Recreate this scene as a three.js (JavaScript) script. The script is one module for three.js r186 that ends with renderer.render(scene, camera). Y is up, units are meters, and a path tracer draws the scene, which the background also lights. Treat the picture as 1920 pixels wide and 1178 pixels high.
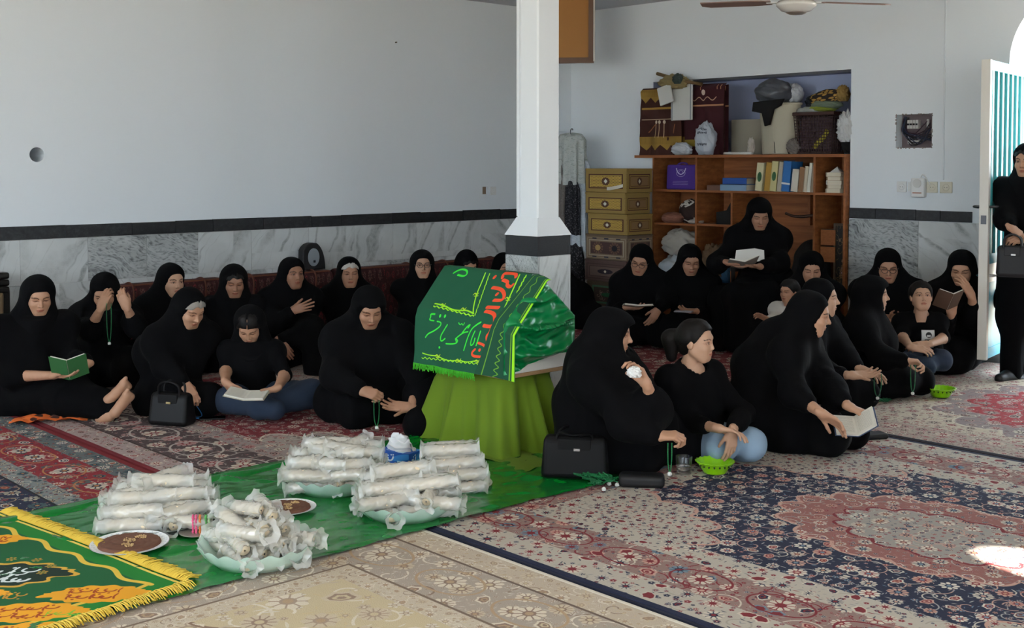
import * as THREE from 'three';
import { mergeGeometries } from 'three/addons/utils/BufferGeometryUtils.js';
import { RoundedBoxGeometry } from 'three/addons/geometries/RoundedBoxGeometry.js';
import { ImprovedNoise } from 'three/addons/math/ImprovedNoise.js';

// ---------------------------------------------------------------- camera, sky, sun, exposure
const scene = new THREE.Scene();
const renderer = new THREE.WebGLRenderer();
renderer.toneMapping = THREE.LinearToneMapping;
renderer.toneMappingExposure = 1.5;
renderer.shadowMap.enabled = true;
const FPX = 2215, PCX = 960, PCY = 395, PITCH = 2.3 * Math.PI / 180;
const CAM = new THREE.Vector3(8.395, 1.5, 8.672);
const camera = new THREE.PerspectiveCamera(2 * Math.atan(589 / FPX) * 180 / Math.PI, 1920 / 1178, 0.05, 200);
camera.setViewOffset(1920, 1178, 0, 589 - PCY, 1920, 1178);
camera.position.copy(CAM);
const FWD = new THREE.Vector3(-0.7306, 0, -0.6828), RGT = new THREE.Vector3(0.6828, 0, -0.7306), UP = new THREE.Vector3(0, 1, 0);
camera.lookAt(CAM.clone().addScaledVector(FWD, Math.cos(PITCH)).addScaledVector(UP, -Math.sin(PITCH)));
scene.add(camera);

scene.background = new THREE.Color(0.77, 0.89, 1.0);          // hazy bright daytime sky
scene.backgroundIntensity = 7.5;
const sun = new THREE.DirectionalLight(0xfff6ea, 42);
sun.position.set(11 + 10, 5.45, 4.3);
sun.target.position.set(11, 0, 4.3);
sun.castShadow = true;
sun.shadow.camera.left = -12; sun.shadow.camera.right = 12; sun.shadow.camera.top = 12; sun.shadow.camera.bottom = -12;
sun.shadow.camera.far = 60; sun.shadow.mapSize.set(2048, 2048);
scene.add(sun, sun.target);

// ---------------------------------------------------------------- helpers
const V = (x, y, z) => new THREE.Vector3(x, y, z);
function rayOf(px, py) {
  const a = (px - PCX) / FPX, b = -(py - PCY) / FPX, c = Math.cos(PITCH), s = Math.sin(PITCH), fw = c + b * s, up = -s + b * c;
  return { d: V(0, up, 0).addScaledVector(FWD, fw).addScaledVector(RGT, a), fw };
}
const at = (px, py, depth) => { const r = rayOf(px, py); return CAM.clone().addScaledVector(r.d, depth / r.fw); };   // point at a given distance
const onFloor = (px, py, h = 0) => { const r = rayOf(px, py); return CAM.clone().addScaledVector(r.d, (h - CAM.y) / r.d.y); };
const onLeft = (px, py, x = 0) => { const r = rayOf(px, py); return CAM.clone().addScaledVector(r.d, (x - CAM.x) / r.d.x); };
const onBack = (px, py, z = 0) => { const r = rayOf(px, py); return CAM.clone().addScaledVector(r.d, (z - CAM.z) / r.d.z); };
const dirv = (r, u, t) => V(0, u, 0).addScaledVector(RGT, r).addScaledVector(FWD, -t).normalize();   // right, up, towards the viewer's side
function rng(seed) { let a = seed >>> 0; return () => { a = (a + 0x6D2B79F5) | 0; let t = Math.imul(a ^ (a >>> 15), 1 | a); t = (t + Math.imul(t ^ (t >>> 7), 61 | t)) ^ t; return ((t ^ (t >>> 14)) >>> 0) / 4294967296; }; }
const PN = new ImprovedNoise();
const noise = (x, y, z = 0) => PN.noise(x + 31.7, y + 17.3, z + 5.1);
const fbm = (x, y, z = 0) => noise(x, y, z) * 0.55 + noise(x * 2.1, y * 2.1, z * 2.1) * 0.3 + noise(x * 4.3, y * 4.3, z * 4.3) * 0.15;
const counts = {};
function numbered(n) { const c = counts[n] = (counts[n] ?? -1) + 1; return c ? n + '_' + String(c).padStart(3, '0') : n; }
function shade(o) { o.castShadow = true; o.receiveShadow = true; return o; }
function mesh(name, geo, mat, parent) { const m = shade(new THREE.Mesh(Array.isArray(geo) ? merge(geo) : geo, mat)); m.name = name; if (parent) parent.add(m); return m; }
function merge(list) {
  const gs = list.map((g) => { let h = g.index ? g.toNonIndexed() : g; for (const k of Object.keys(h.attributes)) if (!['position', 'normal', 'uv'].includes(k)) h.deleteAttribute(k); if (!h.attributes.uv) h.setAttribute('uv', new THREE.BufferAttribute(new Float32Array(h.attributes.position.count * 2), 2)); return h; });
  return mergeGeometries(gs);
}
function thing(name, label, category, pos = [0, 0, 0], turn = 0, group) {
  const o = new THREE.Group(); o.name = numbered(name); o.position.set(...(pos.isVector3 ? pos.toArray() : pos)); o.rotation.y = turn;
  o.userData = { label, category }; if (group) o.userData.group = group; scene.add(o); return o;
}
function single(name, geo, mat, label, category, pos = [0, 0, 0], turn = 0, group) {
  const o = mesh(numbered(name), geo, mat, scene); o.position.set(...(pos.isVector3 ? pos.toArray() : pos)); o.rotation.y = turn;
  o.userData = { label, category }; if (group) o.userData.group = group; return o;
}
function struct(name, geo, mat, label) { const o = mesh(numbered(name), geo, mat, scene); o.userData = { kind: 'structure', label, category: name.split('_')[0] }; return o; }
function box(w, h, d, x = 0, y = 0, z = 0) { const g = new THREE.BoxGeometry(w, h, d); g.translate(x, y, z); return g; }
function box6(x0, x1, y0, y1, z0, z1) { return box(x1 - x0, y1 - y0, z1 - z0, (x0 + x1) / 2, (y0 + y1) / 2, (z0 + z1) / 2); }
function rbox(w, h, d, r, x = 0, y = 0, z = 0, seg = 2) { const g = new RoundedBoxGeometry(w, h, d, seg, Math.min(r, w / 2.01, h / 2.01, d / 2.01)); g.translate(x, y, z); return g; }
function cyl(r0, r1, h, x = 0, y = 0, z = 0, seg = 20) { const g = new THREE.CylinderGeometry(r1, r0, h, seg); g.translate(x, y, z); return g; }
function tube(pts, r, seg = 40, rs = 6, closed = false) { return new THREE.TubeGeometry(new THREE.CatmullRomCurve3(pts.map((p) => p.isVector3 ? p : V(...p)), closed), seg, r, rs, closed); }
function lathe(pts, seg = 48) { return new THREE.LatheGeometry(pts.map((p) => new THREE.Vector2(p[0], p[1])), seg); }
function sheet(nu, nv, fn) {                                     // a surface from fn(u, v) -> Vector3
  const g = new THREE.PlaneGeometry(1, 1, nu, nv), p = g.attributes.position, uv = g.attributes.uv;
  for (let i = 0; i < p.count; i++) { const q = fn(uv.getX(i), uv.getY(i)); p.setXYZ(i, q.x, q.y, q.z); }
  g.computeVertexNormals(); return g;
}
function canvas(w, h) { const c = document.createElement('canvas'); c.width = w; c.height = h; return [c, c.getContext('2d')]; }
function ctex(c, rx, ry) { const t = new THREE.CanvasTexture(c); t.colorSpace = THREE.SRGBColorSpace; t.wrapS = t.wrapT = THREE.RepeatWrapping; if (rx) t.repeat.set(rx, ry); return t; }
function datatex(n, m, fn, srgb = true) {
  const d = new Uint8Array(n * m * 4);
  for (let j = 0; j < m; j++) for (let i = 0; i < n; i++) { const c = fn(i / n, j / m), k = (j * n + i) * 4; for (let q = 0; q < 3; q++) d[k + q] = Math.max(0, Math.min(255, c[q])); d[k + 3] = 255; }
  const t = new THREE.DataTexture(d, n, m); t.magFilter = THREE.LinearFilter; t.minFilter = THREE.LinearMipmapLinearFilter; t.wrapS = t.wrapT = THREE.RepeatWrapping; if (srgb) t.colorSpace = THREE.SRGBColorSpace; t.needsUpdate = true; return t;
}
const mat = (color, roughness = 0.8, o = {}) => new THREE.MeshStandardMaterial({ color, roughness, ...o });
const phys = (color, roughness = 0.6, o = {}) => new THREE.MeshPhysicalMaterial({ color, roughness, ...o });

// ---------------------------------------------------------------- the room
const CEIL = 3.02, XM = 11, ZM = 11.2;
const grain = datatex(256, 256, (u, v) => { const n = 226 + 26 * fbm(u * 40, v * 40) + 18 * fbm(u * 9, v * 9, 3); return [n, n, n]; });
const wallMat = mat(0xe3e9ed, 0.85, { bumpMap: grain, bumpScale: 0.0015 });
const paint = { white: mat(0xf0f1f2, 0.6), cream: mat(0xd8d2c0, 0.6), black: mat(0x0b0b0d, 0.6), lavender: mat(0xaab4d2, 0.85) };
const M = {};
function wallShape(x0, x1, y0, y1, holes, depth) {
  const s = new THREE.Shape([[x0, y0], [x1, y0], [x1, y1], [x0, y1]].map((p) => new THREE.Vector2(...p)));
  for (const h of holes) s.holes.push(h);
  return new THREE.ExtrudeGeometry(s, { depth, bevelEnabled: false, curveSegments: 24 });
}
const rectHole = (x0, x1, y0, y1) => new THREE.Path([[x0, y0], [x0, y1], [x1, y1], [x1, y0]].map((p) => new THREE.Vector2(...p)));
function archHole(x0, x1, y0, ySpring) { const p = new THREE.Path(); p.moveTo(x0, y0); p.lineTo(x0, ySpring); p.absarc((x0 + x1) / 2, ySpring, (x1 - x0) / 2, Math.PI, 0, true); p.lineTo(x1, y0); p.lineTo(x0, y0); return p; }
const roundHole = (x, y, r) => { const p = new THREE.Path(); p.absarc(x, y, r, 0, Math.PI * 2, true); return p; };

{ // floor and ceiling
  const f = struct('floor', box6(-0.3, XM + 0.3, -0.12, 0, -0.6, ZM + 0.3), mat(0x8d8a86, 0.7), 'cement floor under the rugs');
  struct('ceiling', box6(-0.3, XM + 0.3, CEIL, CEIL + 0.15, -0.6, ZM + 0.3), mat(0xc9ccd0, 0.9), 'flat grey painted ceiling');
  struct('ground', box6(-30, 45, -0.4, -0.14, -40, 45), mat(0xb3a690, 0.95), 'pale sunlit yard outside the hall');
}
const niche = { x0: 1.08, x1: 3.19, y1: 2.27, d: 0.42 };
{ // back wall, with the alcove, the arched doorway and the open fuse box
  const g = wallShape(-0.3, XM + 0.3, 0, CEIL, [rectHole(niche.x0, niche.x1, 0.002, niche.y1), archHole(4.5, 5.62, 0.002, 2.24), rectHole(3.595, 3.9, 1.62, 1.885)], 0.28); g.translate(0, 0, -0.28);
  const w = struct('wall_back', g, wallMat, 'pale grey plastered wall with an alcove and an arched doorway');
  const n = niche, al = [box6(n.x0 - 0.06, n.x0, 0, n.y1, -n.d - 0.06, -0.281), box6(n.x1, n.x1 + 0.06, 0, n.y1, -n.d - 0.06, -0.281), box6(n.x0 - 0.06, n.x1 + 0.06, n.y1, n.y1 + 0.06, -n.d - 0.06, -0.281), box6(n.x0 - 0.06, n.x1 + 0.06, 0, n.y1, -n.d - 0.06, -n.d)];
  mesh('alcove_lining', al, paint.lavender, w);
  mesh('alcove_reveal', [box6(n.x0 + 0.0005, n.x0 + 0.003, 0.003, n.y1 - .003, -0.28, -0.003), box6(n.x1 - 0.003, n.x1 - 0.0005, 0.003, n.y1 - .003, -0.28, -0.003)], paint.lavender, w);
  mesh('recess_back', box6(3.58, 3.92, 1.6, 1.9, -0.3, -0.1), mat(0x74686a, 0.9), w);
  mesh('wall_conduit', tube([[4.0, 1.37, 0.004], [4.0, 2.2, 0.004], [4.0, 3.0, 0.004]], 0.006, 4, 6), wallMat, w);
}
{ // left wall with a round flue hole
  const g = wallShape(-0.3, ZM + 0.3, 0, CEIL, [roundHole(5.42, 1.56, 0.052), rectHole(1.14, 1.21, 1.205, 1.275)], 0.28); g.rotateY(-Math.PI / 2); 
  const w = struct('wall_left', g, wallMat, 'long pale grey plastered wall');
  mesh('flue_lining', [box6(-0.75, -0.7, 1.48, 1.64, 5.34, 5.5), new THREE.CylinderGeometry(0.055, 0.055, 0.72, 24, 1, true).rotateZ(Math.PI / 2).translate(-0.38, 1.56, 5.42)], mat(0xb3aca2, 0.95, { side: THREE.DoubleSide }), w);
  mesh('socket_hole', box6(-0.1, -0.03, 1.19, 1.29, 1.12, 1.23), mat(0x94836f, 0.95), w);
  mesh('nail', cyl(0.006, 0.006, 0.02, 0, 0, 0, 8).rotateZ(Math.PI / 2).translate(0.008, 2.57, 2.24), mat(0x5a4a3a, 0.9), w);
}
const winMat = mat(0xcfd3d6, 0.5, { metalness: 0.1 });
const paneMat = phys(0xffffff, 0.02, { transmission: 1, thickness: 0 });
let winN = 0;
function windowIn(wallAxis, a0, a1, y0, y1, bars) {             // a glazed frame in the wall x = XM or z = ZM
  const w = new THREE.Group(); w.name = 'window_' + (++winN); w.userData = { kind: 'structure', label: 'metal framed window with clear panes', category: 'window' }; scene.add(w);
  const put = (p0, p1, q0, q1, t) => wallAxis === 'x' ? box6(XM + 0.1 - t, XM + 0.1 + t, q0, q1, p0, p1) : box6(p0, p1, q0, q1, ZM + 0.1 - t, ZM + 0.1 + t);
  const fr = [put(a0, a1, y0, y0 + 0.05, 0.025), put(a0, a1, y1 - 0.05, y1, 0.025), put(a0, a0 + 0.05, y0, y1, 0.025), put(a1 - 0.05, a1, y0, y1, 0.025)];
  for (let k = 1; k < bars; k++) { const c = a0 + (a1 - a0) * k / bars; fr.push(put(c - 0.025, c + 0.025, y0, y1, 0.024)); }
  mesh('window_frame', fr, winMat, w);
  for (let k = 0; k < bars; k++) mesh('pane', put(a0 + (a1 - a0) * k / bars + 0.01, a0 + (a1 - a0) * (k + 1) / bars - 0.01, y0 + 0.01, y1 - 0.01, 0.002), paneMat, w);
}
{ // the two walls behind the photographer, with the windows that light the hall
  const WX = [[6.2, 8.6, 0.8, 2.75], [9.2, 10.8, 0.8, 2.75]];
  const g = wallShape(-0.3, ZM + 0.3, 0, CEIL, [archHole(4.13, 4.45, 0.7, 2.54), ...WX.map((w) => rectHole(...w))], 0.28); g.rotateY(-Math.PI / 2); g.translate(XM + 0.28, 0, 0);
  struct('wall_right', g, wallMat, 'plastered wall with tall windows');
  for (const w of WX) windowIn('x', ...w, 3);
  const WZ = [[1.2, 3.6, 0.8, 2.75], [4.6, 7.0, 0.8, 2.75]];
  const h = wallShape(-0.3, XM + 0.3, 0, CEIL, WZ.map((w) => rectHole(...w)), 0.28); h.translate(0, 0, ZM);
  struct('wall_front', h, wallMat, 'plastered wall with wide windows');
  for (const w of WZ) windowIn('z', ...w, 3);
}
// marble wainscot, tile by tile
const marble = [0, 1, 2, 3].map((k) => datatex(384, 384, (u, v) => {
  const th = [0.95, -0.8, 1.25, -0.35][k], x = u * 3 + k * 7.3, y = v * 3, w = 0.35 * fbm(x * 0.9, y * 0.9, k), a = (x * Math.sin(th) - y * Math.cos(th)) + w, b = x * Math.cos(th) + y * Math.sin(th);
  const broad = Math.max(0, noise(a * 2.3, b * 0.3, k) - 0.08), streak = Math.max(0, noise(a * 7, b * 0.5, k + 5) - 0.28) * 1.6, thin = Math.max(0, 0.045 - Math.abs(noise(a * 3.1, b * 0.55, k + 11))) * 9, sp = 0.55 + 1.1 * Math.abs(fbm(x * 22, y * 22, 2)) + 0.5 * noise(x * 9, y * 9, 6);
  const d = (broad * 105 + streak * 120 + thin * 62 * (0.3 + Math.abs(noise(b * 2, a * 2, 3)) * 1.6)) * sp + (k === 3 ? 22 + Math.max(0, fbm(a * 26, b * 7, 4)) * 150 : 0);
  const g = 205 + 14 * fbm(x * 1.5, y * 1.5, 7) - d; return [g - 3, g, g - 1];
}));
const marbleMat = marble.map((m) => phys(0xffffff, 0.32, { map: m }));
const blackTex = datatex(256, 256, (u, v) => { const n = 38 + 26 * fbm(u * 20, v * 20) + 30 * Math.max(0, fbm(u * 60, v * 60, 3)); return [n, n + 2, n + 5]; });
const blackTile = [mat(0xffffff, 0.45, { map: blackTex }), mat(0xbfc3c6, 0.5, { map: blackTex })];
const groutMat = mat(0xb3b3ae, 0.9);
function tileRun(host, axis, a0, a1, y0, y1, seed, widths, black, off = 0) {
  const R = rng(seed); let a = a0;
  while (a < a1 - 0.02) {
    let w = Math.min(widths[0] + R() * (widths[1] - widths[0]), a1 - a); if (a1 - a - w < 0.08) w = a1 - a;
    const g = black ? 0.003 : 0.001, top = black ? y1 - R() * 0.008 : y1, t = 0.014 + R() * 0.003, geo = axis === 'x' ? box6(off, off + t, y0 + g, top - g, a + g, a + w - g) : box6(a + g, a + w - g, y0 + g, top - g, off, off + t);
    const uv = geo.attributes.uv, du = R(), dv = R(); for (let i = 0; i < uv.count; i++) uv.setXY(i, uv.getX(i) * w / 0.9 + du, uv.getY(i) * (y1 - y0) / 0.9 + dv);
    mesh(black ? 'black_tile' : 'marble_tile', geo, black ? blackTile[R() < 0.25 ? 1 : 0] : marbleMat[R() < 0.16 ? 3 : Math.floor(R() * 3)], host); a += w;
  }
}
{
  const h = struct('trim_1', box6(0.0005, 0.006, 0, 1.055, 0.02, ZM), groutMat, 'marble wainscot with a black tile band along the long wall');
  tileRun(h, 'x', 0.02, 9.5, 0.96, 1.062, 5, [0.22, 0.6], true, 0.004);
  tileRun(h, 'x', 0.02, 9.5, 0.64, 0.96, 6, [0.36, 0.62], false, 0.003);
  tileRun(h, 'x', 0.02, 9.5, 0.32, 0.64, 7, [0.4, 0.6], false, 0.003);
  tileRun(h, 'x', 0.02, 9.5, 0.0, 0.32, 8, [0.4, 0.6], false, 0.003);
  const b = struct('trim_2', [box6(3.2, 4.48, 0, 1.04, 0.0005, 0.006), box6(0.03, 1.06, 0, 1.04, 0.0005, 0.006)], groutMat, 'marble wainscot with a black tile band beside the alcove');
  tileRun(b, 'z', 3.195, 4.24, 1.045, 1.14, 15, [0.2, 0.36], true, 0.004);
  tileRun(b, 'z', 3.195, 4.49, 0.52, 1.045, 13, [0.55, 0.66], false, 0.003);
  tileRun(b, 'z', 3.195, 4.49, 0, 0.52, 14, [0.55, 0.66], false, 0.003);
  tileRun(b, 'z', 0.03, 1.07, 0.52, 1.045, 16, [0.4, 0.5], false, 0.003);
}
{ // the square column
  const c = at(1008, 447, 6.5), s = 0.262, o = V(c.x - s / 2, 0, c.z - s / 2);
  const t = new THREE.Group(); t.name = 'column'; t.position.copy(o); t.userData = { kind: 'structure', label: 'white square column on a marble clad foot', category: 'column' }; scene.add(t);
  const sh = 0.172, white = mat(0xd9dee1, 0.55);
  const sq = (w, b) => { const p = [], h = w / 2; for (const [x, z] of [[1, 1], [-1, 1], [-1, -1], [1, -1]]) { const f = x * z > 0; p.push(f ? [x * h, z * (h - b)] : [x * (h - b), z * h], f ? [x * (h - b), z * h] : [x * h, z * (h - b)]); } return new THREE.Shape(p.map((q) => new THREE.Vector2(...q))); };
  const ex = new THREE.ExtrudeGeometry(sq(sh, 0.008), { depth: CEIL - 1.19, bevelEnabled: false }); ex.rotateX(-Math.PI / 2); ex.translate(0, 1.19, 0); mesh('shaft', ex, white, t);
  mesh('shaft_strip', [box6(-sh / 2 + 0.004, -sh / 2 + 0.03, 1.2, CEIL, sh / 2 - 0.001, sh / 2 + 0.004), box6(-sh / 2 + 0.034, -sh / 2 + 0.038, 1.2, CEIL, sh / 2 - 0.001, sh / 2 + 0.003)], white, t);
  const cg = new THREE.CylinderGeometry(sh / Math.SQRT2, s / Math.SQRT2 + 0.006, 0.10, 4); cg.rotateY(Math.PI / 4); cg.translate(0, 1.145, 0); mesh('sloped_collar', cg.toNonIndexed(), white, t).geometry.computeVertexNormals();
  mesh('foot_core', box(s - 0.03, 1.09, s - 0.03, 0, 0.545, 0), groutMat, t);
  const wh = s / 2 - 0.001;
  for (const [ax, sg] of [['x', 1], ['z', 1], ['x', -1], ['z', -1]]) {
    const piece = (n, y0, y1, m, e) => { const q = ax === 'x' ? box6(sg > 0 ? wh - 0.016 : -wh, sg > 0 ? wh : -wh + 0.016, y0, y1, -wh + e, wh - e) : box6(-wh, wh, y0, y1, sg > 0 ? wh - 0.016 : -wh, sg > 0 ? wh : -wh + 0.016); mesh(n, q, m, t); };
    piece('black_tile', 0.985, 1.092, blackTile[1], 0.017); piece('marble_tile', 0.5, 0.983, marbleMat[sg > 0 ? (ax === 'x' ? 0 : 3) : 1], 0.017); piece('marble_tile', 0.0, 0.498, marbleMat[1], 0.017);
  }
}

// ---------------------------------------------------------------- rugs
function rosette(c, x, y, r, cols, R, n) {
  n = n || 8; const a0 = R() * 6;
  c.fillStyle = cols[0]; c.beginPath(); for (let k = 0; k < n; k++) { const a = a0 + k / n * 6.2832; c.moveTo(x, y); c.ellipse(x + Math.cos(a) * r * 0.6, y + Math.sin(a) * r * 0.6, r * 0.46, r * 0.27, a, 0, 6.2832); } c.fill();
  c.lineWidth = Math.max(1.5, r * 0.09); c.strokeStyle = cols[1]; for (let k = 0; k < n; k++) { const a = a0 + (k + 0.5) / n * 6.2832; c.beginPath(); c.moveTo(x + Math.cos(a) * r * 0.3, y + Math.sin(a) * r * 0.3); c.lineTo(x + Math.cos(a) * r * 0.9, y + Math.sin(a) * r * 0.9); c.stroke(); }
  c.fillStyle = cols[1]; c.beginPath(); c.arc(x, y, r * 0.42, 0, 7); c.fill(); c.fillStyle = cols[2]; c.beginPath(); c.arc(x, y, r * 0.26, 0, 7); c.fill();
}
function palmette(c, x, y, r, a, cols) {
  c.save(); c.translate(x, y); c.rotate(a);
  const fan = (s, col) => { c.fillStyle = col; c.beginPath(); c.moveTo(0, r * 0.5 * s); for (let k = 0; k <= 8; k++) { const t = -1.9 + k / 8 * 3.8, q = s * r * (k % 2 ? 1.05 : 0.86); c.lineTo(Math.sin(t) * q, -Math.cos(t) * q * 0.95); } c.closePath(); c.fill(); };
  fan(1, cols[0]); fan(0.72, cols[1]); fan(0.48, cols[2]); fan(0.26, cols[1]); c.restore();
}
function leafs(c, x, y, r, a, col) { c.save(); c.translate(x, y); c.rotate(a); c.fillStyle = col; c.beginPath(); c.moveTo(-r, 0); c.quadraticCurveTo(0, -r * 0.55, r, 0); c.quadraticCurveTo(0, r * 0.2, -r, 0); c.fill(); c.restore(); }
function curl(c, x, y, r, a, col, w) { c.strokeStyle = col; c.lineWidth = w; c.beginPath(); for (let k = 0; k <= 26; k++) { const t = k / 26, q = r * (1 - t * 0.85), an = a + t * 5.2; const X = x + Math.cos(an) * q, Y = y + Math.sin(an) * q; k ? c.lineTo(X, Y) : c.moveTo(X, Y); } c.stroke(); }
const pick = (R, l) => l[Math.floor(R() * l.length)];
function scatter(c, x0, y0, x1, y1, step, R, P, o = {}) {       // flowers, leaves and tendrils over a rectangle
  const vw = step * (o.vine ?? 0.05);
  for (let y = y0 + step / 2; y < y1 + step / 2; y += step) for (let x = x0 + step / 2; x < x1 + step / 2; x += step) if (R() < 0.8) curl(c, x + (R() - 0.5) * step, y + (R() - 0.5) * step, step * (0.35 + R() * 0.35), R() * 6.3, pick(R, P.vine), vw);
  const s2 = step * (o.leafStep ?? 0.3); for (let y = y0; y < y1 + s2; y += s2) for (let x = x0; x < x1 + s2; x += s2) { const r = s2 * (0.26 + R() * 0.25), X = x + (R() - .5) * s2, Y = y + (R() - .5) * s2; if (R() < 0.55) leafs(c, X, Y, r, R() * 6.3, pick(R, P.leaf)); else rosette(c, X, Y, r * 0.8, [pick(R, P.leaf), pick(R, P.dark), pick(R, P.bright)], R, 5); }
  let row = 0; for (let y = y0 + step * 0.4; y < y1 + step * .3; y += step * 0.8, row++) for (let x = x0 + step * (row % 2 ? 0.15 : 0.6); x < x1 + step * .3; x += step) { const X = x + (R() - .5) * step * .25, Y = y + (R() - .5) * step * .25, r = step * (0.2 + R() * 0.14); R() < 0.6 ? rosette(c, X, Y, r, [pick(R, P.bright), pick(R, P.dark), pick(R, P.accent)], R, 8 + Math.floor(R() * 5)) : palmette(c, X, Y, r, R() * 6.3, [pick(R, P.bright), pick(R, P.dark), pick(R, P.accent)]); }
}
function rugTexture(L, W, seed, S) {                              // L along x, W along y, metres; four mirrored quarters
  const pw = 1024, k = pw / (L / 2), ph = Math.round(W / 2 * k), [q, c] = canvas(pw, ph), R = rng(seed);
  const lobed = (cx, cy, rx, ry, n, am, ph0 = 0) => { c.beginPath(); for (let i = 0; i <= 240; i++) { const a = i / 240 * 6.2832, m = 1 + am * Math.abs(Math.sin(a * n / 2 + ph0)) - am * 0.5; const X = cx + Math.cos(a) * rx * m, Y = cy + Math.sin(a) * ry * m; i ? c.lineTo(X, Y) : c.moveTo(X, Y); } c.closePath(); };
  c.fillStyle = S.bands[0][1]; c.fillRect(0, 0, pw, ph);
  let d = 0; for (const [w, col, kind, P] of S.bands) {           // bands from the edge inwards
    const a = d * k, b = (d + w) * k; c.fillStyle = col; c.fillRect(a, a, pw - a, ph - a);
    if (P) { c.save(); c.beginPath(); c.rect(a, a, pw - a, ph - a); c.rect(b, b, pw - b, ph - b); c.clip('evenodd'); const st = kind === 'big' ? w * k * 0.5 : w * k * 0.72; scatter(c, a, a, pw, b, st, R, P, { leafStep: kind === 'big' ? 0.2 : 0.27 }); scatter(c, a, b, b, ph, st, R, P, { leafStep: kind === 'big' ? 0.2 : 0.27 });
      if (kind === 'big') { for (let x = a + w * k; x < pw + 99; x += w * k * 1.35) { c.strokeStyle = P.accent[0]; c.lineWidth = w * k * 0.035; c.beginPath(); c.ellipse(x, (a + b) / 2, w * k * 0.5, w * k * 0.33, 0, 0, 7); c.stroke(); rosette(c, x, (a + b) / 2, w * k * 0.19, [P.bright[0], P.dark[0], P.accent[0]], R, 10); } for (let y = a + w * k * 1.5; y < ph + 99; y += w * k * 1.35) { c.strokeStyle = P.accent[0]; c.beginPath(); c.ellipse((a + b) / 2, y, w * k * 0.33, w * k * 0.5, 0, 0, 7); c.stroke(); rosette(c, (a + b) / 2, y, w * k * 0.19, [P.bright[0], P.dark[0], P.accent[0]], R, 10); } }
      c.restore(); }
    d += w;
  }
  const e = d * k; c.fillStyle = S.field; c.fillRect(e, e, pw - e, ph - e);
  c.save(); c.beginPath(); c.rect(e, e, pw, ph); c.clip(); scatter(c, e, e, pw, ph, S.step * k, R, S.P);
  if (S.corner) { lobed(e, e, S.corner[0] * k, S.corner[1] * k, 14, 0.16); c.fillStyle = S.corner[2]; c.fill(); c.lineWidth = 0.018 * k; c.strokeStyle = S.corner[3]; c.stroke(); c.save(); c.clip(); scatter(c, e, e, e + S.corner[0] * k * 1.1, e + S.corner[1] * k * 1.1, S.step * k * (S.corner[5] || 0.8), R, S.corner[4]); c.restore(); }
  if (S.medal) for (const [rx, ry, col, line, P, st] of S.medal) { lobed(pw, ph, rx * k, ry * k, 16, 0.13, 0.2); c.fillStyle = col; c.fill(); c.lineWidth = 0.016 * k; c.strokeStyle = line; c.stroke(); c.save(); c.clip(); scatter(c, pw - rx * k * 1.1, ph - ry * k * 1.1, pw, ph, (st || S.step) * k, R, P); c.restore(); }
  c.restore();
  const [f, g] = canvas(pw * 2, Math.min(2048, ph * 2));
  for (const [sx, sy] of [[1, 1], [-1, 1], [1, -1], [-1, -1]]) { g.save(); g.translate(pw, f.height / 2); g.scale(sx, sy); g.drawImage(q, -pw, -f.height / 2, pw, f.height / 2); g.restore(); }
  return ctex(f);
}
const pileTex = datatex(256, 256, (u, v) => { const n = 128 + 110 * fbm(u * 60, v * 60); return [n, n, n]; }, false); pileTex.repeat.set(14, 10);
function rug(name, x0, x1, z0, z1, S, label, hgt = 0.012) {
  const w = x1 - x0, l = z1 - z0, g = rbox(w, hgt, l, 0.004), p = g.attributes.position, uv = g.attributes.uv;
  for (let i = 0; i < p.count; i++) uv.setXY(i, p.getX(i) / w + 0.5, 0.5 - p.getZ(i) / l);
  const m = mat(0xffffff, 0.95, { map: rugTexture(w, l, S.seed, S), bumpMap: pileTex, bumpScale: 0.003 });
  const t = thing(name, label, 'rug', [(x0 + x1) / 2, 0.0005, (z0 + z1) / 2]); mesh('pile', g.translate(0, hgt / 2, 0), m, t);
  for (const s of [1, -1]) mesh('selvedge', box(w - 0.01, hgt * 0.8, 0.016, 0, hgt * 0.4, s * (l / 2 + 0.004)), mat(S.edge, 0.95), t);
  return t;
}
const C = { cream: '#cfc4b2', grey: '#a9a49d', pink: '#c79c8b', navy: '#161d3a', ink: '#20202c', wine: '#7c1f28', red: '#9a2a33', blue: '#6f8796', brown: '#3a2826', rose: '#b08a85', teal: '#47605f' };
const PF = { bright: [C.cream, C.pink, '#d9d0bf', C.cream], dark: [C.wine, C.navy, '#6a3a3a'], accent: [C.pink, '#c08d70', C.blue], leaf: [C.cream, C.grey, C.pink, C.blue, C.grey], vine: [C.cream, C.pink, C.grey] };
const PB = { bright: [C.cream, C.blue, C.pink], dark: [C.navy, C.wine], accent: [C.pink, C.cream], leaf: [C.wine, C.cream, C.grey, C.navy], vine: [C.cream, C.pink] };
const PV = { bright: [C.cream, C.blue, C.pink], dark: [C.wine, C.wine, C.navy], accent: [C.wine, C.pink], leaf: [C.wine, '#8a2a34', C.cream, C.grey, '#b3a699', C.wine], vine: [C.wine, C.wine, C.cream] };
const PW = { bright: ['#bfb6a8', C.cream], dark: [C.navy, C.wine], accent: [C.wine], leaf: ['#8d8a8c', C.navy, '#b8ae9f', C.wine], vine: ['#b8ae9f', '#a59c90'] };
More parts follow.
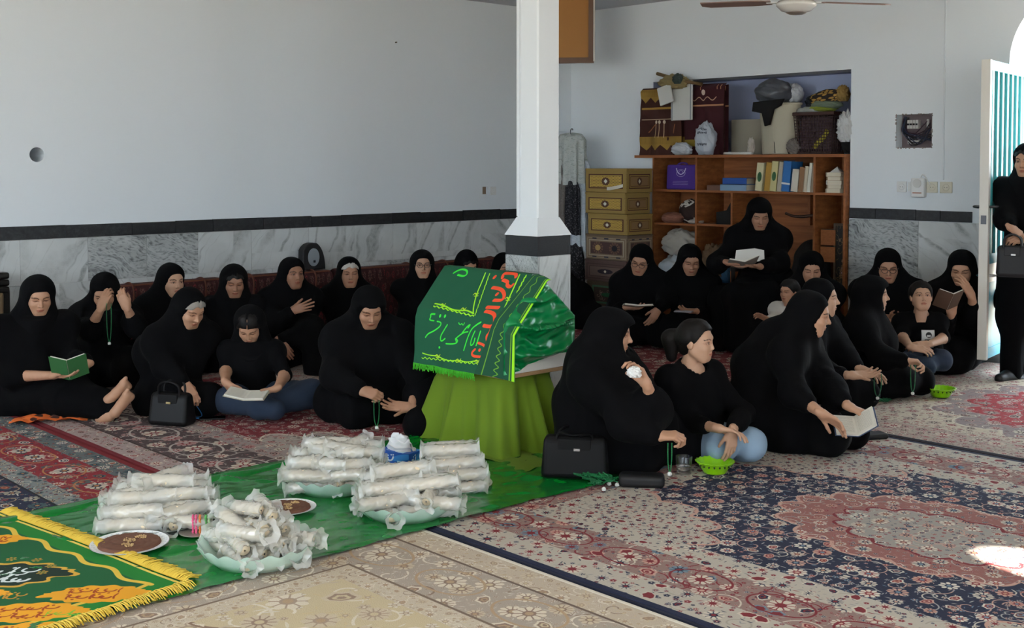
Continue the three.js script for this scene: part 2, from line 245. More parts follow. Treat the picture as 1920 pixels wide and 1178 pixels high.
rug('navy_rug', 4.35, 7.95, 2.82, 5.66, { seed: 11, edge: 0x14182c, field: C.navy, step: 0.11, P: PF,
  bands: [[0.03, C.navy], [0.17, '#b9b0a2', 'small', PW], [0.25, '#93776f', 'big', PV], [0.15, '#bbb2a4', 'small', PW]],
  corner: [0.62, 0.42, '#b8ad9f', C.pink, PW, 0.7], medal: [[0.66, 0.44, '#96605a', C.pink, { ...PF, leaf: ['#a87a72', '#b59a8e', '#8f8a88', '#a9a39b', '#8c3238'] }, 0.1], [0.42, 0.27, '#a09890', C.wine, { ...PF, leaf: ['#b5aca0', '#8f4a48', '#8f9698'] }, 0.1]] }, 'navy blue floral rug with a red and grey central medallion');
const PE = { bright: ['#d8ccb8', '#c9b9a0'], dark: ['#9a8270', '#a8927e'], accent: ['#b39778', '#c8b795'], leaf: ['#d3c8b6', '#bfae98', '#c9b58e'], vine: ['#ddd3c2', '#8a7464', '#d8cdbb'] };
rug('beige_rug', 4.36, 7.9, 5.70, 8.5, { seed: 21, edge: 0xd9d1c2, field: '#bfae9a', step: 0.22, P: PE,
  bands: [[0.012, '#e4ddd0'], [0.13, '#c0b09c', 'small', PE], [0.012, '#6d5a4e'], [0.3, '#ab9d8f', 'big', { ...PE, dark: ['#8f7768'], leaf: ['#cfc6b8', '#bdb0a1'] }], [0.012, '#7a6658'], [0.1, '#c6b8a3', 'small', PE]],
  corner: [0.8, 0.55, '#c7b694', '#8a6f5e', PE, 1] }, 'beige and cream floral rug');
const PR = { bright: [C.cream, C.rose, '#b9a69a'], dark: [C.wine, C.brown], accent: [C.rose, C.cream], leaf: [C.rose, C.grey, C.brown, '#b9a69a'], vine: [C.rose, C.cream] };
rug('red_medallion_rug', 4.38, 7.42, 0.05, 2.78, { seed: 31, edge: 0x241a22, field: '#c6b9a4', step: 0.12, P: { ...PR, leaf: ['#a3948a', '#b9ac9c', '#8a7a78', '#d0c6b4'], bright: ['#d6ccba', '#b5a498'] },
  bands: [[0.02, C.ink], [0.1, '#a8988c', 'small', PR], [0.22, '#b0a294', 'big', { ...PR, leaf: ['#c9bda9', C.navy, '#a9968c'] }], [0.09, '#c3b7a4', 'small', PR]],
  medal: [[1.08, 0.95, '#8f807f', C.cream, { ...PR, leaf: ['#a99a95', '#7d6c70'] }, 0.13], [0.9, 0.74, '#a52c34', C.rose, PR, 0.15]] }, 'cream rug with a bright red medallion near the doorway');
rug('pink_grey_rug', 0.35, 4.32, 3.2, 6.06, { seed: 41, edge: 0x6e1620, field: '#7a1f29', step: 0.115, P: PR,
  bands: [[0.012, '#6e1620'], [0.15, '#a5938f', 'small', { ...PR, leaf: ['#8f7673', '#b8aaa4', '#94545a'] }], [0.012, C.brown], [0.36, '#4b3b3c', 'big', { ...PR, leaf: ['#b4a9a2', '#8d817c', '#5b4645'], vine: ['#c3b9af', '#a2968e'], accent: ['#b8ada4'] }], [0.15, '#978985', 'small', PR]],
  corner: [0.8, 0.55, '#a39790', C.cream, PR, 0.9] }, 'dark red floral rug with a broad pink and grey border');
const PT = { bright: [C.cream, '#a9a08a', C.teal], dark: [C.navy, C.wine], accent: ['#b07a4a', C.cream], leaf: [C.teal, C.red, '#8d8a80', '#a98f6d', C.navy], vine: [C.cream, '#a98f6d'] };
rug('crimson_rug', 0.35, 4.3, 6.10, 8.95, { seed: 51, edge: 0x7c1420, field: C.navy, step: 0.13, P: PT,
  bands: [[0.025, '#7c1420'], [0.13, '#5d6668', 'small', PT], [0.27, '#8b1c2a', 'big', PT], [0.12, '#7f8584', 'small', PT], [0.012, '#12121c']],
  medal: [[1.5, 0.7, '#8c1d2b', C.cream, { ...PT, leaf: ['#a3343c', '#8d5a4a', '#77222c'] }, 0.15]] }, 'crimson and navy rug with a stepped cream outline');
rug('dark_red_rug', 0.32, 4.34, 0.46, 3.16, { seed: 61, edge: 0x3a1a1c, field: '#742028', step: 0.14, P: { ...PR, leaf: ['#8d3038', '#9a6a62', '#6d2028', '#5d2a2c'] },
  bands: [[0.015, '#3a1a1c'], [0.12, '#5a3532', 'small', PR], [0.25, '#5d2327', 'big', PR], [0.1, '#6b4a44', 'small', PR]] }, 'dark red rug beneath the readers by the bookcase');

// ---------------------------------------------------------------- green satin floor cloth and banner
const satin = phys(0x04752a, 0.26, { clearcoat: 0.35, clearcoatRoughness: 0.2, specularColor: new THREE.Color(0.55, 1, 0.65), side: THREE.DoubleSide });
const RT = 0.0125;                                                 // top of the rugs
{
  const t = thing('satin_cloth', 'long strip of shiny green satin spread on the rugs under the food', 'cloth', [0, 0, 0]);
  const wr = (x, z) => 0.006 + 0.010 * Math.abs(noise(x * 7, z * 4.2, 1)) + 0.016 * Math.pow(Math.max(0, 1 - Math.abs(Math.sin(x * 2.6 + z * 5.5 + 2.2 * noise(x * 1.7, z * 1.7, 4)))), 6) * (0.4 + noise(x * 2, z * 2, 8)) + 0.006 * noise(x * 16, z * 12, 2) + 0.006 * Math.max(0, noise(x * 24 + z * 10, z * 9, 12));
  const g = sheet(150, 330, (u, v) => { const z = 4.5 + v * 4.3, x0 = 3.4 + 0.03 * noise(z * 0.9, 1), x1 = 4.71 + 0.035 * noise(z * 1.1, 7) + (z < 5.1 ? (5.1 - z) * 0.05 : 0), x = x0 + (x1 - x0) * u; return V(x, RT + 0.0015 + 0.006 * Math.log(1 + Math.exp((wr(x, z) - 0.004) / 0.005)), z); });
  mesh('spread_cloth', g, satin, t);
  mesh('folded_edge', sheet(14, 200, (u, v) => { const z = 4.75 + v * 4.0, x = 3.37 + u * 0.13 + 0.03 * noise(z * 0.9, 1); return V(x, RT + 0.003 + 0.022 * Math.pow(Math.sin(Math.PI * u), 0.6) + 0.004 * noise(z * 7, u * 4), z); }), satin, t);
}
function calli(c, x, y, w, h, R, n, lw, col) {                     // looping pen strokes in the manner of the embroidered script
  c.strokeStyle = col; c.lineCap = 'round'; c.lineJoin = 'round';
  for (let i = 0; i < n; i++) {
    const X = x + w * (0.05 + 0.8 * i / n), Y = y + h * (0.3 + 0.35 * R()); c.lineWidth = lw * (0.7 + R() * 0.6); c.beginPath();
    if (i % 3 === 0) { c.moveTo(X + w * 0.08, y + h * 0.1); c.quadraticCurveTo(X + w * 0.03, y + h * 0.5, X + w * 0.06, y + h * 0.82); }
    else { c.moveTo(X + w * 0.12, Y); c.quadraticCurveTo(X + w * 0.1, Y + h * 0.3, X, Y + h * 0.2); c.quadraticCurveTo(X - w * 0.07, Y + h * 0.05, X - w * 0.02, Y - h * 0.15); }
    c.stroke(); if (R() < 0.6) { c.fillStyle = col; c.beginPath(); c.arc(X + w * 0.04, y + h * (R() < 0.5 ? 0.12 : 0.9), lw * 0.7, 0, 7); c.fill(); }
  }
}
{ // banner with yellow fringe; local s runs along its short edge (1.3 m), t along its length (1.85 m)
  const A = V(3.33, 0, 6.89), ds = V(1.29, 0, -0.17), dt = V(0.245, 0, 1.83), N = 1024, H = 1456, [q, c] = canvas(N, H), R = rng(77);
  const inv = (px, py) => { const p = onFloor(px, py, 0.02).sub(A), l2 = ds.lengthSq(), m2 = dt.lengthSq(); return [p.dot(ds) / l2 * N, p.dot(dt) / m2 * H]; };
  c.fillStyle = '#0a5c2f'; c.fillRect(0, 0, N, H);
  c.fillStyle = '#0f7d28'; c.fillRect(0, 0, N, 70); c.fillRect(N - 70, 0, 70, H); c.fillStyle = '#0f7d28'; c.fillRect(0, 0, 50, H);
  c.strokeStyle = '#e8bf45'; c.lineCap = 'round'; c.lineWidth = 17;
  const wav = (f, n) => { c.beginPath(); for (let i = 0; i <= n; i++) { const p = f(i / n); i ? c.lineTo(...p) : c.moveTo(...p); } c.stroke(); };
  wav((t) => [50 + t * (N - 110), 76 + 12 * Math.sin(t * 30)], 120); wav((t) => [N - 68 + 10 * Math.sin(t * 34), 76 + t * H], 140); wav((t) => [52 + 8 * Math.sin(t * 34), 76 + t * H], 140);
  c.lineWidth = 10; c.strokeStyle = '#f0d060'; c.strokeRect(8, 8, N - 16, H - 16);
  const blob = (cx, cy, w, h, col, ang) => { c.save(); c.translate(cx, cy); c.rotate(ang); c.fillStyle = col; c.beginPath(); for (let i = 0; i <= 90; i++) { const a = i / 90 * 6.2832, m = 1 + 0.07 * Math.sin(a * 13) + (Math.abs(Math.cos(a)) > 0.97 ? 0.2 : 0); const X = Math.cos(a) * w / 2 * m, Y = Math.sin(a) * h / 2 * m; i ? c.lineTo(X, Y) : c.moveTo(X, Y); } c.fill(); c.restore(); };
  const med = (px, py, w, h, n, seed) => { const [x, y] = inv(px, py), a = Math.PI / 2 - 1.0; c.save(); c.translate(x, y); c.rotate(-0.78); blob(0, 0, w, h, '#f0a81e', 0); calli(c, -w * 0.38, -h * 0.36, w * 0.76, h * 0.36, rng(seed), n, 6, '#a84410'); calli(c, -w * 0.36, -h * 0.02, w * 0.72, h * 0.36, rng(seed + 1), n, 6, '#a84410'); c.restore(); };
  med(182, 1118, 250, 130, 7, 3); med(45, 1153, 290, 130, 8, 9); med(-6, 1016, 160, 90, 5, 15); med(60, 1190, 260, 130, 7, 31); med(-90, 1120, 260, 130, 7, 37);
  { const [x, y] = inv(-10, 1083); c.save(); c.translate(x, y); c.rotate(-0.78); blob(0, 0, 380, 220, '#d9a83c', 0); blob(0, 0, 350, 190, '#0c2a1c', 0); calli(c, -150, -70, 300, 80, rng(5), 9, 9, '#dfe6e6'); calli(c, -140, -5, 280, 70, rng(6), 9, 9, '#dfe6e6'); c.restore(); }
  for (const [px, py] of [[22, 1052], [70, 1054], [96, 1066], [80, 1078]]) { const [x, y] = inv(px, py); rosette(c, x, y, 16, ['#b58a33', '#0a5c2f', '#b58a33'], R, 6); }
  { const [x, y] = inv(10, 1122); c.save(); c.translate(x, y); c.rotate(-0.78); calli(c, -80, -30, 160, 60, rng(8), 6, 6, '#c78b2c'); c.restore(); }
  { const [x, y] = inv(155, 1153); c.save(); c.translate(x, y); c.rotate(-0.78); calli(c, -110, -22, 220, 44, rng(12), 9, 4, '#7cc23a'); c.restore(); }
  const t = thing('embroidered_banner', 'green velvet banner with yellow fringe and orange calligraphy medallions on the satin', 'banner', [0, 0, 0]);
  const hy = (s, tt) => RT + 0.016 + 0.004 * noise(s * 6, tt * 6, 3);
  const f = (s, tt, dy = 0) => { const p = A.clone().addScaledVector(ds, s).addScaledVector(dt, tt); p.y = hy(s, tt) + dy; return p; };
  mesh('velvet', sheet(60, 70, (u, v) => f(u, 1 - v)), mat(0xffffff, 0.9, { map: ctex(q), side: THREE.DoubleSide }), t);
  const fr = [], strand = (p, d) => { const e = p.clone().addScaledVector(d, 0.055 + R() * 0.02); e.y = RT + 0.010 + R() * 0.014; e.x += (R() - .5) * 0.012; e.z += (R() - .5) * 0.012; const m = p.clone().lerp(e, 0.5); m.y += 0.008 + R() * 0.006; fr.push(tube([p, m, e], 0.0022, 3, 4)); };
  const n1 = ds.clone().cross(UP).normalize().negate(), side = V(-dt.x, 0, -dt.z).normalize(), out = ds.clone().normalize();
  for (let i = 0; i < 520; i++) strand(f(i / 520 + R() * 0.002, 0.0, 0.004), side);
  for (let i = 0; i < 300; i++) strand(f(1, i / 300 * 0.6, 0.004), out);
  const fm = mesh('fringe', fr, mat(0xecc94e, 0.6), t); fm.userData.kind = 'stuff';
}

// ---------------------------------------------------------------- the draped shrine by the column
{
  const X0 = 3.42, X1 = 4.08, Z0 = 4.2, Z1 = 4.69, YB = 0.415, YE = 0.70, YR = 0.925, ZR = (Z0 + Z1) / 2 + 0.01;
  { // olive green skirt over the stand
    const cx = 3.74, cz = 4.45, t = thing('draped_stand', 'stand covered to the floor by an olive green cloth in deep folds', 'stand', [0, 0, 0]);
    const skirt = mat(0x647f16, 0.95, { side: THREE.DoubleSide, bumpMap: grain, bumpScale: 0.002 });
    const g = sheet(260, 60, (u, v) => {
      const a = u * Math.PI * 2, k = 1 - v, ca = Math.cos(a), sa = Math.sin(a), p = 4.5, sup = Math.pow(Math.pow(Math.abs(ca), p) + Math.pow(Math.abs(sa), p), -1 / p);
      const fl = Math.pow(k, 1.25), fk = Math.pow(k, 0.6) * Math.min(1, k * 6), fold = Math.sin(a * 9 + 1.6 * Math.sin(a * 2 + 1)) * 0.05 * fk + Math.sin(a * 21 + 2 + k * 1.5) * 0.018 * fk;
      const spread = k > 0.93 ? (k - 0.93) / 0.07 : 0, front = Math.max(0, Math.cos(a - 0.62)), r = 1 + fold * 3.2;
      let hx = 0.285 + 0.10 * fl + spread * 0.22 * front * front, hz = 0.2 + 0.09 * fl + spread * 0.05 * front;
      const y = Math.max(RT + 0.012 + 0.006 * noise(a * 6, k * 9), YB * (1 - Math.min(1, k / 0.95)));
      return V(cx + ca * sup * hx * r * (1 - 0.12 * fl * (1 - Math.abs(ca))), y, cz + sa * sup * hz * r);
    });
    mesh('skirt', g, skirt, t);
    mesh('top_cover', rbox(0.56, 0.014, 0.39, 0.006, cx, YB - 0.008, cz), skirt, t);
    for (const [sx, sz] of [[1, 1], [-1, 1], [1, -1], [-1, -1]]) mesh('leg', box(0.035, YB - 0.03, 0.035, cx + sx * 0.22, (YB - 0.03) / 2 + RT + 0.003, cz + sz * 0.13), mat(0x5a3d26, 0.7), t);
  }
  const t = thing('draped_shrine', 'gabled shrine box in ruched emerald satin beside the column', 'shrine', [0, 0, 0]);
  mesh('base_board', rbox(X1 - X0, 0.02, Z1 - Z0, 0.004, (X0 + X1) / 2, YB + 0.01, (Z0 + Z1) / 2), mat(0xa98660, 0.7), t);
  mesh('base_box', rbox(X1 - X0 - 0.006, 0.07, Z1 - Z0 - 0.006, 0.004, (X0 + X1) / 2, YB + 0.055, (Z0 + Z1) / 2), mat(0xe9e6e0, 0.6), t);
  const em = phys(0x057a40, 0.3, { clearcoat: 0.2, clearcoatRoughness: 0.2, specularColor: new THREE.Color(0.5, 1, 0.75), side: THREE.DoubleSide });
  const s = new THREE.Shape([[-Z1 + 0.01, YB + 0.09], [-Z0 - 0.01, YB + 0.09], [-Z0 - 0.01, YE], [-ZR, YR - 0.004], [-Z1 + 0.01, YE]].map((p) => new THREE.Vector2(...p)));
  const bg = new THREE.ExtrudeGeometry(s, { depth: X1 - X0 - 0.02, bevelEnabled: false }); bg.rotateY(Math.PI / 2); bg.translate(X0 + 0.01, 0, 0); mesh('body', bg, em, t);
  mesh('ruched_end', sheet(70, 90, (u, v) => {
    const z = Z1 + 0.012 - u * (Z1 - Z0 + 0.02), top = z > ZR ? YR + (z - ZR) / (Z1 - ZR) * (YE - YR) : YE + (z - Z0) / (ZR - Z0) * (YR - YE), bot = YB + 0.07 + 0.05 * Math.pow(u, 1.5) - 0.045 * (1 - u) * (1 - u), y = bot + (top + 0.004 - bot) * v;
    const sag = y + 0.05 * Math.sin(Math.PI * u) + 0.02 * noise(z * 6, y * 4), pin = Math.min(1, Math.sin(Math.PI * u) * 2.4) * Math.min(1, (1 - v) * 8);
    const ruf = 0.020 * Math.sin(sag * 46) + 0.014 * Math.sin(sag * 91 + 3 * noise(z * 8, sag * 9)) + 0.012 * noise(z * 20 + y * 14, sag * 30, 3);
    const hem = Math.abs(y - (YE - 0.035)) < 0.012 ? 0.02 * (0.7 + 0.3 * Math.sin(z * 260)) : 0;
    return V(X1 + 0.006 + pin * (0.024 + ruf + hem), y, z);
  }), em, t);
  // the lettered cover: traced in the crop frame [780, 480] at 4.53x, laid on the sloped side
  const N = 1024, H = 900, [q, c] = canvas(N, H), K = 4.53;
  const prof = (v) => {                                           // from the hem (v=0) to the ridge (v=1): z, y
    const pts = [[Z1 + 0.065, YB + 0.02], [Z1 + 0.045, YB + 0.13], [Z1 + 0.022, YE - 0.03], [Z1 - 0.0, YE + 0.02], [ZR + 0.02, YR + 0.006], [ZR - 0.02, YR + 0.008]], L = [0, 0.24, 0.5, 0.58, 0.95, 1];
    for (let i = 0; i < 5; i++) if (v <= L[i + 1]) { const t2 = (v - L[i]) / (L[i + 1] - L[i]); return [pts[i][0] + (pts[i + 1][0] - pts[i][0]) * t2, pts[i][1] + (pts[i + 1][1] - pts[i][1]) * t2]; } return pts[5];
  };
  const surf = (u, v) => { const [z, y] = prof(v), xl = 3.44 - 0.08 * v, xr = 3.935 + 0.135 * v, x = xl + (xr - xl) * u; return V(x, y + 0.003 * noise(u * 5, v * 5), z + 0.006 * noise(u * 7, v * 4, 2) * (1 - v) + 0.018 * Math.sin(u * 14) * Math.max(0, 0.35 - v) + 0.006); };
  const prj = (p) => { const d = p.clone().sub(CAM), a = d.dot(RGT), fw = d.dot(FWD), cp = Math.cos(PITCH), sp = Math.sin(PITCH), uu = d.y * cp + fw * sp, w = -d.y * sp + fw * cp; return [PCX + FPX * a / w, PCY - FPX * uu / w]; };
  const tx = (X, Y) => {                                          // crop pixel -> texture pixel by a search over the cover's surface
    const px = 780 + X / K, py = 480 + Y / K; let bu = 0.5, bv = 0.5, st = 0.5; for (let k = 0; k < 26; k++) { let best = 1e9, nu = bu, nv = bv; for (const du of [-st, 0, st]) for (const dv of [-st, 0, st]) { const [a, b] = prj(surf(bu + du, Math.max(0, Math.min(1, bv + dv)))); const e = (a - px) ** 2 + (b - py) ** 2; if (e < best) { best = e; nu = bu + du; nv = Math.max(0, Math.min(1, bv + dv)); } } bu = nu; bv = nv; st *= 0.72; } return [bu * N, (1 - bv) * H];
  };
  c.fillStyle = '#0a5638'; c.fillRect(0, 0, N, H); c.lineCap = 'round'; c.lineJoin = 'round';
  const stroke = (pts, col, w) => { c.strokeStyle = col; c.lineWidth = w; const P = pts.map((p) => tx(...p)); c.beginPath(); c.moveTo(...P[0]); if (P.length === 2) c.lineTo(...P[1]); else { for (let i = 1; i < P.length - 1; i++) c.quadraticCurveTo(...P[i], (P[i][0] + P[i + 1][0]) / 2, (P[i][1] + P[i + 1][1]) / 2); c.lineTo(...P[P.length - 1]); } c.stroke(); };
  const dot = (p, col, r) => { const [x, y] = tx(...p); c.fillStyle = col; c.beginPath(); c.arc(x, y, r, 0, 7); c.fill(); };
  const lime = '#9be81c', grn = '#38e03a', redc = '#f4512a';
  const wavy = (a, b, n, amp, w, col) => { const p = []; for (let i = 0; i <= n * 4; i++) { const t2 = i / (n * 4); p.push([a[0] + (b[0] - a[0]) * t2, a[1] + (b[1] - a[1]) * t2 + amp * Math.sin(t2 * n * 6.28)]); } stroke(p, col, w); };
  wavy([50, 865], [590, 925], 15, 9, 9, lime); stroke([[55, 825], [110, 845], [180, 850], [240, 880], [300, 893], [360, 885], [430, 905], [520, 890], [590, 905]], lime, 10);
  for (const p of [[185, 852], [360, 890], [520, 897], [230, 420], [405, 455], [510, 330], [780, 365]]) { stroke([[p[0] - 22, p[1]], [p[0] - 8, p[1] - 20], [p[0] + 6, p[1] + 6], [p[0] + 20, p[1] - 14]], '#b7d820', 9); stroke([[p[0] - 14, p[1] + 12], [p[0] + 16, p[1] + 10]], '#b7d820', 8); }
  stroke([[160, 405], [240, 420], [300, 455], [360, 465], [430, 460], [490, 490]], lime, 10); wavy([150, 425], [490, 512], 9, 8, 8, lime);
  stroke([[590, 145], [560, 220], [515, 320], [490, 420], [485, 490]], lime, 10); wavy([625, 150], [500, 505], 9, 7, 8, lime);
  stroke([[880, 160], [830, 270], [770, 400], [700, 560], [640, 690], [610, 800], [595, 940]], lime, 12); wavy([935, 165], [640, 720], 15, 9, 10, lime);
  stroke([[320, 145], [370, 112], [430, 118], [438, 150], [410, 175], [355, 162]], grn, 15);
  for (const s2 of [[[735, 185], [735, 150], [795, 145], [850, 150], [850, 178]], [[740, 205], [785, 218], [768, 246], [800, 268], [822, 245]], [[650, 270], [720, 275], [755, 325], [738, 380], [662, 376]], [[603, 435], [702, 440]], [[590, 470], [664, 480], [672, 540], [645, 605], [575, 592]], [[640, 605], [628, 650], [595, 680], [602, 722]], [[530, 740], [588, 760], [602, 815], [572, 860], [482, 855], [472, 822], [500, 795]]]) stroke(s2, redc, 25);
  for (const p of [[668, 180], [688, 325], [540, 800]]) dot(p, redc, 16);
  for (const s2 of [[[266, 585], [232, 640], [205, 690], [212, 732], [246, 703]], [[180, 557], [216, 560], [206, 600], [150, 640], [102, 660], [80, 692]], [[160, 495], [122, 490], [127, 518], [112, 545], [152, 551]], [[255, 745], [330, 752], [360, 722], [330, 695], [345, 735]], [[335, 705], [395, 652], [440, 645]], [[392, 655], [432, 600], [466, 580], [442, 612]], [[550, 565], [522, 578], [470, 620], [440, 690], [405, 802]], [[500, 640], [470, 702], [460, 768], [490, 748], [500, 700]], [[548, 640], [510, 762]]]) stroke(s2, grn, 14);
  stroke([[363, 568], [375, 592], [388, 570], [400, 592], [412, 570]], grn, 9);
  for (const p of [[198, 778], [205, 510], [246, 512]]) dot(p, grn, 13);
  const cover = thing('lettered_cover', 'dark green cloth with bright green and orange embroidered lettering over the shrine', 'cloth', [0, 0, 0]);
  mesh('embroidered_cloth', sheet(90, 80, surf), mat(0xffffff, 0.85, { map: ctex(q), side: THREE.DoubleSide }), cover);
  const R = rng(5), fr = []; for (let i = 0; i < 150; i++) { const p = surf(i / 150, 0), e = p.clone(); e.y -= 0.022 + R() * 0.016; e.x += (R() - .5) * 0.016; e.z += (R() - .5) * 0.016; fr.push(tube([p, p.clone().lerp(e, .5).add(V((R() - .5) * .008, 0, .003)), e], 0.0024, 3, 4)); }
  const fm = mesh('fringe', fr, mat(0x3fae1e, 0.8), cover); fm.userData.kind = 'stuff';
  const [q2, c2] = canvas(128, 512); c2.fillStyle = '#0b4a30'; c2.fillRect(0, 0, 128, 512); c2.strokeStyle = '#6aa32a'; c2.lineWidth = 4; for (const o of [26, 70, 112]) { c2.beginPath(); for (let i = 0; i <= 80; i++) { const y = i / 80 * 512, x = o + (o === 70 ? 7 * Math.sin(i) : 0); i ? c2.lineTo(x, y) : c2.moveTo(x, y); } c2.stroke(); } c2.strokeStyle = '#9be81c'; c2.lineWidth = 8; c2.beginPath(); c2.moveTo(122, 0); c2.lineTo(122, 512); c2.stroke();
  mesh('turned_edge', sheet(10, 50, (u, v) => { const e = surf(1, v), z = Z1 + 0.03 - (Z1 - ZR + 0.02) * Math.max(0, (v - 0.5) * 2), f = V(X1 + 0.045, Math.min(YR - 0.01, e.y - 0.03 * u), z - 0.01 - 0.05 * u); return e.clone().lerp(f, u).add(V(0.004, 0, 0.004)); }), mat(0xffffff, 0.85, { map: ctex(q2), side: THREE.DoubleSide }), cover);
}

// ---------------------------------------------------------------- food on the satin
const FY = RT + 0.008;                                             // top of the satin
const mint = phys(0xc3dccf, 0.2, { clearcoat: 0.4 });
const bread = mat(0xd9c8ab, 0.8, { bumpMap: grain, bumpScale: 0.003 });
const film = phys(0xf2f2ee, 0.14, { transmission: 0.62, thickness: 0, side: THREE.DoubleSide, clearcoat: 0.5, clearcoatRoughness: 0.1 });
function rollParts(seed) {
  const R = rng(seed), L = 0.19, bend = (R() - .5) * 0.02;
  const body = sheet(18, 14, (u, v) => { const a = u * 6.2832, e = Math.pow(Math.max(0, 1 - Math.pow(Math.abs(v * 2 - 1), 9)), 0.5), r = (0.0235 + 0.0016 * Math.sin(a + v * 9 + seed) + 0.0012 * noise(u * 9, v * 9, seed)) * (0.15 + 0.85 * e); return V((v - .5) * L, Math.sin(a) * r + bend * Math.sin(v * 3.14), Math.cos(a) * r); });
  const wrap = sheet(22, 26, (u, v) => {
    const a = u * 6.2832, t = Math.abs(v * 2 - 1), end = t > 0.84 ? (t - 0.84) / 0.16 : 0, sq = 1 - 0.55 * Math.sin(Math.min(1, end * 1.6) * Math.PI) * (end < 0.62 ? 1 : 0.3);
    const cr = 0.006 * noise(u * 11 + seed, v * 16, seed) + 0.0034 * noise(u * 30, v * 44, seed) + 0.001 * Math.sin(a * 7 + v * 40), r = (0.0275 + cr) * sq * (1 + end * 0.8 * (0.5 + noise(u * 8, v * 3, seed + 4)));
    return V((v - .5) * (L + 0.075) + (end ? 0.006 * noise(u * 10, seed) : 0), Math.sin(a) * r + bend * Math.sin(v * 3.14), Math.cos(a) * r * 1.04);
  });
  return [body, wrap];
}
const rollKinds = [1, 2, 3, 4, 5].map(rollParts);
let rollCount = 0;
function roll(p, yaw, tilt, label, group) {
  const k = rollKinds[rollCount++ % 5], o = thing('wrapped_roll', label, 'wrapped roll', p, yaw, group); o.rotation.order = 'YXZ'; o.rotation.z = tilt; o.rotation.x = (rollCount * 2.1) % 6.28;
  mesh('flatbread', k[0], bread, o); mesh('plastic_film', k[1], film, o); return o;
}
function bowlGeo(r, h, n = 18) {
  const prof = [[0, 0.004], [0.5, 0.004], [0.72, 0.02], [0.9, 0.5], [1, 1], [0.985, 1.02], [0.88, 0.56], [0.69, 0.12], [0.45, 0.1], [0, 0.1]];
  const g = lathe(prof.map(([a, b]) => [a * r, b * h]), 96), p = g.attributes.position;
  for (let i = 0; i < p.count; i++) { const x = p.getX(i), y = p.getY(i), z = p.getZ(i), a = Math.atan2(z, x), k = Math.max(0, y / h - 0.4) / 0.6; const m = 1 + 0.022 * Math.sin(a * n) * k; p.setXYZ(i, x * m, y + 0.007 * Math.sin(a * n + 1) * k, z * m); }
  g.computeVertexNormals(); return g;
}
function pile(c, base, yaw, rows, seed, label, group, jit = 0.05, pitch = 0.053, rise = 0.048) {   // rows: [number of rolls across, length-wise offsets] per layer
  const R = rng(seed); rows.forEach(([n, offs], l) => offs.forEach((o) => { for (let i = 0; i < n; i++) { const s = (i - (n - 1) / 2) * pitch, a = yaw + (R() - .5) * jit * 1.7 + (jit > 0.4 && R() < 0.16 ? (R() < .5 ? 1.2 : -1.1) : 0), x = o + (R() - .5) * (jit > 0.1 ? 0.05 : 0.015); roll([c.x + Math.cos(yaw) * x + Math.sin(yaw) * s, base + l * rise + (R() - .5) * (jit > 0.1 ? 0.016 : 0), c.z - Math.sin(yaw) * x + Math.cos(yaw) * s], a, (R() - .5) * (jit > 0.1 ? 0.42 : 0.05), label, group); } }));
}
const RY = Math.atan2(0.7306, 0.6828);                             // yaw whose local x axis runs along the picture's right
function platter(px, py, r, h, label) { const c = onFloor(px, py, FY + h); const o = single('scalloped_bowl', bowlGeo(r, h), mint, label, 'bowl', [c.x, FY, c.z]); return c; }
{
  const a = platter(485, 1012, 0.225, 0.075, 'pale mint scalloped bowl of wrapped rolls beside the striped candles');
  pile(a, FY + 0.045, RY - 0.95, [[5, [-0.05, 0.06]], [5, [-0.06, 0.07]], [4, [-0.05, 0.05]], [2, [-0.02]]], 1, 'plastic wrapped flatbread roll in the bowl beside the candles', 'rolls in the bowl beside the candles', 0.3, 0.052);
  const b = platter(760, 932, 0.225, 0.07, 'pale mint scalloped bowl of wrapped rolls in front of the olive skirt');
  pile(b, FY + 0.045, RY + 0.12, [[5, [-0.06, 0.06]], [6, [-0.08, 0.09]], [4, [-0.06, 0.07]], [2, [0.0]]], 2, 'plastic wrapped flatbread roll in the bowl in front of the olive skirt', 'rolls in the bowl in front of the olive skirt', 0.6);
  const d = platter(628, 888, 0.215, 0.07, 'pale mint scalloped bowl of wrapped rolls beside the blue tissue box');
  pile(d, FY + 0.045, RY + 0.05, [[5, [-0.06, 0.06]], [6, [-0.08, 0.08]], [5, [-0.06, 0.07]], [3, [0.0, 0.07]]], 3, 'plastic wrapped flatbread roll in the bowl beside the tissue box', 'rolls in the bowl beside the tissue box', 0.5);
  const e = onFloor(300, 968, FY + 0.02); single('flat_tray', lathe([[0, 0.001], [0.2, 0.001], [0.232, 0.02], [0.235, 0.022], [0.228, 0.022], [0.198, 0.006], [0, 0.006]], 64), mat(0x9aa39c, 0.35, { metalness: 0.6 }), 'flat round tray of wrapped rolls behind the larger plate of halva', 'tray', [e.x, FY, e.z]);
  pile(e, FY + 0.03, RY + 0.18, [[7, [-0.08, 0.08]], [6, [-0.09, 0.09]], [4, [-0.05, 0.08]], [2, [0.03]]], 4, 'plastic wrapped flatbread roll on the flat round tray', 'rolls on the flat round tray', 0.45);
  const f = onFloor(852, 905, FY + 0.015); single('flat_tray', lathe([[0, 0.001], [0.15, 0.001], [0.172, 0.014], [0.175, 0.016], [0.168, 0.016], [0.148, 0.005], [0, 0.005]], 64), mat(0xdcdcd6, 0.4), 'small white tray of neatly stacked rolls against the olive skirt', 'tray', [f.x, FY, f.z]);
  pile(f, FY + 0.028, RY + 0.22, [[6, [0.0]], [5, [0.0]], [4, [-0.01]], [2, [-0.02]]], 5, 'plastic wrapped flatbread roll neatly stacked on the small white tray', 'rolls stacked on the small white tray', 0.03);
}
const china = phys(0xeef0f2, 0.2, { clearcoat: 0.5 });
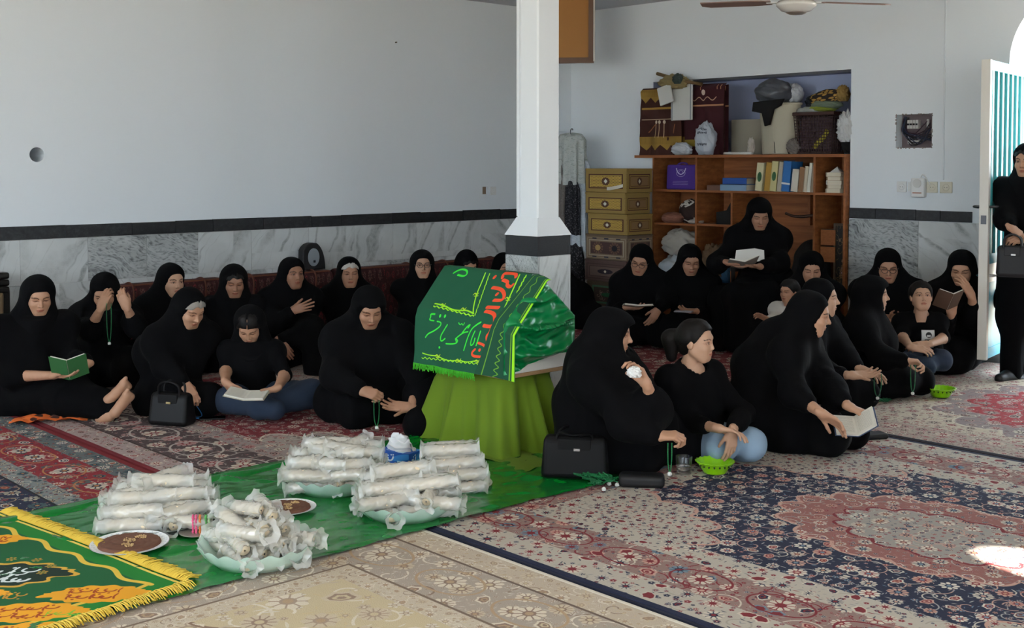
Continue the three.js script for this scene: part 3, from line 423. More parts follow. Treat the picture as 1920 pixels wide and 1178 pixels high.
function halva(px, py, r, label, plabel) {
  const c = onFloor(px, py, FY + 0.015), o = thing('round_plate', plabel, 'plate', [c.x, FY, c.z]);
  mesh('plate', lathe([[0, 0.002], [r * 0.6, 0.002], [r * 0.78, 0.01], [r, 0.02], [r * 0.99, 0.023], [r * 0.76, 0.014], [r * 0.6, 0.007], [0, 0.007]], 64), china, o);
  const [q, k] = canvas(512, 32); k.fillStyle = '#eef0f2'; k.fillRect(0, 0, 512, 32); k.strokeStyle = '#b9c4cf'; k.lineWidth = 3; for (let i = 0; i < 16; i++) curl(k, i * 32 + 16, 16, 9, i, '#b4c0cc', 3);
  mesh('rim_pattern', lathe([[r * 0.985, 0.0232], [r * 0.8, 0.0162]], 64), mat(0xffffff, 0.3, { map: ctex(q, 2, 1) }), o);
  const h = thing('halva', label, 'halva', [c.x, FY + 0.008, c.z]), R = rng(px);
  mesh('paste', sheet(48, 24, (u, v) => { const a = u * 6.2832, q = v * r * 0.8; return V(Math.cos(a) * q, v > 0.99 ? 0.006 : 0.016 + 0.004 * noise(Math.cos(a) * q * 60, Math.sin(a) * q * 60) + 0.006 * (1 - v * v), Math.sin(a) * q); }), mat(0x6a4433, 0.85, { side: THREE.DoubleSide }), h);
  const bits = []; for (const [bx, bz] of [[-0.01, -0.05], [0.0, 0.0], [0.05, 0.03]]) for (let i = 0; i < 60; i++) { const g = new THREE.TetrahedronGeometry(0.0022 + R() * 0.002); const a = R() * 6.28, d = Math.sqrt(R()) * r * 0.14; g.rotateX(R() * 3); g.translate(bx * r / 0.147 + Math.cos(a) * d * 1.3, 0.0235 - 0.002 * R(), bz * r / 0.147 + Math.sin(a) * d); bits.push(g); }
  mesh('crushed_nuts', bits, mat(0xc9a877, 0.8), h).userData.kind = 'stuff';
}
halva(243, 1020, 0.148, 'smooth brown halva sprinkled with nuts on the larger plate', 'white china plate of halva next to the banner fringe');
halva(540, 953, 0.12, 'brown halva on the plate half hidden by the wrapped rolls', 'white china plate of halva half hidden behind a bowl of rolls');
{ // candles on a saucer
  const c = onFloor(370, 1003, FY); single('saucer', lathe([[0, 0.001], [0.045, 0.001], [0.07, 0.012], [0.072, 0.014], [0.066, 0.014], [0.04, 0.006], [0, 0.006]], 40), mat(0xb8b2a8, 0.3, { metalness: 0.5 }), 'little metal saucer holding twisted candles', 'saucer', [c.x, FY, c.z]);
  const cols = [['pink', 0xf06a9a, 362], ['pink', 0xf06a9a, 368], ['orange', 0xf08a50, 375], ['green', 0x67c26a, 386], ['white and green', 0xbfe0b0, 392]];
  cols.forEach(([n, col, px], i) => { const p = at(px, 985, c.clone().sub(CAM).dot(FWD)), o = thing('twisted_candle', 'thin twisted ' + n + ' candle on the saucer', 'candle', [p.x, FY + 0.006, p.z], 0, n === 'pink' ? 'pink candles' : undefined); const hh = 0.075; mesh('wax', [cyl(0.004, 0.004, hh, 0, hh / 2, 0, 10), tube(Array.from({ length: 25 }, (_, k) => V(Math.cos(k * 1.3) * 0.0038, k / 24 * (hh - 0.004) + 0.002, Math.sin(k * 1.3) * 0.0038)), 0.0026, 60, 5)], mat(col, 0.4), o); mesh('wick', cyl(0.0008, 0.0008, 0.01, 0, hh + 0.004, 0, 5), mat(0x222222, 0.9), o); });
}
{ // tissue box
  const c = onFloor(744, 876, RT), o = thing('tissue_box', 'blue cardboard tissue box with white tissues pulled out', 'tissue box', [c.x, FY + 0.001, c.z - 0.02], RY - 0.55);
  const [q, k] = canvas(256, 128); k.fillStyle = '#1557b8'; k.fillRect(0, 0, 256, 128); k.fillStyle = '#3d8fe0'; k.beginPath(); k.ellipse(200, 40, 90, 26, -0.3, 0, 7); k.fill(); k.strokeStyle = '#eef4fb'; k.lineWidth = 12; k.lineCap = 'round';
  k.beginPath(); k.moveTo(128, 44); k.quadraticCurveTo(120, 78, 100, 76); k.lineTo(84, 76); k.quadraticCurveTo(84, 60, 84, 56); k.moveTo(84, 76); k.quadraticCurveTo(60, 84, 56, 70); k.quadraticCurveTo(54, 56, 66, 58); k.quadraticCurveTo(78, 70, 54, 100); k.stroke(); k.fillStyle = '#eef4fb'; for (const [x, y] of [[112, 28], [128, 26], [86, 36]]) { k.beginPath(); k.arc(x, y, 6, 0, 7); k.fill(); } k.fillStyle = '#bfe0f5'; k.fillRect(160, 70, 50, 58);
  mesh('carton', rbox(0.19, 0.075, 0.11, 0.003, 0, 0.0375, 0), mat(0xffffff, 0.4, { map: ctex(q) }), o);
  mesh('tissues', sheet(40, 20, (u, v) => { const a = u * 6.2832, r = (0.07 - 0.03 * v) * (1 + 0.35 * noise(u * 6, v * 4, 2)) * (v > 0.98 ? 0.2 : 1); return V(Math.cos(a) * r * 1.15, 0.07 + v * 0.075 + 0.02 * noise(u * 7, v * 5, 6), Math.sin(a) * r * 0.65); }), phys(0xf4f5f7, 0.9, { side: THREE.DoubleSide, transmission: 0.15, thickness: 0 }), o);
}

// ---------------------------------------------------------------- bookcase in the alcove
const woodTex = datatex(256, 256, (u, v) => { const n = fbm(u * 3, v * 40) + 0.4 * fbm(u * 14, v * 120, 4); return [150 + 46 * n, 90 + 34 * n, 48 + 24 * n]; });
const wood = mat(0xffffff, 0.6, { map: woodTex });
const fabricBump = { bumpMap: grain, bumpScale: 0.003 };
function cloth(color, o = {}) { return mat(color, 0.92, { ...fabricBump, side: THREE.DoubleSide, ...o }); }
function lump(rx, ry, rz, seed, amp = 0.25, f = 3, flat = 0) {    // crumpled heap standing on y = 0
  const g = new THREE.SphereGeometry(1, 44, 30), p = g.attributes.position;
  for (let i = 0; i < p.count; i++) { const x = p.getX(i), y = p.getY(i), z = p.getZ(i), n = fbm(x * f + seed, y * f, z * f), rd = 1 - Math.abs(noise(x * f * 1.6 + seed, y * f * 1.6, z * f * 1.6)), k = 1 + amp * n + amp * 0.35 * (rd - 0.7); p.setXYZ(i, x * k * rx, Math.max(0, (y * k + 0.86) * ry * (1 - flat * 0.3)), z * k * rz); }
  g.computeVertexNormals(); return g;
}
const BF = 0.05;                                                   // front plane of the bookcase
const bx = (px, py) => onBack(px, py, BF).x, by = (px, py) => onBack(px, py, BF).y;
const shelfTop = by(1400, 290), shelf2 = by(1400, 358.5), shelf3 = by(1270, 419), shelf3b = by(1345, 421);
const XL = bx(1223, 400), XR = niche.x1 - 0.01, X1d = bx(1306, 400), X2d = bx(1373, 400), X3d = bx(1528, 400);
{
  const t = thing('bookcase', 'open wooden bookcase filling the alcove', 'bookcase', [0, 0, 0]), D0 = -0.36, D1 = BF, th = 0.02;
  mesh('top_board', box6(XL - 0.2, XR, shelfTop - 0.025, shelfTop, 0.012, D1 + 0.03), wood, t); mesh('top_board', box6(niche.x0 + 0.01, XR, shelfTop - 0.025, shelfTop, D0, 0.012), wood, t);
  mesh('side_panel', box6(XL, XL + th, 0, shelfTop - 0.025, D0 + 0.02, D1), wood, t); mesh('side_panel', box6(XR - th, XR, 0, shelfTop - 0.025, D0, D1), wood, t);
  mesh('divider', box6(X1d - th, X1d, 0, shelfTop - 0.025, D0, D1 - 0.002), wood, t); mesh('divider', box6(X3d - th, X3d, 0, shelfTop - 0.025, D0, D1 - 0.002), wood, t); mesh('divider', box6(X2d - th, X2d, 0.3, shelf2, D0, D1 - 0.003), wood, t);
  mesh('back_panel', box6(XL, XR, 0, shelfTop - 0.025, D0 - 0.012, D0), wood, t);
  for (const [a, b, y] of [[XL + th, X1d - th, shelf2], [X1d, X3d - th, shelf2], [X3d, XR - th, shelf2], [XL + th, X1d - th, shelf3], [X1d, X2d - th, shelf3b], [XL + th, X1d - th, 0.35], [X1d, X2d - th, 0.35], [X3d, XR - th, 0.42]]) mesh('shelf', box6(a, b, y - th, y, D0, D1 - 0.004), wood, t);
  const xa = bx(1535, 440), xb = bx(1562, 440); for (const [y0, y1] of [[by(1550, 460), by(1550, 430)], [by(1550, 492), by(1550, 462)]]) { const d = mesh('drawer', box6(xa, xb, y0, y1 - 0.004, D0, D1 - 0.03), wood, t); mesh('drawer_gap', box6(xa, xb, y1 - 0.006, y1 - 0.002, D1 - 0.06, D1 - 0.029), paint.black, d); }
  const k = bx(1474, 400); mesh('divider', box6(k - 0.012, k + 0.012, shelf2 - 0.3, shelf2 - th, D0, D0 + 0.06), wood, t);
}
{ // purple carrier bag
  const [q, c] = canvas(256, 256); c.fillStyle = '#4a2c86'; c.fillRect(0, 0, 256, 256); c.strokeStyle = '#c9c2dd'; c.lineWidth = 8; c.beginPath(); c.moveTo(86, 30); c.quadraticCurveTo(96, 90, 128, 100); c.quadraticCurveTo(160, 90, 170, 30); c.stroke(); c.lineWidth = 3; c.beginPath(); c.arc(128, 84, 38, 0, 7); c.stroke(); c.beginPath(); c.arc(128, 76, 18, 0, 7); c.stroke(); for (const y of [172, 188, 204]) { c.beginPath(); for (let x = 60; x < 196; x += 4) { c.moveTo(x, y); c.lineTo(x + 2.5, y + (x % 3)); } c.stroke(); }
  const w = bx(1306, 340) - bx(1246, 340) - 0.03, h = by(1270, 309) - shelf2, o = thing('carrier_bag', 'purple fabric carrier bag with a pale round emblem on the bookcase', 'bag', [(bx(1246, 340) + bx(1306, 340)) / 2 - 0.01, shelf2, -0.02]);
  const g = rbox(w, h, 0.12, 0.02, 0, h / 2, 0, 4), p = g.attributes.position; for (let i = 0; i < p.count; i++) { const f = 1 - 0.35 * Math.max(0, p.getY(i) / h - 0.3); p.setZ(i, p.getZ(i) * f); } g.computeVertexNormals();
  mesh('bag_body', g, mat(0xffffff, 0.8, { map: ctex(q) }), o); mesh('handle', tube([[-0.07, h - 0.02, 0.03], [-0.04, h + 0.012, 0.02], [0.04, h + 0.012, 0.02], [0.07, h - 0.02, 0.03]], 0.008, 20, 6), mat(0x4a2c86, 0.8), o);
}
const pageMat = mat(0xd9cfb8, 0.9);
function bookGeoms(w, h, d) { return [[box(0.004, h, d, -w / 2 + 0.002, h / 2, 0), box(0.004, h, d, w / 2 - 0.002, h / 2, 0), box(w, h, 0.004, 0, h / 2, d / 2 - 0.002)], box(w - 0.009, h - 0.008, d - 0.01, 0, h / 2, -0.003)]; }
{ // upright books: [x px, top px, width px, colour, words]
  const list = [[1420, 306, 13, 0xd8cfa6, 'thick cream book with a green oval'], [1436, 305, 11, 0xb98d3a, 'ochre book leaning'], [1447, 303, 12, 0xd3c990, 'yellowish cream book with a green oval'], [1459, 304, 9, 0xb7ae9c, 'grey cream book'], [1470, 303, 15, 0x2f6fb0, 'tall blue book with a white spine band'], [1487, 318, 12, 0xd6cfbf, 'shorter ivory book'], [1499, 314, 10, 0x8f6a4a, 'brown book'], [1507, 312, 7, 0xcfc3ab, 'slim sand coloured book'], [1514, 306, 6, 0xe0dccd, 'slim white book'], [1520, 308, 5, 0xa08c78, 'thin taupe book']];
  for (const [px, top, wp, col, words] of list) {
    const x = bx(px, 330), w = wp / 2215 * 9.9 * 1.25, h = by(px, top) - shelf2, o = thing('book', words + ' upright on the bookcase', 'book', [x, shelf2, -0.05]), [c, p] = bookGeoms(w, h, 0.17); o.rotation.z = -0.1;
    o.position.y += 0.1 * w / 2; mesh('cover', c, mat(col, 0.6), o); mesh('pages', p, pageMat, o);
    if (/oval/.test(words)) { const e = new THREE.CylinderGeometry(w * 0.3, w * 0.3, 0.002, 16); e.rotateX(Math.PI / 2); e.scale(1, 2, 1); e.translate(0, h * 0.5, 0.086); mesh('emblem', e, mat(0x2c5a34, 0.6), o); }
    if (/blue/.test(words)) mesh('spine_band', box(w + 0.001, h * 0.06, 0.005, 0, h * 0.26, 0.0845), mat(0xe8ecef, 0.5), o);
  }
  const flat = (px0, px1, y0p, y1p, col, words, d, turn = 0, base) => { const x0 = bx(px0, 340), x1 = bx(px1, 340), h = by(px0, y0p) - by(px0, y1p), o = thing('book', words, 'book', [(x0 + x1) / 2, base ?? by(px0, y1p), -0.04], turn); const w = x1 - x0; mesh('cover', [box(w, 0.004, d, 0, 0.002, 0), box(w, 0.004, d, 0, h - 0.002, 0), /cream/.test(words) ? box(0.004, h, d, -w / 2 + 0.002, h / 2, 0) : box(w, h, 0.004, 0, h / 2, d / 2 - 0.002)], mat(col, 0.6), o); mesh('pages', box(w - 0.01, h - 0.008, d - 0.012, 0.003, h / 2, 0), pageMat, o); return h; };
  const h1 = flat(1349, 1398, 344, 356, 0x7f9db8, 'pale blue book lying flat on the bookcase under a dark blue one', 0.16, 0, shelf2); flat(1353, 1395, 331, 343, 0x1f4f9a, 'dark blue book lying flat on top of a pale blue one', 0.15, 0.1, shelf2 + h1);
  flat(1322, 1348, 347, 357, 0x6b4a38, 'brown book lying flat beside the blue books', 0.14, 0.2, shelf2);
  let y = shelf2; [[0xd8ccb4, 'bottom'], [0xc7b79c, 'second'], [0xded6c6, 'third'], [0xb9a78b, 'fourth'], [0xcdbfa6, 'top']].forEach(([c, n], i) => { y += flat(1545 + i % 2 * 2, 1574 - i % 3, 349 - 0, 356.6, c, 'cream book, ' + n + ' of the small stack in the right compartment', 0.13, (i % 3 - 1) * 0.12, y); });
  const py = new THREE.ConeGeometry(0.065, 0.05, 4); py.rotateY(Math.PI / 4); py.translate(0, 0.025, 0); single('folded_paper', py, mat(0xe6e4de, 0.8), 'white folded paper tent on the small stack of books', 'paper', [bx(1559, 330), y, -0.04]);
  single('striped_cloth', lump(0.055, 0.06, 0.07, 3, 0.3, 4), cloth(0x8f9a86), 'folded green and white cloth beside the small stack of books', 'cloth', [bx(1582, 340) - 0.035, shelf2, -0.13]);
}
{ // soft things in the lower compartments
  const [q, c] = canvas(256, 256), R = rng(3); c.fillStyle = '#2c1c18'; c.fillRect(0, 0, 256, 256); c.strokeStyle = '#cfc7bd'; c.lineWidth = 9; for (let i = 0; i < 16; i++) { c.beginPath(); let x = R() * 256, y = R() * 256; c.moveTo(x, y); for (let k = 0; k < 4; k++) { x += (R() - .5) * 100; y += (R() - .5) * 100; c.lineTo(x, y); } c.stroke(); }
  single('patterned_pouch', lump(0.12, 0.12, 0.09, 5, 0.15, 2), mat(0xffffff, 0.9, { map: ctex(q, 1, 1) }), 'dark brown pouch with branching white lines on the bookcase', 'pouch', [bx(1276, 400), shelf3, -0.1]);
  single('folded_towel', lump(0.11, 0.055, 0.1, 8, 0.2, 3), cloth(0x8a5a48), 'folded rust coloured towel in front of the patterned pouch', 'towel', [bx(1256, 410), shelf3, 0.0]);
  single('folded_scarf', lump(0.08, 0.022, 0.06, 9, 0.3, 3), cloth(0xb9b0a6), 'small pale scarf beside the patterned pouch', 'scarf', [bx(1296, 414), shelf3, -0.02]);
  single('cloth_bundle', lump(0.2, 0.14, 0.14, 11, 0.35, 2.2), cloth(0xa9a499), 'large pale cloth bundle at the foot of the bookcase', 'cloth', [bx(1266, 460), 0.62, -0.06]);
  single('cloth_heap', lump(0.22, 0.15, 0.18, 12, 0.4, 3), cloth(0xb4bcc2), 'heap of white and blue printed cloth under the pale bundle', 'cloth', [bx(1268, 480), 0.36, -0.02]);
  single('cloth_heap', lump(0.18, 0.2, 0.16, 14, 0.5, 4), cloth(0x6d563f), 'tangled brown cloth heap beside the white printed cloth', 'cloth', [bx(1334, 480), 0.38, -0.04]);
  single('blue_cloth', lump(0.07, 0.1, 0.08, 15, 0.4, 4), cloth(0x3f6d92), 'small blue cloth beside the tangled brown heap', 'cloth', [bx(1356, 480), 0.42, 0.0]);
  const s = new THREE.Shape([[-0.11, 0], [0.09, 0], [0.09, 0.27], [0.05, 0.2], [0.0, 0.12], [-0.11, 0.1]].map((p) => new THREE.Vector2(...p))); single('hanging_shawl', new THREE.ExtrudeGeometry(s, { depth: 0.05, bevelSize: 0.01, bevelThickness: 0.01, bevelSegments: 2 }), mat(0x141416, 0.95), 'black shawl hanging in a small compartment', 'shawl', [bx(1356, 400), shelf3b, -0.06]);
  single('black_backpack', lump(0.17, 0.26, 0.13, 18, 0.12, 1.6), mat(0x141417, 0.8), 'black backpack standing in the middle compartment', 'backpack', [bx(1503, 460), 0.36, -0.1]);
  const r = thing('wooden_hook_rail', 'curved dark wooden rail fixed inside the bookcase', 'rail', [bx(1487, 404), by(1487, 404), -0.05]); mesh('rail', tube([[-0.14, 0.01, 0], [-0.05, -0.01, 0.02], [0.06, -0.012, 0.02], [0.14, 0.004, 0]], 0.012, 24, 8), mat(0x3a2418, 0.6), r); mesh('bracket', box(0.02, 0.02, 0.32, 0.0, -0.01, -0.15), mat(0x3a2418, 0.6), r);
  const [q2, c2] = canvas(256, 512), R2 = rng(9); c2.fillStyle = '#161311'; c2.fillRect(0, 0, 256, 512); for (let i = 0; i < 60; i++) R2() < 0.6 ? rosette(c2, 30 + R2() * 196, 40 + R2() * 440, 10 + R2() * 20, ['#8a6a4a', '#3a2418', '#b99'], R2, 7) : curl(c2, R2() * 256, R2() * 512, 40, R2() * 6, '#7a6440', 4);
  const o = thing('framed_embroidery', 'dark floral picture in a wooden frame standing in the right compartment', 'picture', [bx(1579, 465), 0.42, 0.0]); const hh = by(1579, 420) - 0.42, ww = 0.19; mesh('picture', box(ww - 0.02, hh - 0.02, 0.01, 0, hh / 2, 0), mat(0xffffff, 0.5, { map: ctex(q2) }), o); for (const [a, b, x, y] of [[ww, 0.02, 0, 0.01], [ww, 0.02, 0, hh - 0.01], [0.02, hh, -ww / 2, hh / 2], [0.02, hh, ww / 2, hh / 2]]) mesh('frame_bar', box(a, b, 0.025, x, y, 0), mat(0x4a3a2c, 0.5), o);
}
// ---------------------------------------------------------------- things on top of the bookcase
{
  const T = shelfTop, velv = (base, seed, kind) => {
    const [q, c] = canvas(512, 512), R = rng(seed); c.fillStyle = base; c.fillRect(0, 0, 512, 512);
    if (kind) { const zig = (y, up) => { c.fillStyle = '#9a7a34'; c.beginPath(); c.moveTo(0, y); for (let i = 0; i <= 8; i++) c.lineTo(i * 64, y + (i % 2 ? 60 : 18)); c.lineTo(512, y - 44); c.lineTo(0, y - 44); c.fill(); c.strokeStyle = '#6e5420'; c.lineWidth = 2; for (let x = 0; x < 512; x += 9) { c.beginPath(); c.moveTo(x, y - 40); c.lineTo(x, y + 14); c.stroke(); } }; zig(56); zig(416); c.fillStyle = '#a8823c'; c.fillRect(20, 150, 492, 16); c.fillStyle = '#b9a58a'; c.fillRect(20, 238, 470, 6); for (const x of [210, 250, 300]) { c.strokeStyle = '#b89a7a'; c.lineWidth = 8; c.beginPath(); c.moveTo(x, 250); c.lineTo(x - 14, 380); c.stroke(); c.fillStyle = '#c9bba4'; c.beginPath(); c.arc(x, 262, 14, 0, 7); c.fill(); } c.strokeStyle = '#96603a'; c.lineWidth = 9; c.beginPath(); c.moveTo(90, 340); c.lineTo(200, 280); c.moveTo(420, 350); c.lineTo(450, 280); c.stroke(); }
    else { c.fillStyle = '#b98a66'; c.fillRect(0, 150, 512, 12); c.strokeStyle = '#c9a88c'; c.lineWidth = 7; c.beginPath(); for (let x = 60; x < 420; x += 4) { const y = 108 + 12 * Math.sin(x / 18); x > 60 ? c.lineTo(x, y) : c.moveTo(x, y); } c.stroke(); c.fillStyle = '#c7b4a4'; c.beginPath(); c.ellipse(250, 62, 26, 20, 0.4, 0, 7); c.fill(); c.fillStyle = '#b98a66'; for (const x of [420, 460, 210]) c.fillRect(x, 10, 8, 34); c.fillStyle = '#8f7a30'; c.fillRect(0, 400, 200, 50); }
    return mat(0xffffff, 0.9, { map: ctex(q), side: THREE.DoubleSide });
  };
  const drape = (px0, px1, y0p, dz, m, name, label, seed) => {
    const x0 = bx(px0, 220), x1 = bx(px1, 220), top = by((px0 + px1) / 2, y0p), o = thing(name, label, 'cloth', [(x0 + x1) / 2, T, 0.02 + dz]), w = x1 - x0, h = top - T;
    mesh('front_fold', sheet(40, 40, (u, v) => V((u - .5) * w + 0.006 * noise(v * 6, seed), v * h, 0.05 + 0.02 * Math.sin(u * 14 + seed) * (1 - v) + 0.012 * noise(u * 5, v * 5, seed) - (v > 0.95 ? (v - 0.95) * 0.8 : 0))), m, o);
    mesh('back_fold', sheet(20, 20, (u, v) => V((u - .5) * w * 0.98, v * h * 0.98, -0.02 + 0.012 * Math.sin(u * 12))), m, o); mesh('filling', rbox(w * 0.9, h * 0.9, 0.04, 0.015, 0, h * 0.46, 0.01), cloth(0x3a1812), o);
  };
  drape(1204, 1280, 164, 0.0, velv('#3d1a12', 3, 1), 'velvet_banner', 'folded brown velvet banner with gold fringe and tassels', 2); drape(1281, 1356, 157, -0.03, velv('#3c0f18', 4, 0), 'velvet_banner', 'folded maroon velvet banner with one gold stripe', 5);
  { const x0 = bx(1268, 190), x1 = bx(1308, 190), yt = by(1288, 152), yb = by(1288, 226), o = thing('white_towel', 'white towel with grey edge stripes hanging over the velvet banners', 'towel', [(x0 + x1) / 2, T, 0.11]), w = x1 - x0; mesh('towel', rbox(w, yt - yb, 0.018, 0.008, 0, (yt + yb) / 2 - T, 0.012, 3), cloth(0xc9cac5), o); for (const s of [-1, 1]) mesh('edge_stripe', box(0.008, yt - yb - 0.01, 0.003, s * w * 0.43, (yt + yb) / 2 - T, 0.0225), cloth(0x7a828a), o); }
  { const a = onBack(1232, 138, 0.16), b = onBack(1316, 158, 0.16), o = thing('pole_bundle', 'wooden pole and folded pennants lying across the velvet banners', 'pole', a.clone().lerp(b, 0.5)), d = b.clone().sub(a).multiplyScalar(0.5); mesh('pole', tube([d.clone().negate(), V(0, -0.01, 0), d], 0.016, 10, 8), mat(0x6a5434, 0.7), o); mesh('pennant', lump(0.16, 0.07, 0.06, 21, 0.5, 3).translate(-0.06, -0.09, 0), cloth(0x8a7a52), o); mesh('white_flap', rbox(0.16, 0.17, 0.02, 0.008, -0.15, -0.11, 0.05).rotateZ(0.25), cloth(0xc4c5c0), o); mesh('green_wrap', lump(0.05, 0.05, 0.05, 25, 0.4, 3).translate(0.02, -0.05, 0.04), cloth(0x33403c), o); }
  const plastic = phys(0xcfd3d8, 0.3, { side: THREE.DoubleSide, transmission: 0.25, thickness: 0 });
  { const [q, c] = canvas(128, 128); c.fillStyle = '#aeb4bd'; c.fillRect(0, 0, 128, 128); c.fillStyle = '#3b3f4a'; for (const y of [34, 44, 72]) for (let x = 50; x < 90; x += 7) c.fillRect(x, y, 5, 4 + x % 3); single('plastic_bag', lump(0.105, 0.155, 0.08, 31, 0.3, 2.6), phys(0xffffff, 0.35, { map: ctex(q, 2, 1) }), 'knotted grey white plastic bag in front of the maroon banner', 'plastic bag', [bx(1333, 260), T, 0.13]); }
  single('plastic_bag', lump(0.11, 0.06, 0.06, 33, 0.35, 3), plastic, 'flattened white plastic bag in front of the brown banner', 'plastic bag', [bx(1290, 276), T, 0.14]);
  single('leaning_board', box(0.36, 0.32, 0.012, 0, 0.16, 0), mat(0x9a9484, 0.8), 'beige board leaning at the back of the alcove', 'board', [bx(1380, 260) - 0.05, T, -0.2]);
  single('white_tube', cyl(0.012, 0.012, 0.32, 0, 0, 0, 12).rotateZ(Math.PI / 2), mat(0xd9d9d4, 0.5), 'thin white tube lying on the bookcase top', 'tube', [bx(1375, 284), T + 0.012, -0.0]);
  { const x0 = bx(1405, 250), x1 = bx(1478, 250), w = x1 - x0, h = by(1440, 194) - T, o = thing('waste_bin', 'tall cream plastic bin with a cracked side and black cloth over its rim', 'bin', [(x0 + x1) / 2, T, -0.12]);
    const g = lathe([[0, 0], [w * 0.40, 0], [w * 0.41, 0.01], [w * 0.5, h], [w * 0.53, h + 0.005], [w * 0.53, h - 0.012], [w * 0.48, h - 0.02], [w * 0.385, 0.02], [0, 0.02]], 40), p = g.attributes.position; for (let i = 0; i < p.count; i++) { const a = Math.atan2(p.getZ(i), p.getX(i)), m = 1 + 0.012 * Math.sign(Math.sin(a * 12)) * (p.getY(i) < h - 0.03 ? 1 : 0); p.setX(i, p.getX(i) * m); p.setZ(i, p.getZ(i) * m * 0.62); } g.computeVertexNormals(); mesh('bin_body', g, mat(0xb6b09a, 0.6), o); mesh('crack', box(0.004, 0.1, 0.004, w * 0.06, 0.06, w * 0.262).rotateZ(0.08), paint.black, o);
    const s = new THREE.Shape([[-0.15, 0.0], [0.15, 0.02], [0.12, -0.03], [0.05, -0.06], [0.01, -0.19], [-0.03, -0.2], [-0.06, -0.09], [-0.16, -0.07]].map((p) => new THREE.Vector2(...p))); single('black_cloth', new THREE.ExtrudeGeometry(s, { depth: 0.02, bevelSize: 0.006, bevelThickness: 0.006, bevelSegments: 2 }), mat(0x0e0e10, 0.95), 'black cloth hanging over the rim of the cream bin', 'cloth', [(x0 + x1) / 2 - 0.02, T + h + 0.012, w * 0.33 - 0.12]);
    single('plastic_bag', lump(0.18, 0.115, 0.13, 41, 0.22, 1.8), phys(0x5c5f66, 0.3, { transmission: 0.15, thickness: 0 }), 'stuffed dark grey plastic bag on top of the cream bin', 'plastic bag', [(x0 + x1) / 2 - 0.06, T + h + 0.005, -0.12]); single('plastic_bag', lump(0.08, 0.09, 0.08, 43, 0.3, 2.4), plastic, 'clear white plastic bag behind the dark grey one', 'plastic bag', [(x0 + x1) / 2 + 0.09, T + h + 0.01, -0.2]);
    single('small_trinket', lump(0.03, 0.08, 0.03, 45, 0.5, 4), mat(0xb9b2a8, 0.7), 'small white knotted trinket left of the cream bin', 'trinket', [x0 - 0.03, T, -0.02]); single('small_trinket', lump(0.06, 0.07, 0.04, 47, 0.5, 4), mat(0x6f6862, 0.7), 'grey crumpled trinket between the bin and the basket', 'trinket', [x1 + 0.02, T, 0.0]); }
  { const x0 = bx(1484, 240), x1 = bx(1558, 240), w = x1 - x0, h = by(1520, 213) - T, o = thing('lattice_basket', 'dark brown plastic lattice basket full of coloured clothes', 'basket', [(x0 + x1) / 2, T, -0.1]), br = mat(0x3a2019, 0.5), bars = [], d = 0.24;
    const corner = (a, b, y) => { const k = 0.86 + 0.14 * y / h; return V(a * w / 2 * k, y, b * d / 2 * k); }; const bar = (p, q) => bars.push(tube([p, q], 0.0035, 1, 4));
    for (let i = 0; i <= 12; i++) { const y = 0.02 + (h - 0.05) * i / 12; const c = [[1, 1], [-1, 1], [-1, -1], [1, -1]].map(([a, b]) => corner(a, b, y)); for (let k = 0; k < 4; k++) bar(c[k], c[(k + 1) % 4]); } for (let i = 0; i <= 14; i++) { const a = -1 + 2 * i / 14; for (const b of [1, -1]) { bar(corner(a, b, 0.01), corner(a, b, h)); } if (i % 2 === 0) for (const b of [1, -1]) bar(corner(b, a, 0.01), corner(b, a, h)); }
    mesh('lattice', bars, br, o).userData.kind = 'stuff'; for (const [a, b, x, z] of [[w + 0.02, 0.02, 0, d / 2], [w + 0.02, 0.02, 0, -d / 2]]) mesh('rim', rbox(a, 0.03, b, 0.006, x, h, z), br, o); for (const s of [-1, 1]) mesh('rim', rbox(0.02, 0.03, d, 0.006, s * w / 2, h, 0), br, o); mesh('base', rbox(w * 0.86, 0.015, d * 0.86, 0.004, 0, 0.008, 0), br, o);
    single('stuffed_clothes', rbox(w * 0.8, h * 0.86, d * 0.76, 0.03, 0, h * 0.45, 0, 4), cloth(0x4a3a44), 'dark clothes stuffed inside the lattice basket', 'clothes', [(x0 + x1) / 2, T + 0.016, -0.1]);
    const yl = single('yellow_cloth', tube([[0.1, 0.18, 0], [0.06, 0.12, 0], [0.0, 0.07, 0], [-0.03, 0.03, 0]], 0.022, 20, 8), cloth(0xa8a03a), 'yellow cloth showing through the lattice basket', 'cloth', [(x0 + x1) / 2 + 0.03, T + 0.02, 0.0]); yl.scale.z = 0.25;
    const y = T + h; [[0xa8aca6, -0.09, 0.0, 0.13, 0.035, 51, 'grey white cloth at the top of the lattice basket'], [0x8d9a3a, 0.02, 0.02, 0.12, 0.03, 52, 'yellow green cloth at the top of the lattice basket'], [0x6f7e6c, 0.05, 0.04, 0.14, 0.04, 53, 'sage green cloth on the lattice basket']].forEach(([c, x, dy, rx, ry, s, l]) => single('folded_cloth', lump(rx, ry, 0.1, s, 0.3, 3), cloth(c), l, 'cloth', [(x0 + x1) / 2 + x, y + dy, -0.1]));
    const [q, c] = canvas(256, 128), R = rng(6); c.fillStyle = '#1d1210'; c.fillRect(0, 0, 256, 128); for (let i = 0; i < 9; i++) rosette(c, 24 + i * 26, 40 + (i % 2) * 44, 22, ['#b08a45', '#1d1210', '#b08a45'], R, 6); const rr = single('gold_brocade', lump(0.17, 0.06, 0.08, 55, 0.18, 2), mat(0xffffff, 0.8, { map: ctex(q) }), 'rolled black brocade with gold flowers on the lattice basket', 'cloth', [(x0 + x1) / 2 + 0.06, y + 0.09, -0.1]); rr.rotation.z = 0.16;
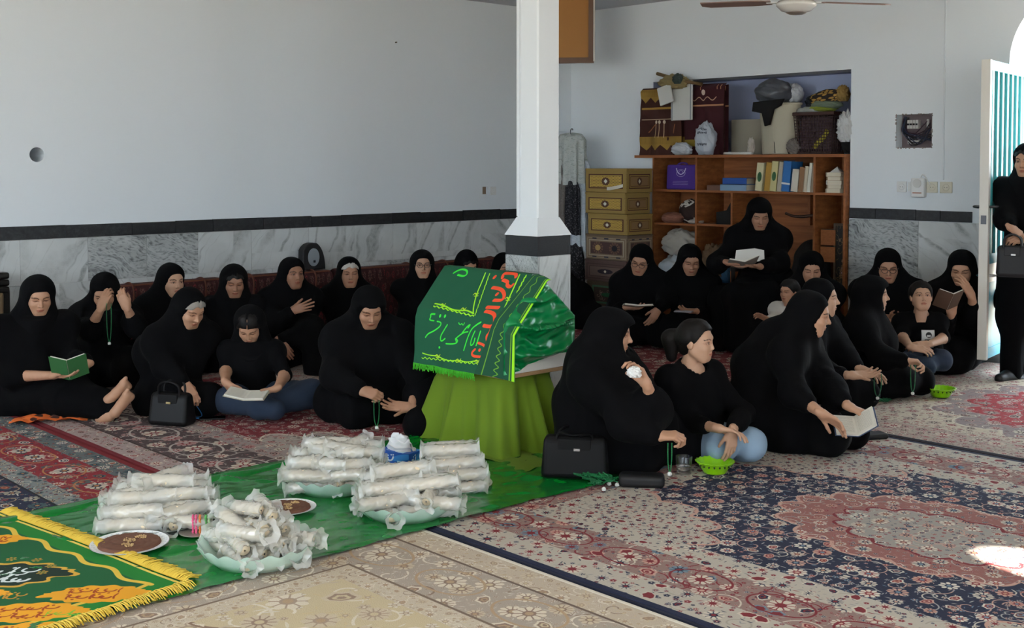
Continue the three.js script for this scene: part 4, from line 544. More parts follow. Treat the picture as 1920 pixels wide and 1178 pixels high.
    single('gold_tassel', lump(0.05, 0.07, 0.06, 57, 0.5, 5), cloth(0x8f7440), 'frayed gold tassel at the end of the rolled brocade', 'tassel', [(x0 + x1) / 2 + 0.21, y + 0.1, -0.1]); single('folded_cloth', lump(0.06, 0.06, 0.07, 59, 0.4, 3), cloth(0x1a2028), 'dark navy cloth beside the rolled brocade', 'cloth', [(x0 + x1) / 2 - 0.09, y + 0.05, -0.12]);
    single('white_lace', lump(0.07, 0.13, 0.05, 61, 0.6, 4), cloth(0xc2c4c4), 'crumpled white and black lace right of the lattice basket', 'lace', [bx(1577, 240), T + 0.1, -0.02]); single('black_bundle', lump(0.09, 0.13, 0.08, 63, 0.3, 3), cloth(0x121214), 'black cloth bundle under the crumpled lace', 'bundle', [bx(1576, 270), T, -0.12]);
  }
}
// ---------------------------------------------------------------- decorated cartons stacked by the alcove
{
  const face = (kind) => { const [q, c] = canvas(512, 256), R = rng(kind + 60);
    const fr = (a, col, w) => { c.strokeStyle = col; c.lineWidth = w; c.strokeRect(a, a, 512 - 2 * a, 256 - 2 * a); };
    const gem = (x, y, s, a, b) => { for (let k = 0; k < 12; k++) { c.fillStyle = b; c.beginPath(); c.arc(x + Math.cos(k / 12 * 6.28) * s, y + Math.sin(k / 12 * 6.28) * s, s * 0.3, 0, 7); c.fill(); } c.fillStyle = b; c.beginPath(); c.arc(x, y, s, 0, 7); c.fill(); c.fillStyle = a; c.beginPath(); c.moveTo(x, y - s * .75); c.lineTo(x + s * .6, y); c.lineTo(x, y + s * .75); c.lineTo(x - s * .6, y); c.fill(); };
    if (kind < 2) { c.fillStyle = '#9a7f45'; c.fillRect(0, 0, 512, 256); fr(44, '#4a1a14', 12); if (kind === 0) { c.fillStyle = '#c9a84e'; c.fillRect(58, 58, 396, 140); c.fillStyle = '#4a2a16'; for (let y = 0; y < 8; y++) for (let x = 0; x < 22; x++) { c.beginPath(); c.arc(70 + x * 18 + (y % 2) * 9, 68 + y * 18, 5, 0, 7); c.fill(); } } else { fr(70, '#5a2a1c', 8); c.fillStyle = '#8c6d4a'; c.fillRect(80, 80, 352, 96); } gem(256, 128, 40, '#d8d4cc', '#5a3a2a'); }
    else if (kind === 2) { c.fillStyle = '#7d6a55'; c.fillRect(0, 0, 512, 256); fr(16, '#9a8a74', 8); fr(40, '#a89a86', 12); c.fillStyle = '#4a3230'; c.fillRect(60, 60, 392, 136); for (const x of [150, 360]) { rosette(c, x, 128, 66, ['#6d5040', '#2a1a20', x < 200 ? '#b0925a' : '#14121c'], R, 12); c.fillStyle = x < 200 ? '#b0925a' : '#14121c'; c.beginPath(); c.arc(x, 128, 34, 0, 7); c.fill(); } c.fillStyle = '#1c2038'; for (const y of [14, 226]) for (const x of [80, 230, 380]) c.fillRect(x, y, 54, 14); }
    else if (kind === 3) { c.fillStyle = '#5d4842'; c.fillRect(0, 0, 512, 256); fr(26, '#45302e', 10); fr(60, '#3a2424', 6); c.fillStyle = '#6d5a50'; c.fillRect(64, 64, 384, 128); c.fillStyle = '#1c1626'; c.beginPath(); c.ellipse(256, 128, 96, 34, 0, 0, 7); c.fill(); gem(256, 128, 30, '#d8d0b8', '#2a2030'); }
    else { c.fillStyle = '#5a4d3c'; c.fillRect(0, 0, 512, 256); c.strokeStyle = '#4f7a5c'; c.lineWidth = 22; c.strokeRect(76, 30, 400, 196); c.fillStyle = '#4a3a34'; c.fillRect(92, 46, 368, 164); for (let i = 0; i < 20; i++) curl(c, 110 + R() * 330, 70 + R() * 120, 26, R() * 6, '#a08a78', 5); c.fillStyle = '#2f6a44'; c.beginPath(); c.ellipse(276, 128, 90, 26, 0, 0, 7); c.fill(); }
    return mat(0xffffff, 0.7, { map: ctex(q) }); };
  const kinds = [0, 1, 2, 3, 4].map(face), edgeCol = [0x9a7f45, 0x9a7f45, 0x9a7f45, 0x6d5c4a, 0x5d4842, 0x5a4d3c];
  const zf = 0.52, dep = 0.36; let yB = 0; const ys = [316, 361, 401, 440, 488, 529, 575].map((y) => onBack(1140, y, zf).y);
  const words = ['top ochre carton of the stack, its tape peeling', 'second ochre carton of the stack, slightly skewed', 'third ochre carton of the stack with a diamond emblem', 'brown carton with two round medallions, fourth of the stack', 'plum brown carton with a dark oval emblem, fifth of the stack', 'carton with a green bordered panel near the foot of the stack'];
  const spec = [[1099, 1176], [1099, 1172], [1104, 1177], [1100, 1178], [1098, 1176], [1102, 1178]];
  const low = thing('decorated_carton', 'plain brown carton at the foot of the stack', 'carton', [onBack(1140, 560, zf).x, 0, zf - dep / 2]); mesh('carton_box', rbox(0.42, ys[6] - 0.001, dep, 0.004, 0, (ys[6] - 0.001) / 2, 0), mat(0x5a4d3c, 0.8), low);
  spec.forEach(([a, b], i) => {
    const x0 = onBack(a, ys[i], zf).x, x1 = onBack(b, ys[i], zf).x, w = x1 - x0, h = ys[i] - ys[i + 1] - 0.002, o = thing('decorated_carton', words[i], 'carton', [(x0 + x1) / 2, ys[i + 1] + 0.001, zf - dep / 2], i === 1 ? 0.03 : 0);
    const box0 = mesh('carton_box', rbox(w, h, dep, 0.004, 0, h / 2, 0), mat(edgeCol[i], 0.8), o);
    const fm = kinds[[0, 0, 0, 2, 3, 4][i]]; mesh('front_print', box(w - 0.008, h - 0.03, 0.003, 0, h / 2 - 0.008, dep / 2 + 0.001), fm, o); mesh('end_print', box(0.003, h - 0.03, dep - 0.012, w / 2 + 0.001, h / 2 - 0.008, 0), i < 3 ? kinds[i === 2 ? 1 : 1] : fm, o);
    mesh('lid_edge', rbox(w + 0.006, 0.018, dep + 0.006, 0.003, 0, h - 0.009, 0), mat(edgeCol[i], 0.8), o);
    if (i === 0) mesh('peeling_tape', sheet(12, 4, (u, v) => V((u - .5) * 0.2 + 0.12, 0.02 + 0.03 * v + 0.03 * u * u, dep / 2 + 0.006 + 0.02 * Math.sin(u * 3))), phys(0xd9d2c2, 0.3, { side: THREE.DoubleSide }), o);
  });
}
{ // garments hanging in the corner
  const print = (bg, cols, seed) => { const [q, c] = canvas(256, 256), R = rng(seed); c.fillStyle = bg; c.fillRect(0, 0, 256, 256); for (let i = 0; i < 170; i++) R() < 0.5 ? rosette(c, R() * 256, R() * 256, 4 + R() * 6, [pick(R, cols), bg, pick(R, cols)], R, 5) : leafs(c, R() * 256, R() * 256, 5 + R() * 5, R() * 6, pick(R, cols)); return cloth(0xffffff, { map: ctex(q, 3, 4) }); };
  const pale = print('#b9beba', ['#7d867e', '#93a09b', '#cfd2cc'], 3), palest = print('#c2cad1', ['#98a6b4', '#dadee2'], 4), dark = print('#15151a', ['#8c8c90', '#4a4a52'], 5);
  const hang = (px, wpx, y0, y1, depth, m, label, seed) => { const top = at(px, y0, depth), h = (y1 - y0) / 2215 * depth, w = wpx / 2215 * depth / 2 * 1.25; const o = thing('hanging_garment', label, 'garment', [top.x, top.y - h, top.z]); mesh('cloth', sheet(70, 30, (u, v) => { const a = u * 6.2832, k = 1 - v, r = (0.55 + 0.45 * Math.min(1, k * 5 + 0.2)) * (1 + 0.16 * Math.sin(a * 9 + seed) * (0.3 + k) + 0.1 * noise(u * 4, v * 5, seed)) * (v > 0.99 ? 0.1 : 1); return V(Math.cos(a) * w * r, v * h + 0.02 * noise(u * 5, seed), Math.sin(a) * w * 0.6 * r); }), m, o); mesh('hook', tube([[0, h - 0.02, 0], [0, h + 0.03, 0], [0.02, h + 0.045, 0], [0.03, h + 0.03, 0]], 0.005, 12, 6), mat(0x6d6f72, 0.4, { metalness: 0.8 }), o); };
  hang(1070, 52, 250, 345, 11.45, pale, 'grey green floral chador hung topmost in the corner', 1); hang(1056, 34, 270, 450, 11.5, print('#77706a', ['#5d5750', '#8f8880'], 8), 'taupe garment hung nearest the column', 4); hang(1088, 38, 300, 400, 11.42, palest, 'pale blue white garment hung beside the cartons', 2); hang(1083, 34, 385, 470, 11.4, palest, 'pale garment hem hanging below the others', 6); hang(1074, 26, 338, 440, 11.36, dark, 'black garment with white leaf print in the corner', 3); hang(1080, 30, 455, 640, 11.35, dark, 'black garment with faint print trailing low in the corner', 7);
}
// ---------------------------------------------------------------- wall fittings, fan, door
const ivory = mat(0xd9d4c2, 0.5), plastWhite = mat(0xdfe0de, 0.45);
{
  const o = thing('fuse_panel', 'open fuse panel with two rows of breakers and loose wires in the wall recess', 'fuse panel', [3.75, 1.752, -0.09]); const bm = mat(0xbfbdb8, 0.5);
  for (const [r, y] of [[0, 0.055], [1, -0.065]]) { for (let k = 0; k < 4; k++) { const b = mesh('breaker', rbox(0.022, 0.07, 0.045, 0.003, -0.075 + k * 0.024 + r * 0.006, y, 0.02), bm, o); mesh('switch', box(0.012, 0.014, 0.014, -0.075 + k * 0.024 + r * 0.006, y, 0.048), paint.black, b); } mesh('mount_rail', box(0.13, 0.012, 0.01, -0.04, y, -0.002), mat(0x777777, 0.4, { metalness: 0.7 }), o); }
  const R = rng(8); for (let k = 0; k < 16; k++) mesh('wire', tube([[-0.13 + R() * 0.05, 0.12 - R() * 0.03, 0.02], [-0.12 + R() * 0.04, 0, 0.06 * R() + 0.01], [-0.05 + R() * 0.08, -0.015 - R() * 0.1, 0.05], [0.07 + R() * 0.05, (R() - .5) * 0.16, 0.02 + R() * 0.03]], 0.004, 20, 5), mat([0x1a1a1e, 0x3a2030, 0x22304a][k % 3], 0.6), o); mesh('bulb_holder', rbox(0.02, 0.07, 0.02, 0.008, 0.085, 0.06, 0.03), bm, o);
  const R2 = rng(4), ch = []; for (let i = 0; i < 46; i++) { const s = i % 4, t = R2(); const g = new THREE.IcosahedronGeometry(0.004 + R2() * 0.004, 0); g.scale(1.2, 1, 0.4); g.translate(s < 2 ? -0.155 + t * 0.31 : (s === 2 ? -0.155 : 0.15), s === 0 ? 0.133 : s === 1 ? -0.132 : -0.13 + t * 0.26, 0.0905); ch.push(g); } mesh('broken_plaster_edge', ch, mat(0x8f8580, 0.95), o).userData.kind = 'stuff';
}
function plate(x, y, w, h, m, words, kind) { const o = thing(kind, words, kind === 'wall_socket' ? 'socket' : 'switch', [x, y, 0.0005]); mesh('cover_plate', rbox(w, h, 0.012, 0.004, 0, 0, 0.006), m, o); if (kind === 'wall_socket') { const g = new THREE.TorusGeometry(Math.min(w, h) * 0.3, 0.0035, 8, 24); g.translate(0, 0, 0.012); mesh('socket_ring', g, m, o); for (const s of [-1, 1]) mesh('pin_hole', cyl(0.003, 0.003, 0.002, 0, 0, 0, 8).rotateX(Math.PI / 2).translate(s * 0.01, 0, 0.0125), paint.black, o); } else mesh('rocker', rbox(w * 0.6, h * 0.6, 0.006, 0.002, 0, 0, 0.013), m, o); return o; }
{
  const x = (px) => onBack(px, 351, 0.005).x, y = onBack(1730, 351, 0.005).y;
  plate(x(1691), y, 0.082, 0.085, plastWhite, 'white socket with a round face left of the alarm', 'wall_socket'); plate(x(1708), y, 0.05, 0.075, plastWhite, 'narrow white switch beside the alarm', 'wall_switch'); plate(x(1748), y, 0.09, 0.086, ivory, 'yellowed socket right of the alarm', 'wall_socket'); plate(x(1774), y, 0.1, 0.086, ivory, 'cream socket under the wall conduit', 'wall_socket');
  const o = thing('door_chime', 'white box shaped door alarm with a round speaker plugged into the wall', 'alarm', [x(1725), y, 0.0005]); mesh('case', rbox(0.11, 0.15, 0.05, 0.01, 0, -0.005, 0.026), plastWhite, o); mesh('speaker_disc', cyl(0.035, 0.035, 0.006, 0, 0, 0, 28).rotateX(Math.PI / 2).translate(0, 0.03, 0.053), mat(0xcfcfca, 0.5), o); mesh('slot', box(0.075, 0.008, 0.003, 0, -0.045, 0.0515), mat(0x9a5a3a, 0.6), o); mesh('lead', tube([[0.01, 0.07, 0.02], [0.03, 0.1, 0.02], [0.07, 0.05, 0.015], [0.09, 0.02, 0.012]], 0.004, 16, 6), plastWhite, o);
}
{ const o = thing('wall_socket', 'small white socket on the long wall next to an open box', 'socket', [0.0005, 1.235, 1.08]); mesh('cover_plate', rbox(0.01, 0.08, 0.075, 0.003, 0.005, 0, 0), plastWhite, o); const g = new THREE.TorusGeometry(0.022, 0.003, 8, 20); g.rotateY(Math.PI / 2); g.translate(0.01, 0, 0); mesh('socket_ring', g, plastWhite, o); }
{ // ceiling fan
  const h = at(1493, 12, 8.0), o = thing('ceiling_fan', 'white ceiling fan with brown blades', 'fan', [h.x, h.y, h.z]); o.rotation.z = -0.02;
  mesh('motor_housing', lathe([[0, -0.045], [0.06, -0.042], [0.1, -0.03], [0.132, 0.002], [0.135, 0.018], [0.12, 0.034], [0.075, 0.045], [0, 0.045]], 48), phys(0xe6e4dd, 0.25, { clearcoat: 0.6 }), o); mesh('bottom_cap', lathe([[0, -0.056], [0.045, -0.054], [0.068, -0.043], [0.066, -0.038], [0, -0.038]], 40), mat(0xa89e96, 0.3, { metalness: 0.5 }), o); mesh('vent_ring', lathe([[0.07, 0.045], [0.068, 0.07], [0.0, 0.072]], 40), mat(0x7a625c, 0.5), o); mesh('down_rod', cyl(0.014, 0.014, CEIL - h.y - 0.02, 0, (CEIL - h.y) / 2 + 0.03, 0, 14), plastWhite, o); mesh('canopy', lathe([[0, CEIL - h.y - 0.08], [0.06, CEIL - h.y - 0.06], [0.07, CEIL - h.y], [0, CEIL - h.y]], 30), plastWhite, o);
  const base = Math.atan2(-RGT.z, RGT.x); for (const a of [0.13, Math.PI - 0.42, -Math.PI / 2 + 0.0]) { const b = mesh('blade', (() => { const s = new THREE.Shape([[0.17, -0.045], [0.3, -0.06], [0.6, -0.062], [0.655, -0.03], [0.65, 0.05], [0.3, 0.055], [0.17, 0.04]].map((p) => new THREE.Vector2(...p))); const g = new THREE.ExtrudeGeometry(s, { depth: 0.008, bevelEnabled: false }); g.rotateX(-Math.PI / 2 + 0.16); g.rotateY(base + a); g.translate(0, 0.028, 0); return g; })(), mat(0x8c736b, 0.5), o); mesh('blade_arm', (() => { const g = box(0.12, 0.01, 0.03, 0.14, 0.03, 0); g.rotateY(base + a); return g; })(), plastWhite, b); }
}
{ // framed board hung high behind the column
  const c = at(1066, 20, 11.0), o = thing('framed_board', 'tan board in a dark wooden frame hung high in the corner', 'board', [c.x, 2.45, c.z], Math.PI / 4 - 0.1), w = 0.42, h = 0.62; mesh('panel', box(w, h, 0.012, 0, h / 2, 0), mat(0xb07a3e, 0.7), o); for (const [a, b, x, y] of [[w + 0.05, 0.05, 0, 0], [w + 0.05, 0.03, 0, h], [0.045, h, -w / 2, h / 2], [0.045, h, w / 2, h / 2]]) mesh('frame_bar', box(a, b, 0.05, x, y, 0.012), mat(0x6a4a34, 0.5), o); mesh('metal_edge', box(0.012, h + 0.02, 0.055, w / 2 + 0.029, h / 2, 0.012), mat(0xcfc8be, 0.4), o); for (const s of [-1, 1]) mesh('hanging_cord', tube([[s * w / 2, h, 0], [s * w / 2, CEIL - 2.45, 0]], 0.004, 2, 5), mat(0x8a8a86, 0.6), o);
}
{ // teal metal door leaf, opened into the room
  const t = new THREE.Group(); t.name = 'door_1'; t.userData = { kind: 'structure', label: 'open metal door with pale panels and teal bars', category: 'door' }; const H = V(4.52, 0, -0.186), E = at(1840, 676, 8.12), w = Math.hypot(E.x - H.x, E.z - H.z); t.position.copy(H); t.rotation.y = Math.atan2(-(E.z - H.z), E.x - H.x); scene.add(t);
  const y0 = 0.14, y1 = 2.21, white = mat(0xd9d6cc, 0.5), teal = mat(0x3fa3a6, 0.45), aqua = mat(0x24a6bd, 0.45), pale = mat(0xcfe0e8, 0.4);
  mesh('edge_post', box6(w - 0.045, w, y0, y1, -0.03, 0.03), white, t); mesh('hinge_post', box6(0, 0.045, y0, y1, -0.02, 0.02), white, t); mesh('top_rail', box6(0.045, w - 0.045, y1 - 0.07, y1, -0.02, 0.02), teal, t); mesh('mid_rail', box6(0.045, w - 0.045, 0.80, 0.87, -0.02, 0.02), aqua, t); mesh('bottom_rail', box6(0.045, w - 0.045, y0, y0 + 0.07, -0.02, 0.02), aqua, t);
  mesh('lower_panel', box6(0.045, w - 0.045, y0 + 0.07, 0.67, -0.012, 0.012), aqua, t); mesh('pale_panel', box6(0.045, w - 0.045, 0.67, 0.80, -0.012, 0.012), pale, t); mesh('glazing', box6(0.045, w - 0.045, 0.87, y1 - 0.07, -0.004, 0.004), pale, t);
  for (let k = 0; k < 7; k++) { const x = 0.11 + k * (w - 0.22) / 6; mesh('bar', box6(x - 0.02, x + 0.02, 0.87, y1 - 0.07, 0.005, 0.022), teal, t); mesh('bar', box6(x - 0.02, x + 0.02, 0.87, y1 - 0.07, -0.022, -0.005), teal, t); }
  for (const s of [-1, 1]) { mesh('lever_handle', tube([[w - 0.03, 1.2, s * 0.02], [w - 0.03, 1.2, s * 0.07], [w - 0.09, 1.195, s * 0.085], [w - 0.15, 1.19, s * 0.08]], 0.009, 20, 8), mat(0x4a4a4c, 0.35, { metalness: 0.7 }), t); mesh('pull_ring', tube([[w - 0.05, 0.72, s * 0.014], [w - 0.05, 0.72, s * 0.05], [w - 0.12, 0.72, s * 0.05], [w - 0.12, 0.72, s * 0.014]], 0.007, 24, 8), mat(s > 0 ? 0x2a6a74 : 0xc9c9c6, 0.4, { metalness: 0.3 }), t); }
  mesh('lock_plate', box6(w - 0.002, w + 0.003, 1.08, 1.14, -0.018, 0.018), mat(0x555558, 0.4, { metalness: 0.7 }), t);
  const th = struct('trim_3', box6(4.5, 5.62, 0.0, 0.10, -0.4, -0.28), mat(0x8f8a84, 0.8), 'raised stone door sill');
}
// ---------------------------------------------------------------- backrests along the long wall
{
  const rugFab = (() => { const [q, c] = canvas(512, 256), R = rng(33); c.fillStyle = '#3a1518'; c.fillRect(0, 0, 512, 256); scatter(c, 0, 0, 512, 256, 60, R, { bright: ['#6d4a44', '#7d2a2c'], dark: ['#1c1216', '#2a1418'], accent: ['#5a3a34'], leaf: ['#5d2a2c', '#2c1a1c', '#6a4a40'], vine: ['#5a3a34'] }); return mat(0xffffff, 0.95, { map: ctex(q, 2, 1) }); })();
  const zs = [5.02, 4.02, 3.02, 2.02, 1.02, 0.1]; for (let i = 0; i < 5; i++) { const l = zs[i] - zs[i + 1] - 0.03, o = thing('bolster_cushion', ['dark red carpet backrest at the end beside the carved seat', 'dark red carpet backrest behind the reading girl', 'dark red carpet backrest with a black bag on it', 'dark red carpet backrest behind the woman in glasses', 'dark red carpet backrest next to the corner'][i], 'backrest', [0.115, 0.0, (zs[i] + zs[i + 1]) / 2]); mesh('cushion', rbox(0.17, 0.6, l, 0.05, 0, 0.31, 0, 4), rugFab, o); mesh('top_piping', tube([[0.06, 0.6, -l / 2 + 0.04], [0.06, 0.602, 0], [0.06, 0.6, l / 2 - 0.04]], 0.009, 10, 6), mat(0x6a3a24, 0.8), o); for (const s of [-0.3, 0.3]) mesh('tie_strap', tube([[-0.06, 0.6, s * l], [0.02, 0.618, s * l], [0.084, 0.59, s * l], [0.088, 0.4, s * l]], 0.008, 16, 6), mat(0x5a2f1e, 0.8), o); }
  const z0 = onLeft(28, 545, 0.25).z, o = thing('carved_seat', 'black carved backrest with a gold brocade panel', 'seat', [0.16, 0, z0 + 0.45]); mesh('panel', rbox(0.08, 0.42, 0.78, 0.02, 0.02, 0.42, 0), (() => { const [q, c] = canvas(256, 128), R = rng(4); c.fillStyle = '#6d5a42'; c.fillRect(0, 0, 256, 128); scatter(c, 0, 0, 256, 128, 60, R, { bright: ['#8a7656'], dark: ['#3a2c20'], accent: ['#54432f'], leaf: ['#54432f', '#7f6b4c'], vine: ['#3a2c20'] }); return mat(0xffffff, 0.85, { map: ctex(q, 1, 1) }); })(), o); for (let k = 0; k < 3; k++) mesh('top_rail', rbox(0.1, 0.045, 0.86, 0.015, 0.01, 0.64 + k * 0.048, 0), mat(0x14110f, 0.35), o); for (const s of [-1, 1]) mesh('side_post', rbox(0.07, 0.64, 0.06, 0.012, 0, 0.32, s * 0.41), mat(0x14110f, 0.35), o);
  const p = onLeft(588, 533, 0.12), b = thing('oval_bag', 'black bag with a pale oval panel propped on the backrest', 'bag', [0.1, 0.615, p.z], Math.PI / 2); const s = new THREE.Shape(); s.moveTo(-0.1, 0); s.lineTo(0.105, 0); s.quadraticCurveTo(0.1, 0.15, 0.03, 0.2); s.quadraticCurveTo(-0.06, 0.22, -0.095, 0.15); s.closePath(); mesh('bag_body', new THREE.ExtrudeGeometry(s, { depth: 0.06, bevelSize: 0.01, bevelThickness: 0.01, bevelSegments: 3 }).translate(0, 0.01, -0.04), mat(0x121214, 0.6), b); const e = new THREE.CylinderGeometry(0.055, 0.055, 0.01, 32); e.rotateX(Math.PI / 2); e.scale(1, 1.35, 1); e.translate(-0.005, 0.105, 0.03); mesh('oval_panel', e, mat(0x8b9196, 0.4), b); mesh('buckle', rbox(0.02, 0.02, 0.01, 0.004, 0.0, 0.07, 0.037), paint.black, b);
}
// ---------------------------------------------------------------- small things on the rugs
function handbag(name, label, pos, turn, w, h, d, m, gold, up = 1.32) {
  const o = thing(name, label, 'handbag', pos, turn); const g = rbox(w, h, d, 0.03, 0, h / 2, 0, 5), p = g.attributes.position; for (let i = 0; i < p.count; i++) { const k = p.getY(i) / h; p.setZ(i, p.getZ(i) * (1.05 - 0.55 * k * k)); p.setX(i, p.getX(i) * (1.03 - 0.1 * k)); p.setY(i, p.getY(i) - (k > 0.8 ? 0.012 * (1 - Math.pow(p.getX(i) / w * 2, 2)) : 0)); } g.computeVertexNormals(); mesh('bag_body', g, m, o);
  for (const s of [-1, 1]) mesh('handle', tube([[-w * 0.28, h * 0.9, s * d * 0.2], [-w * 0.24, h * (0.3 + 0.68 * up), s * d * 0.25], [0, h * up, s * d * (up < 1.2 ? 0.8 : 0.3)], [w * 0.24, h * (0.3 + 0.68 * up), s * d * 0.25], [w * 0.28, h * 0.9, s * d * 0.2]], 0.007, 30, 8), m, o);
  mesh('clasp', rbox(0.03, 0.012, 0.006, 0.002, w * 0.04, h * 0.7, d * 0.41), mat(gold ? 0xc9b98a : 0xb9b9bb, 0.3, { metalness: 0.8 }), o); mesh('flap', rbox(w * 0.5, h * 0.28, 0.01, 0.004, 0, h * 0.8, d * 0.33), m, o); return o;
}
const leather = phys(0x09090b, 0.5, { specularIntensity: 0.5 });
{ const c = onFloor(320, 798, RT); handbag('leather_handbag', 'black leather handbag with gold clasp in front of the grey haired woman', [c.x - 0.02, RT, c.z - 0.02], RY - 0.3, 0.25, 0.19, 0.13, leather, true); }
{ const c = onFloor(1082, 903, RT + 0.01); handbag('large_handbag', 'large black handbag resting on the edge of the green satin', [c.x - 0.06, RT + 0.012, c.z - 0.05], RY - 0.15, 0.31, 0.2, 0.14, phys(0x09090b, 0.6, { specularIntensity: 0.4 }), false, 1.1); }
{ const c = onFloor(1195, 914, RT); single('black_pouch', (() => { const g = rbox(0.21, 0.06, 0.1, 0.022, 0, 0.03, 0, 5), p = g.attributes.position; for (let i = 0; i < p.count; i++) p.setY(i, p.getY(i) * (1 + 0.15 * noise(p.getX(i) * 14, p.getZ(i) * 14))); g.computeVertexNormals(); return g; })(), mat(0x0d0d10, 0.55), 'flat black zip pouch lying beside the green beads', 'pouch', [c.x, RT, c.z - 0.03], RY - 0.1); }
const beadM = mat(0x0c6a3a, 0.4), tassM = mat(0xdedfda, 0.8);
function beadStrand(name, label, pts, tail, r = 0.0032, n = 60) {   // a string of prayer beads with a pale tassel
  const c = new THREE.CatmullRomCurve3(pts), o = thing(name, label, 'prayer beads', pts[0]), gs = []; const L = c.getLength(), m = Math.min(n, Math.round(L / (r * 2.1))); const g0 = new THREE.IcosahedronGeometry(r, 1); for (let i = 0; i <= m; i++) { const q = c.getPointAt(i / m).sub(pts[0]); gs.push(g0.clone().translate(q.x, q.y, q.z)); } const b = mesh('bead_string', gs, beadM, o); b.userData.kind = 'stuff'; if (tail) { const q = tail.clone().sub(pts[0]); mesh('tassel', lump(0.009, 0.009, 0.009, 5, 0.6, 4).translate(q.x, q.y, q.z), tassM, o); } return o;
}
{ const c = onFloor(1118, 910, RT), R = rng(71); for (let s = 0; s < 4; s++) { const pts = []; for (let i = 0; i < 18; i++) pts.push(V(c.x + (R() - .5) * 0.2 * (1 + s * .1), RT + 0.014 + R() * 0.028 + s * 0.006, c.z + (R() - .5) * 0.13)); beadStrand('prayer_beads', 'dark green prayer bead string with white tassel, tangled in the heap beside the black pouch', pts, V(c.x + (R() - .5) * 0.26, RT + 0.006, c.z + (R() - .5) * 0.18), 0.0034, 900).userData.group = 'bead strings in the heap'; } }
{ // lime bowls
  const lime = phys(0x9ae010, 0.3, { clearcoat: 0.3, transmission: 0.15, thickness: 0, side: THREE.DoubleSide }); const geo = (() => { const g = lathe([[0, 0.003], [0.05, 0.003], [0.056, 0.01], [0.07, 0.035], [0.088, 0.058], [0.094, 0.06], [0.09, 0.063], [0.084, 0.06], [0.066, 0.037], [0.052, 0.013], [0, 0.008]], 72), p = g.attributes.position; for (let i = 0; i < p.count; i++) { const a = Math.atan2(p.getZ(i), p.getX(i)), k = Math.max(0, p.getY(i) / 0.06 - 0.15), m = 1 + 0.035 * Math.sin(a * 20) * k; p.setX(i, p.getX(i) * m); p.setZ(i, p.getZ(i) * m); p.setY(i, p.getY(i) * (1 + 0.04 * Math.sin(a * 20 + 1) * k)); } g.computeVertexNormals(); return g; })();
  const mk = (p, l) => { const o = thing('lime_bowl', l, 'bowl', [p.x, RT + 0.001, p.z]); mesh('bowl', geo, lime, o); for (let k = 0; k < 20; k++) { const a = k / 20 * 6.2832, e = new THREE.CylinderGeometry(0.0045, 0.0045, 0.003, 10); e.rotateX(Math.PI / 2); e.scale(1, 1.5, 1); e.rotateX(-0.6); e.translate(0, 0.046, 0.0815); e.rotateY(a); mesh('rim_hole', e, mat(0x24400a, 0.8), o); } };
  mk(onFloor(1340, 893), 'lime green plastic bowl with a pierced rim beside the water glass'); mk(onFloor(1763, 749), 'lime green plastic bowl on the red medallion rug');
  const c = onFloor(1282, 894), o = thing('water_glass', 'clear glass tumbler with some water beside the lime bowl', 'glass', [c.x, RT + 0.001, c.z]); mesh('tumbler', lathe([[0, 0.001], [0.034, 0.001], [0.036, 0.004], [0.041, 0.085], [0.0385, 0.085], [0.034, 0.01], [0, 0.009]], 40), phys(0xffffff, 0.03, { transmission: 1, thickness: 0, ior: 1.45 }), o); mesh('water', lathe([[0, 0.0105], [0.0335, 0.0105], [0.0355, 0.035], [0, 0.035]], 40), phys(0xffffff, 0.02, { transmission: 1, thickness: 0.03, ior: 1.33 }), o);
}
{ const c = onFloor(398, 786, RT), o = thing('phone', 'black phone lying on the rug with a blue charging cable', 'phone', [c.x, RT + 0.001, c.z], RY + 0.2); mesh('phone_body', rbox(0.15, 0.009, 0.075, 0.004, 0, 0.005, 0), mat(0x0a0a0c, 0.25), o); mesh('screen', box(0.138, 0.001, 0.066, 0, 0.0098, 0), mat(0x101014, 0.1), o); const a = at(365, 756, 6.75).sub(o.position).applyAxisAngle(UP, -o.rotation.y); mesh('blue_cable', tube([V(-0.075, 0.006, 0), V(-0.12, 0.01, 0.01), V(-0.1, 0.006, -0.03), a.clone().multiplyScalar(0.6).setY(0.03), a], 0.0028, 40, 6), mat(0x1c6aa8, 0.5), o); }
single('orange_scarf', (() => { const g = sheet(50, 30, (u, v) => { const x = (u - .5) * 0.42, z = (v - .5) * 0.16; return V(x, 0.01 + 0.026 * Math.abs(Math.sin(u * 9 + v * 4)) * (1 - Math.pow(Math.abs(u - .5) * 2, 3)) + 0.012 * noise(u * 6, v * 5), z + 0.03 * noise(u * 4, 2)); }); return g; })(), (() => { const [q, c] = canvas(256, 128), R = rng(2); c.fillStyle = '#d9682a'; c.fillRect(0, 0, 256, 128); c.fillStyle = '#3a1a12'; for (let i = 0; i < 26; i++) { c.beginPath(); c.ellipse(70 + R() * 150, 20 + R() * 70, 14, 9, R() * 3, 0, 7); c.fill(); } return mat(0xffffff, 0.85, { map: ctex(q), side: THREE.DoubleSide }); })(), 'crumpled orange and brown scarf beneath the outstretched legs', 'scarf', onFloor(95, 790, RT).setY(RT + 0.001).toArray(), RY + 0.15);

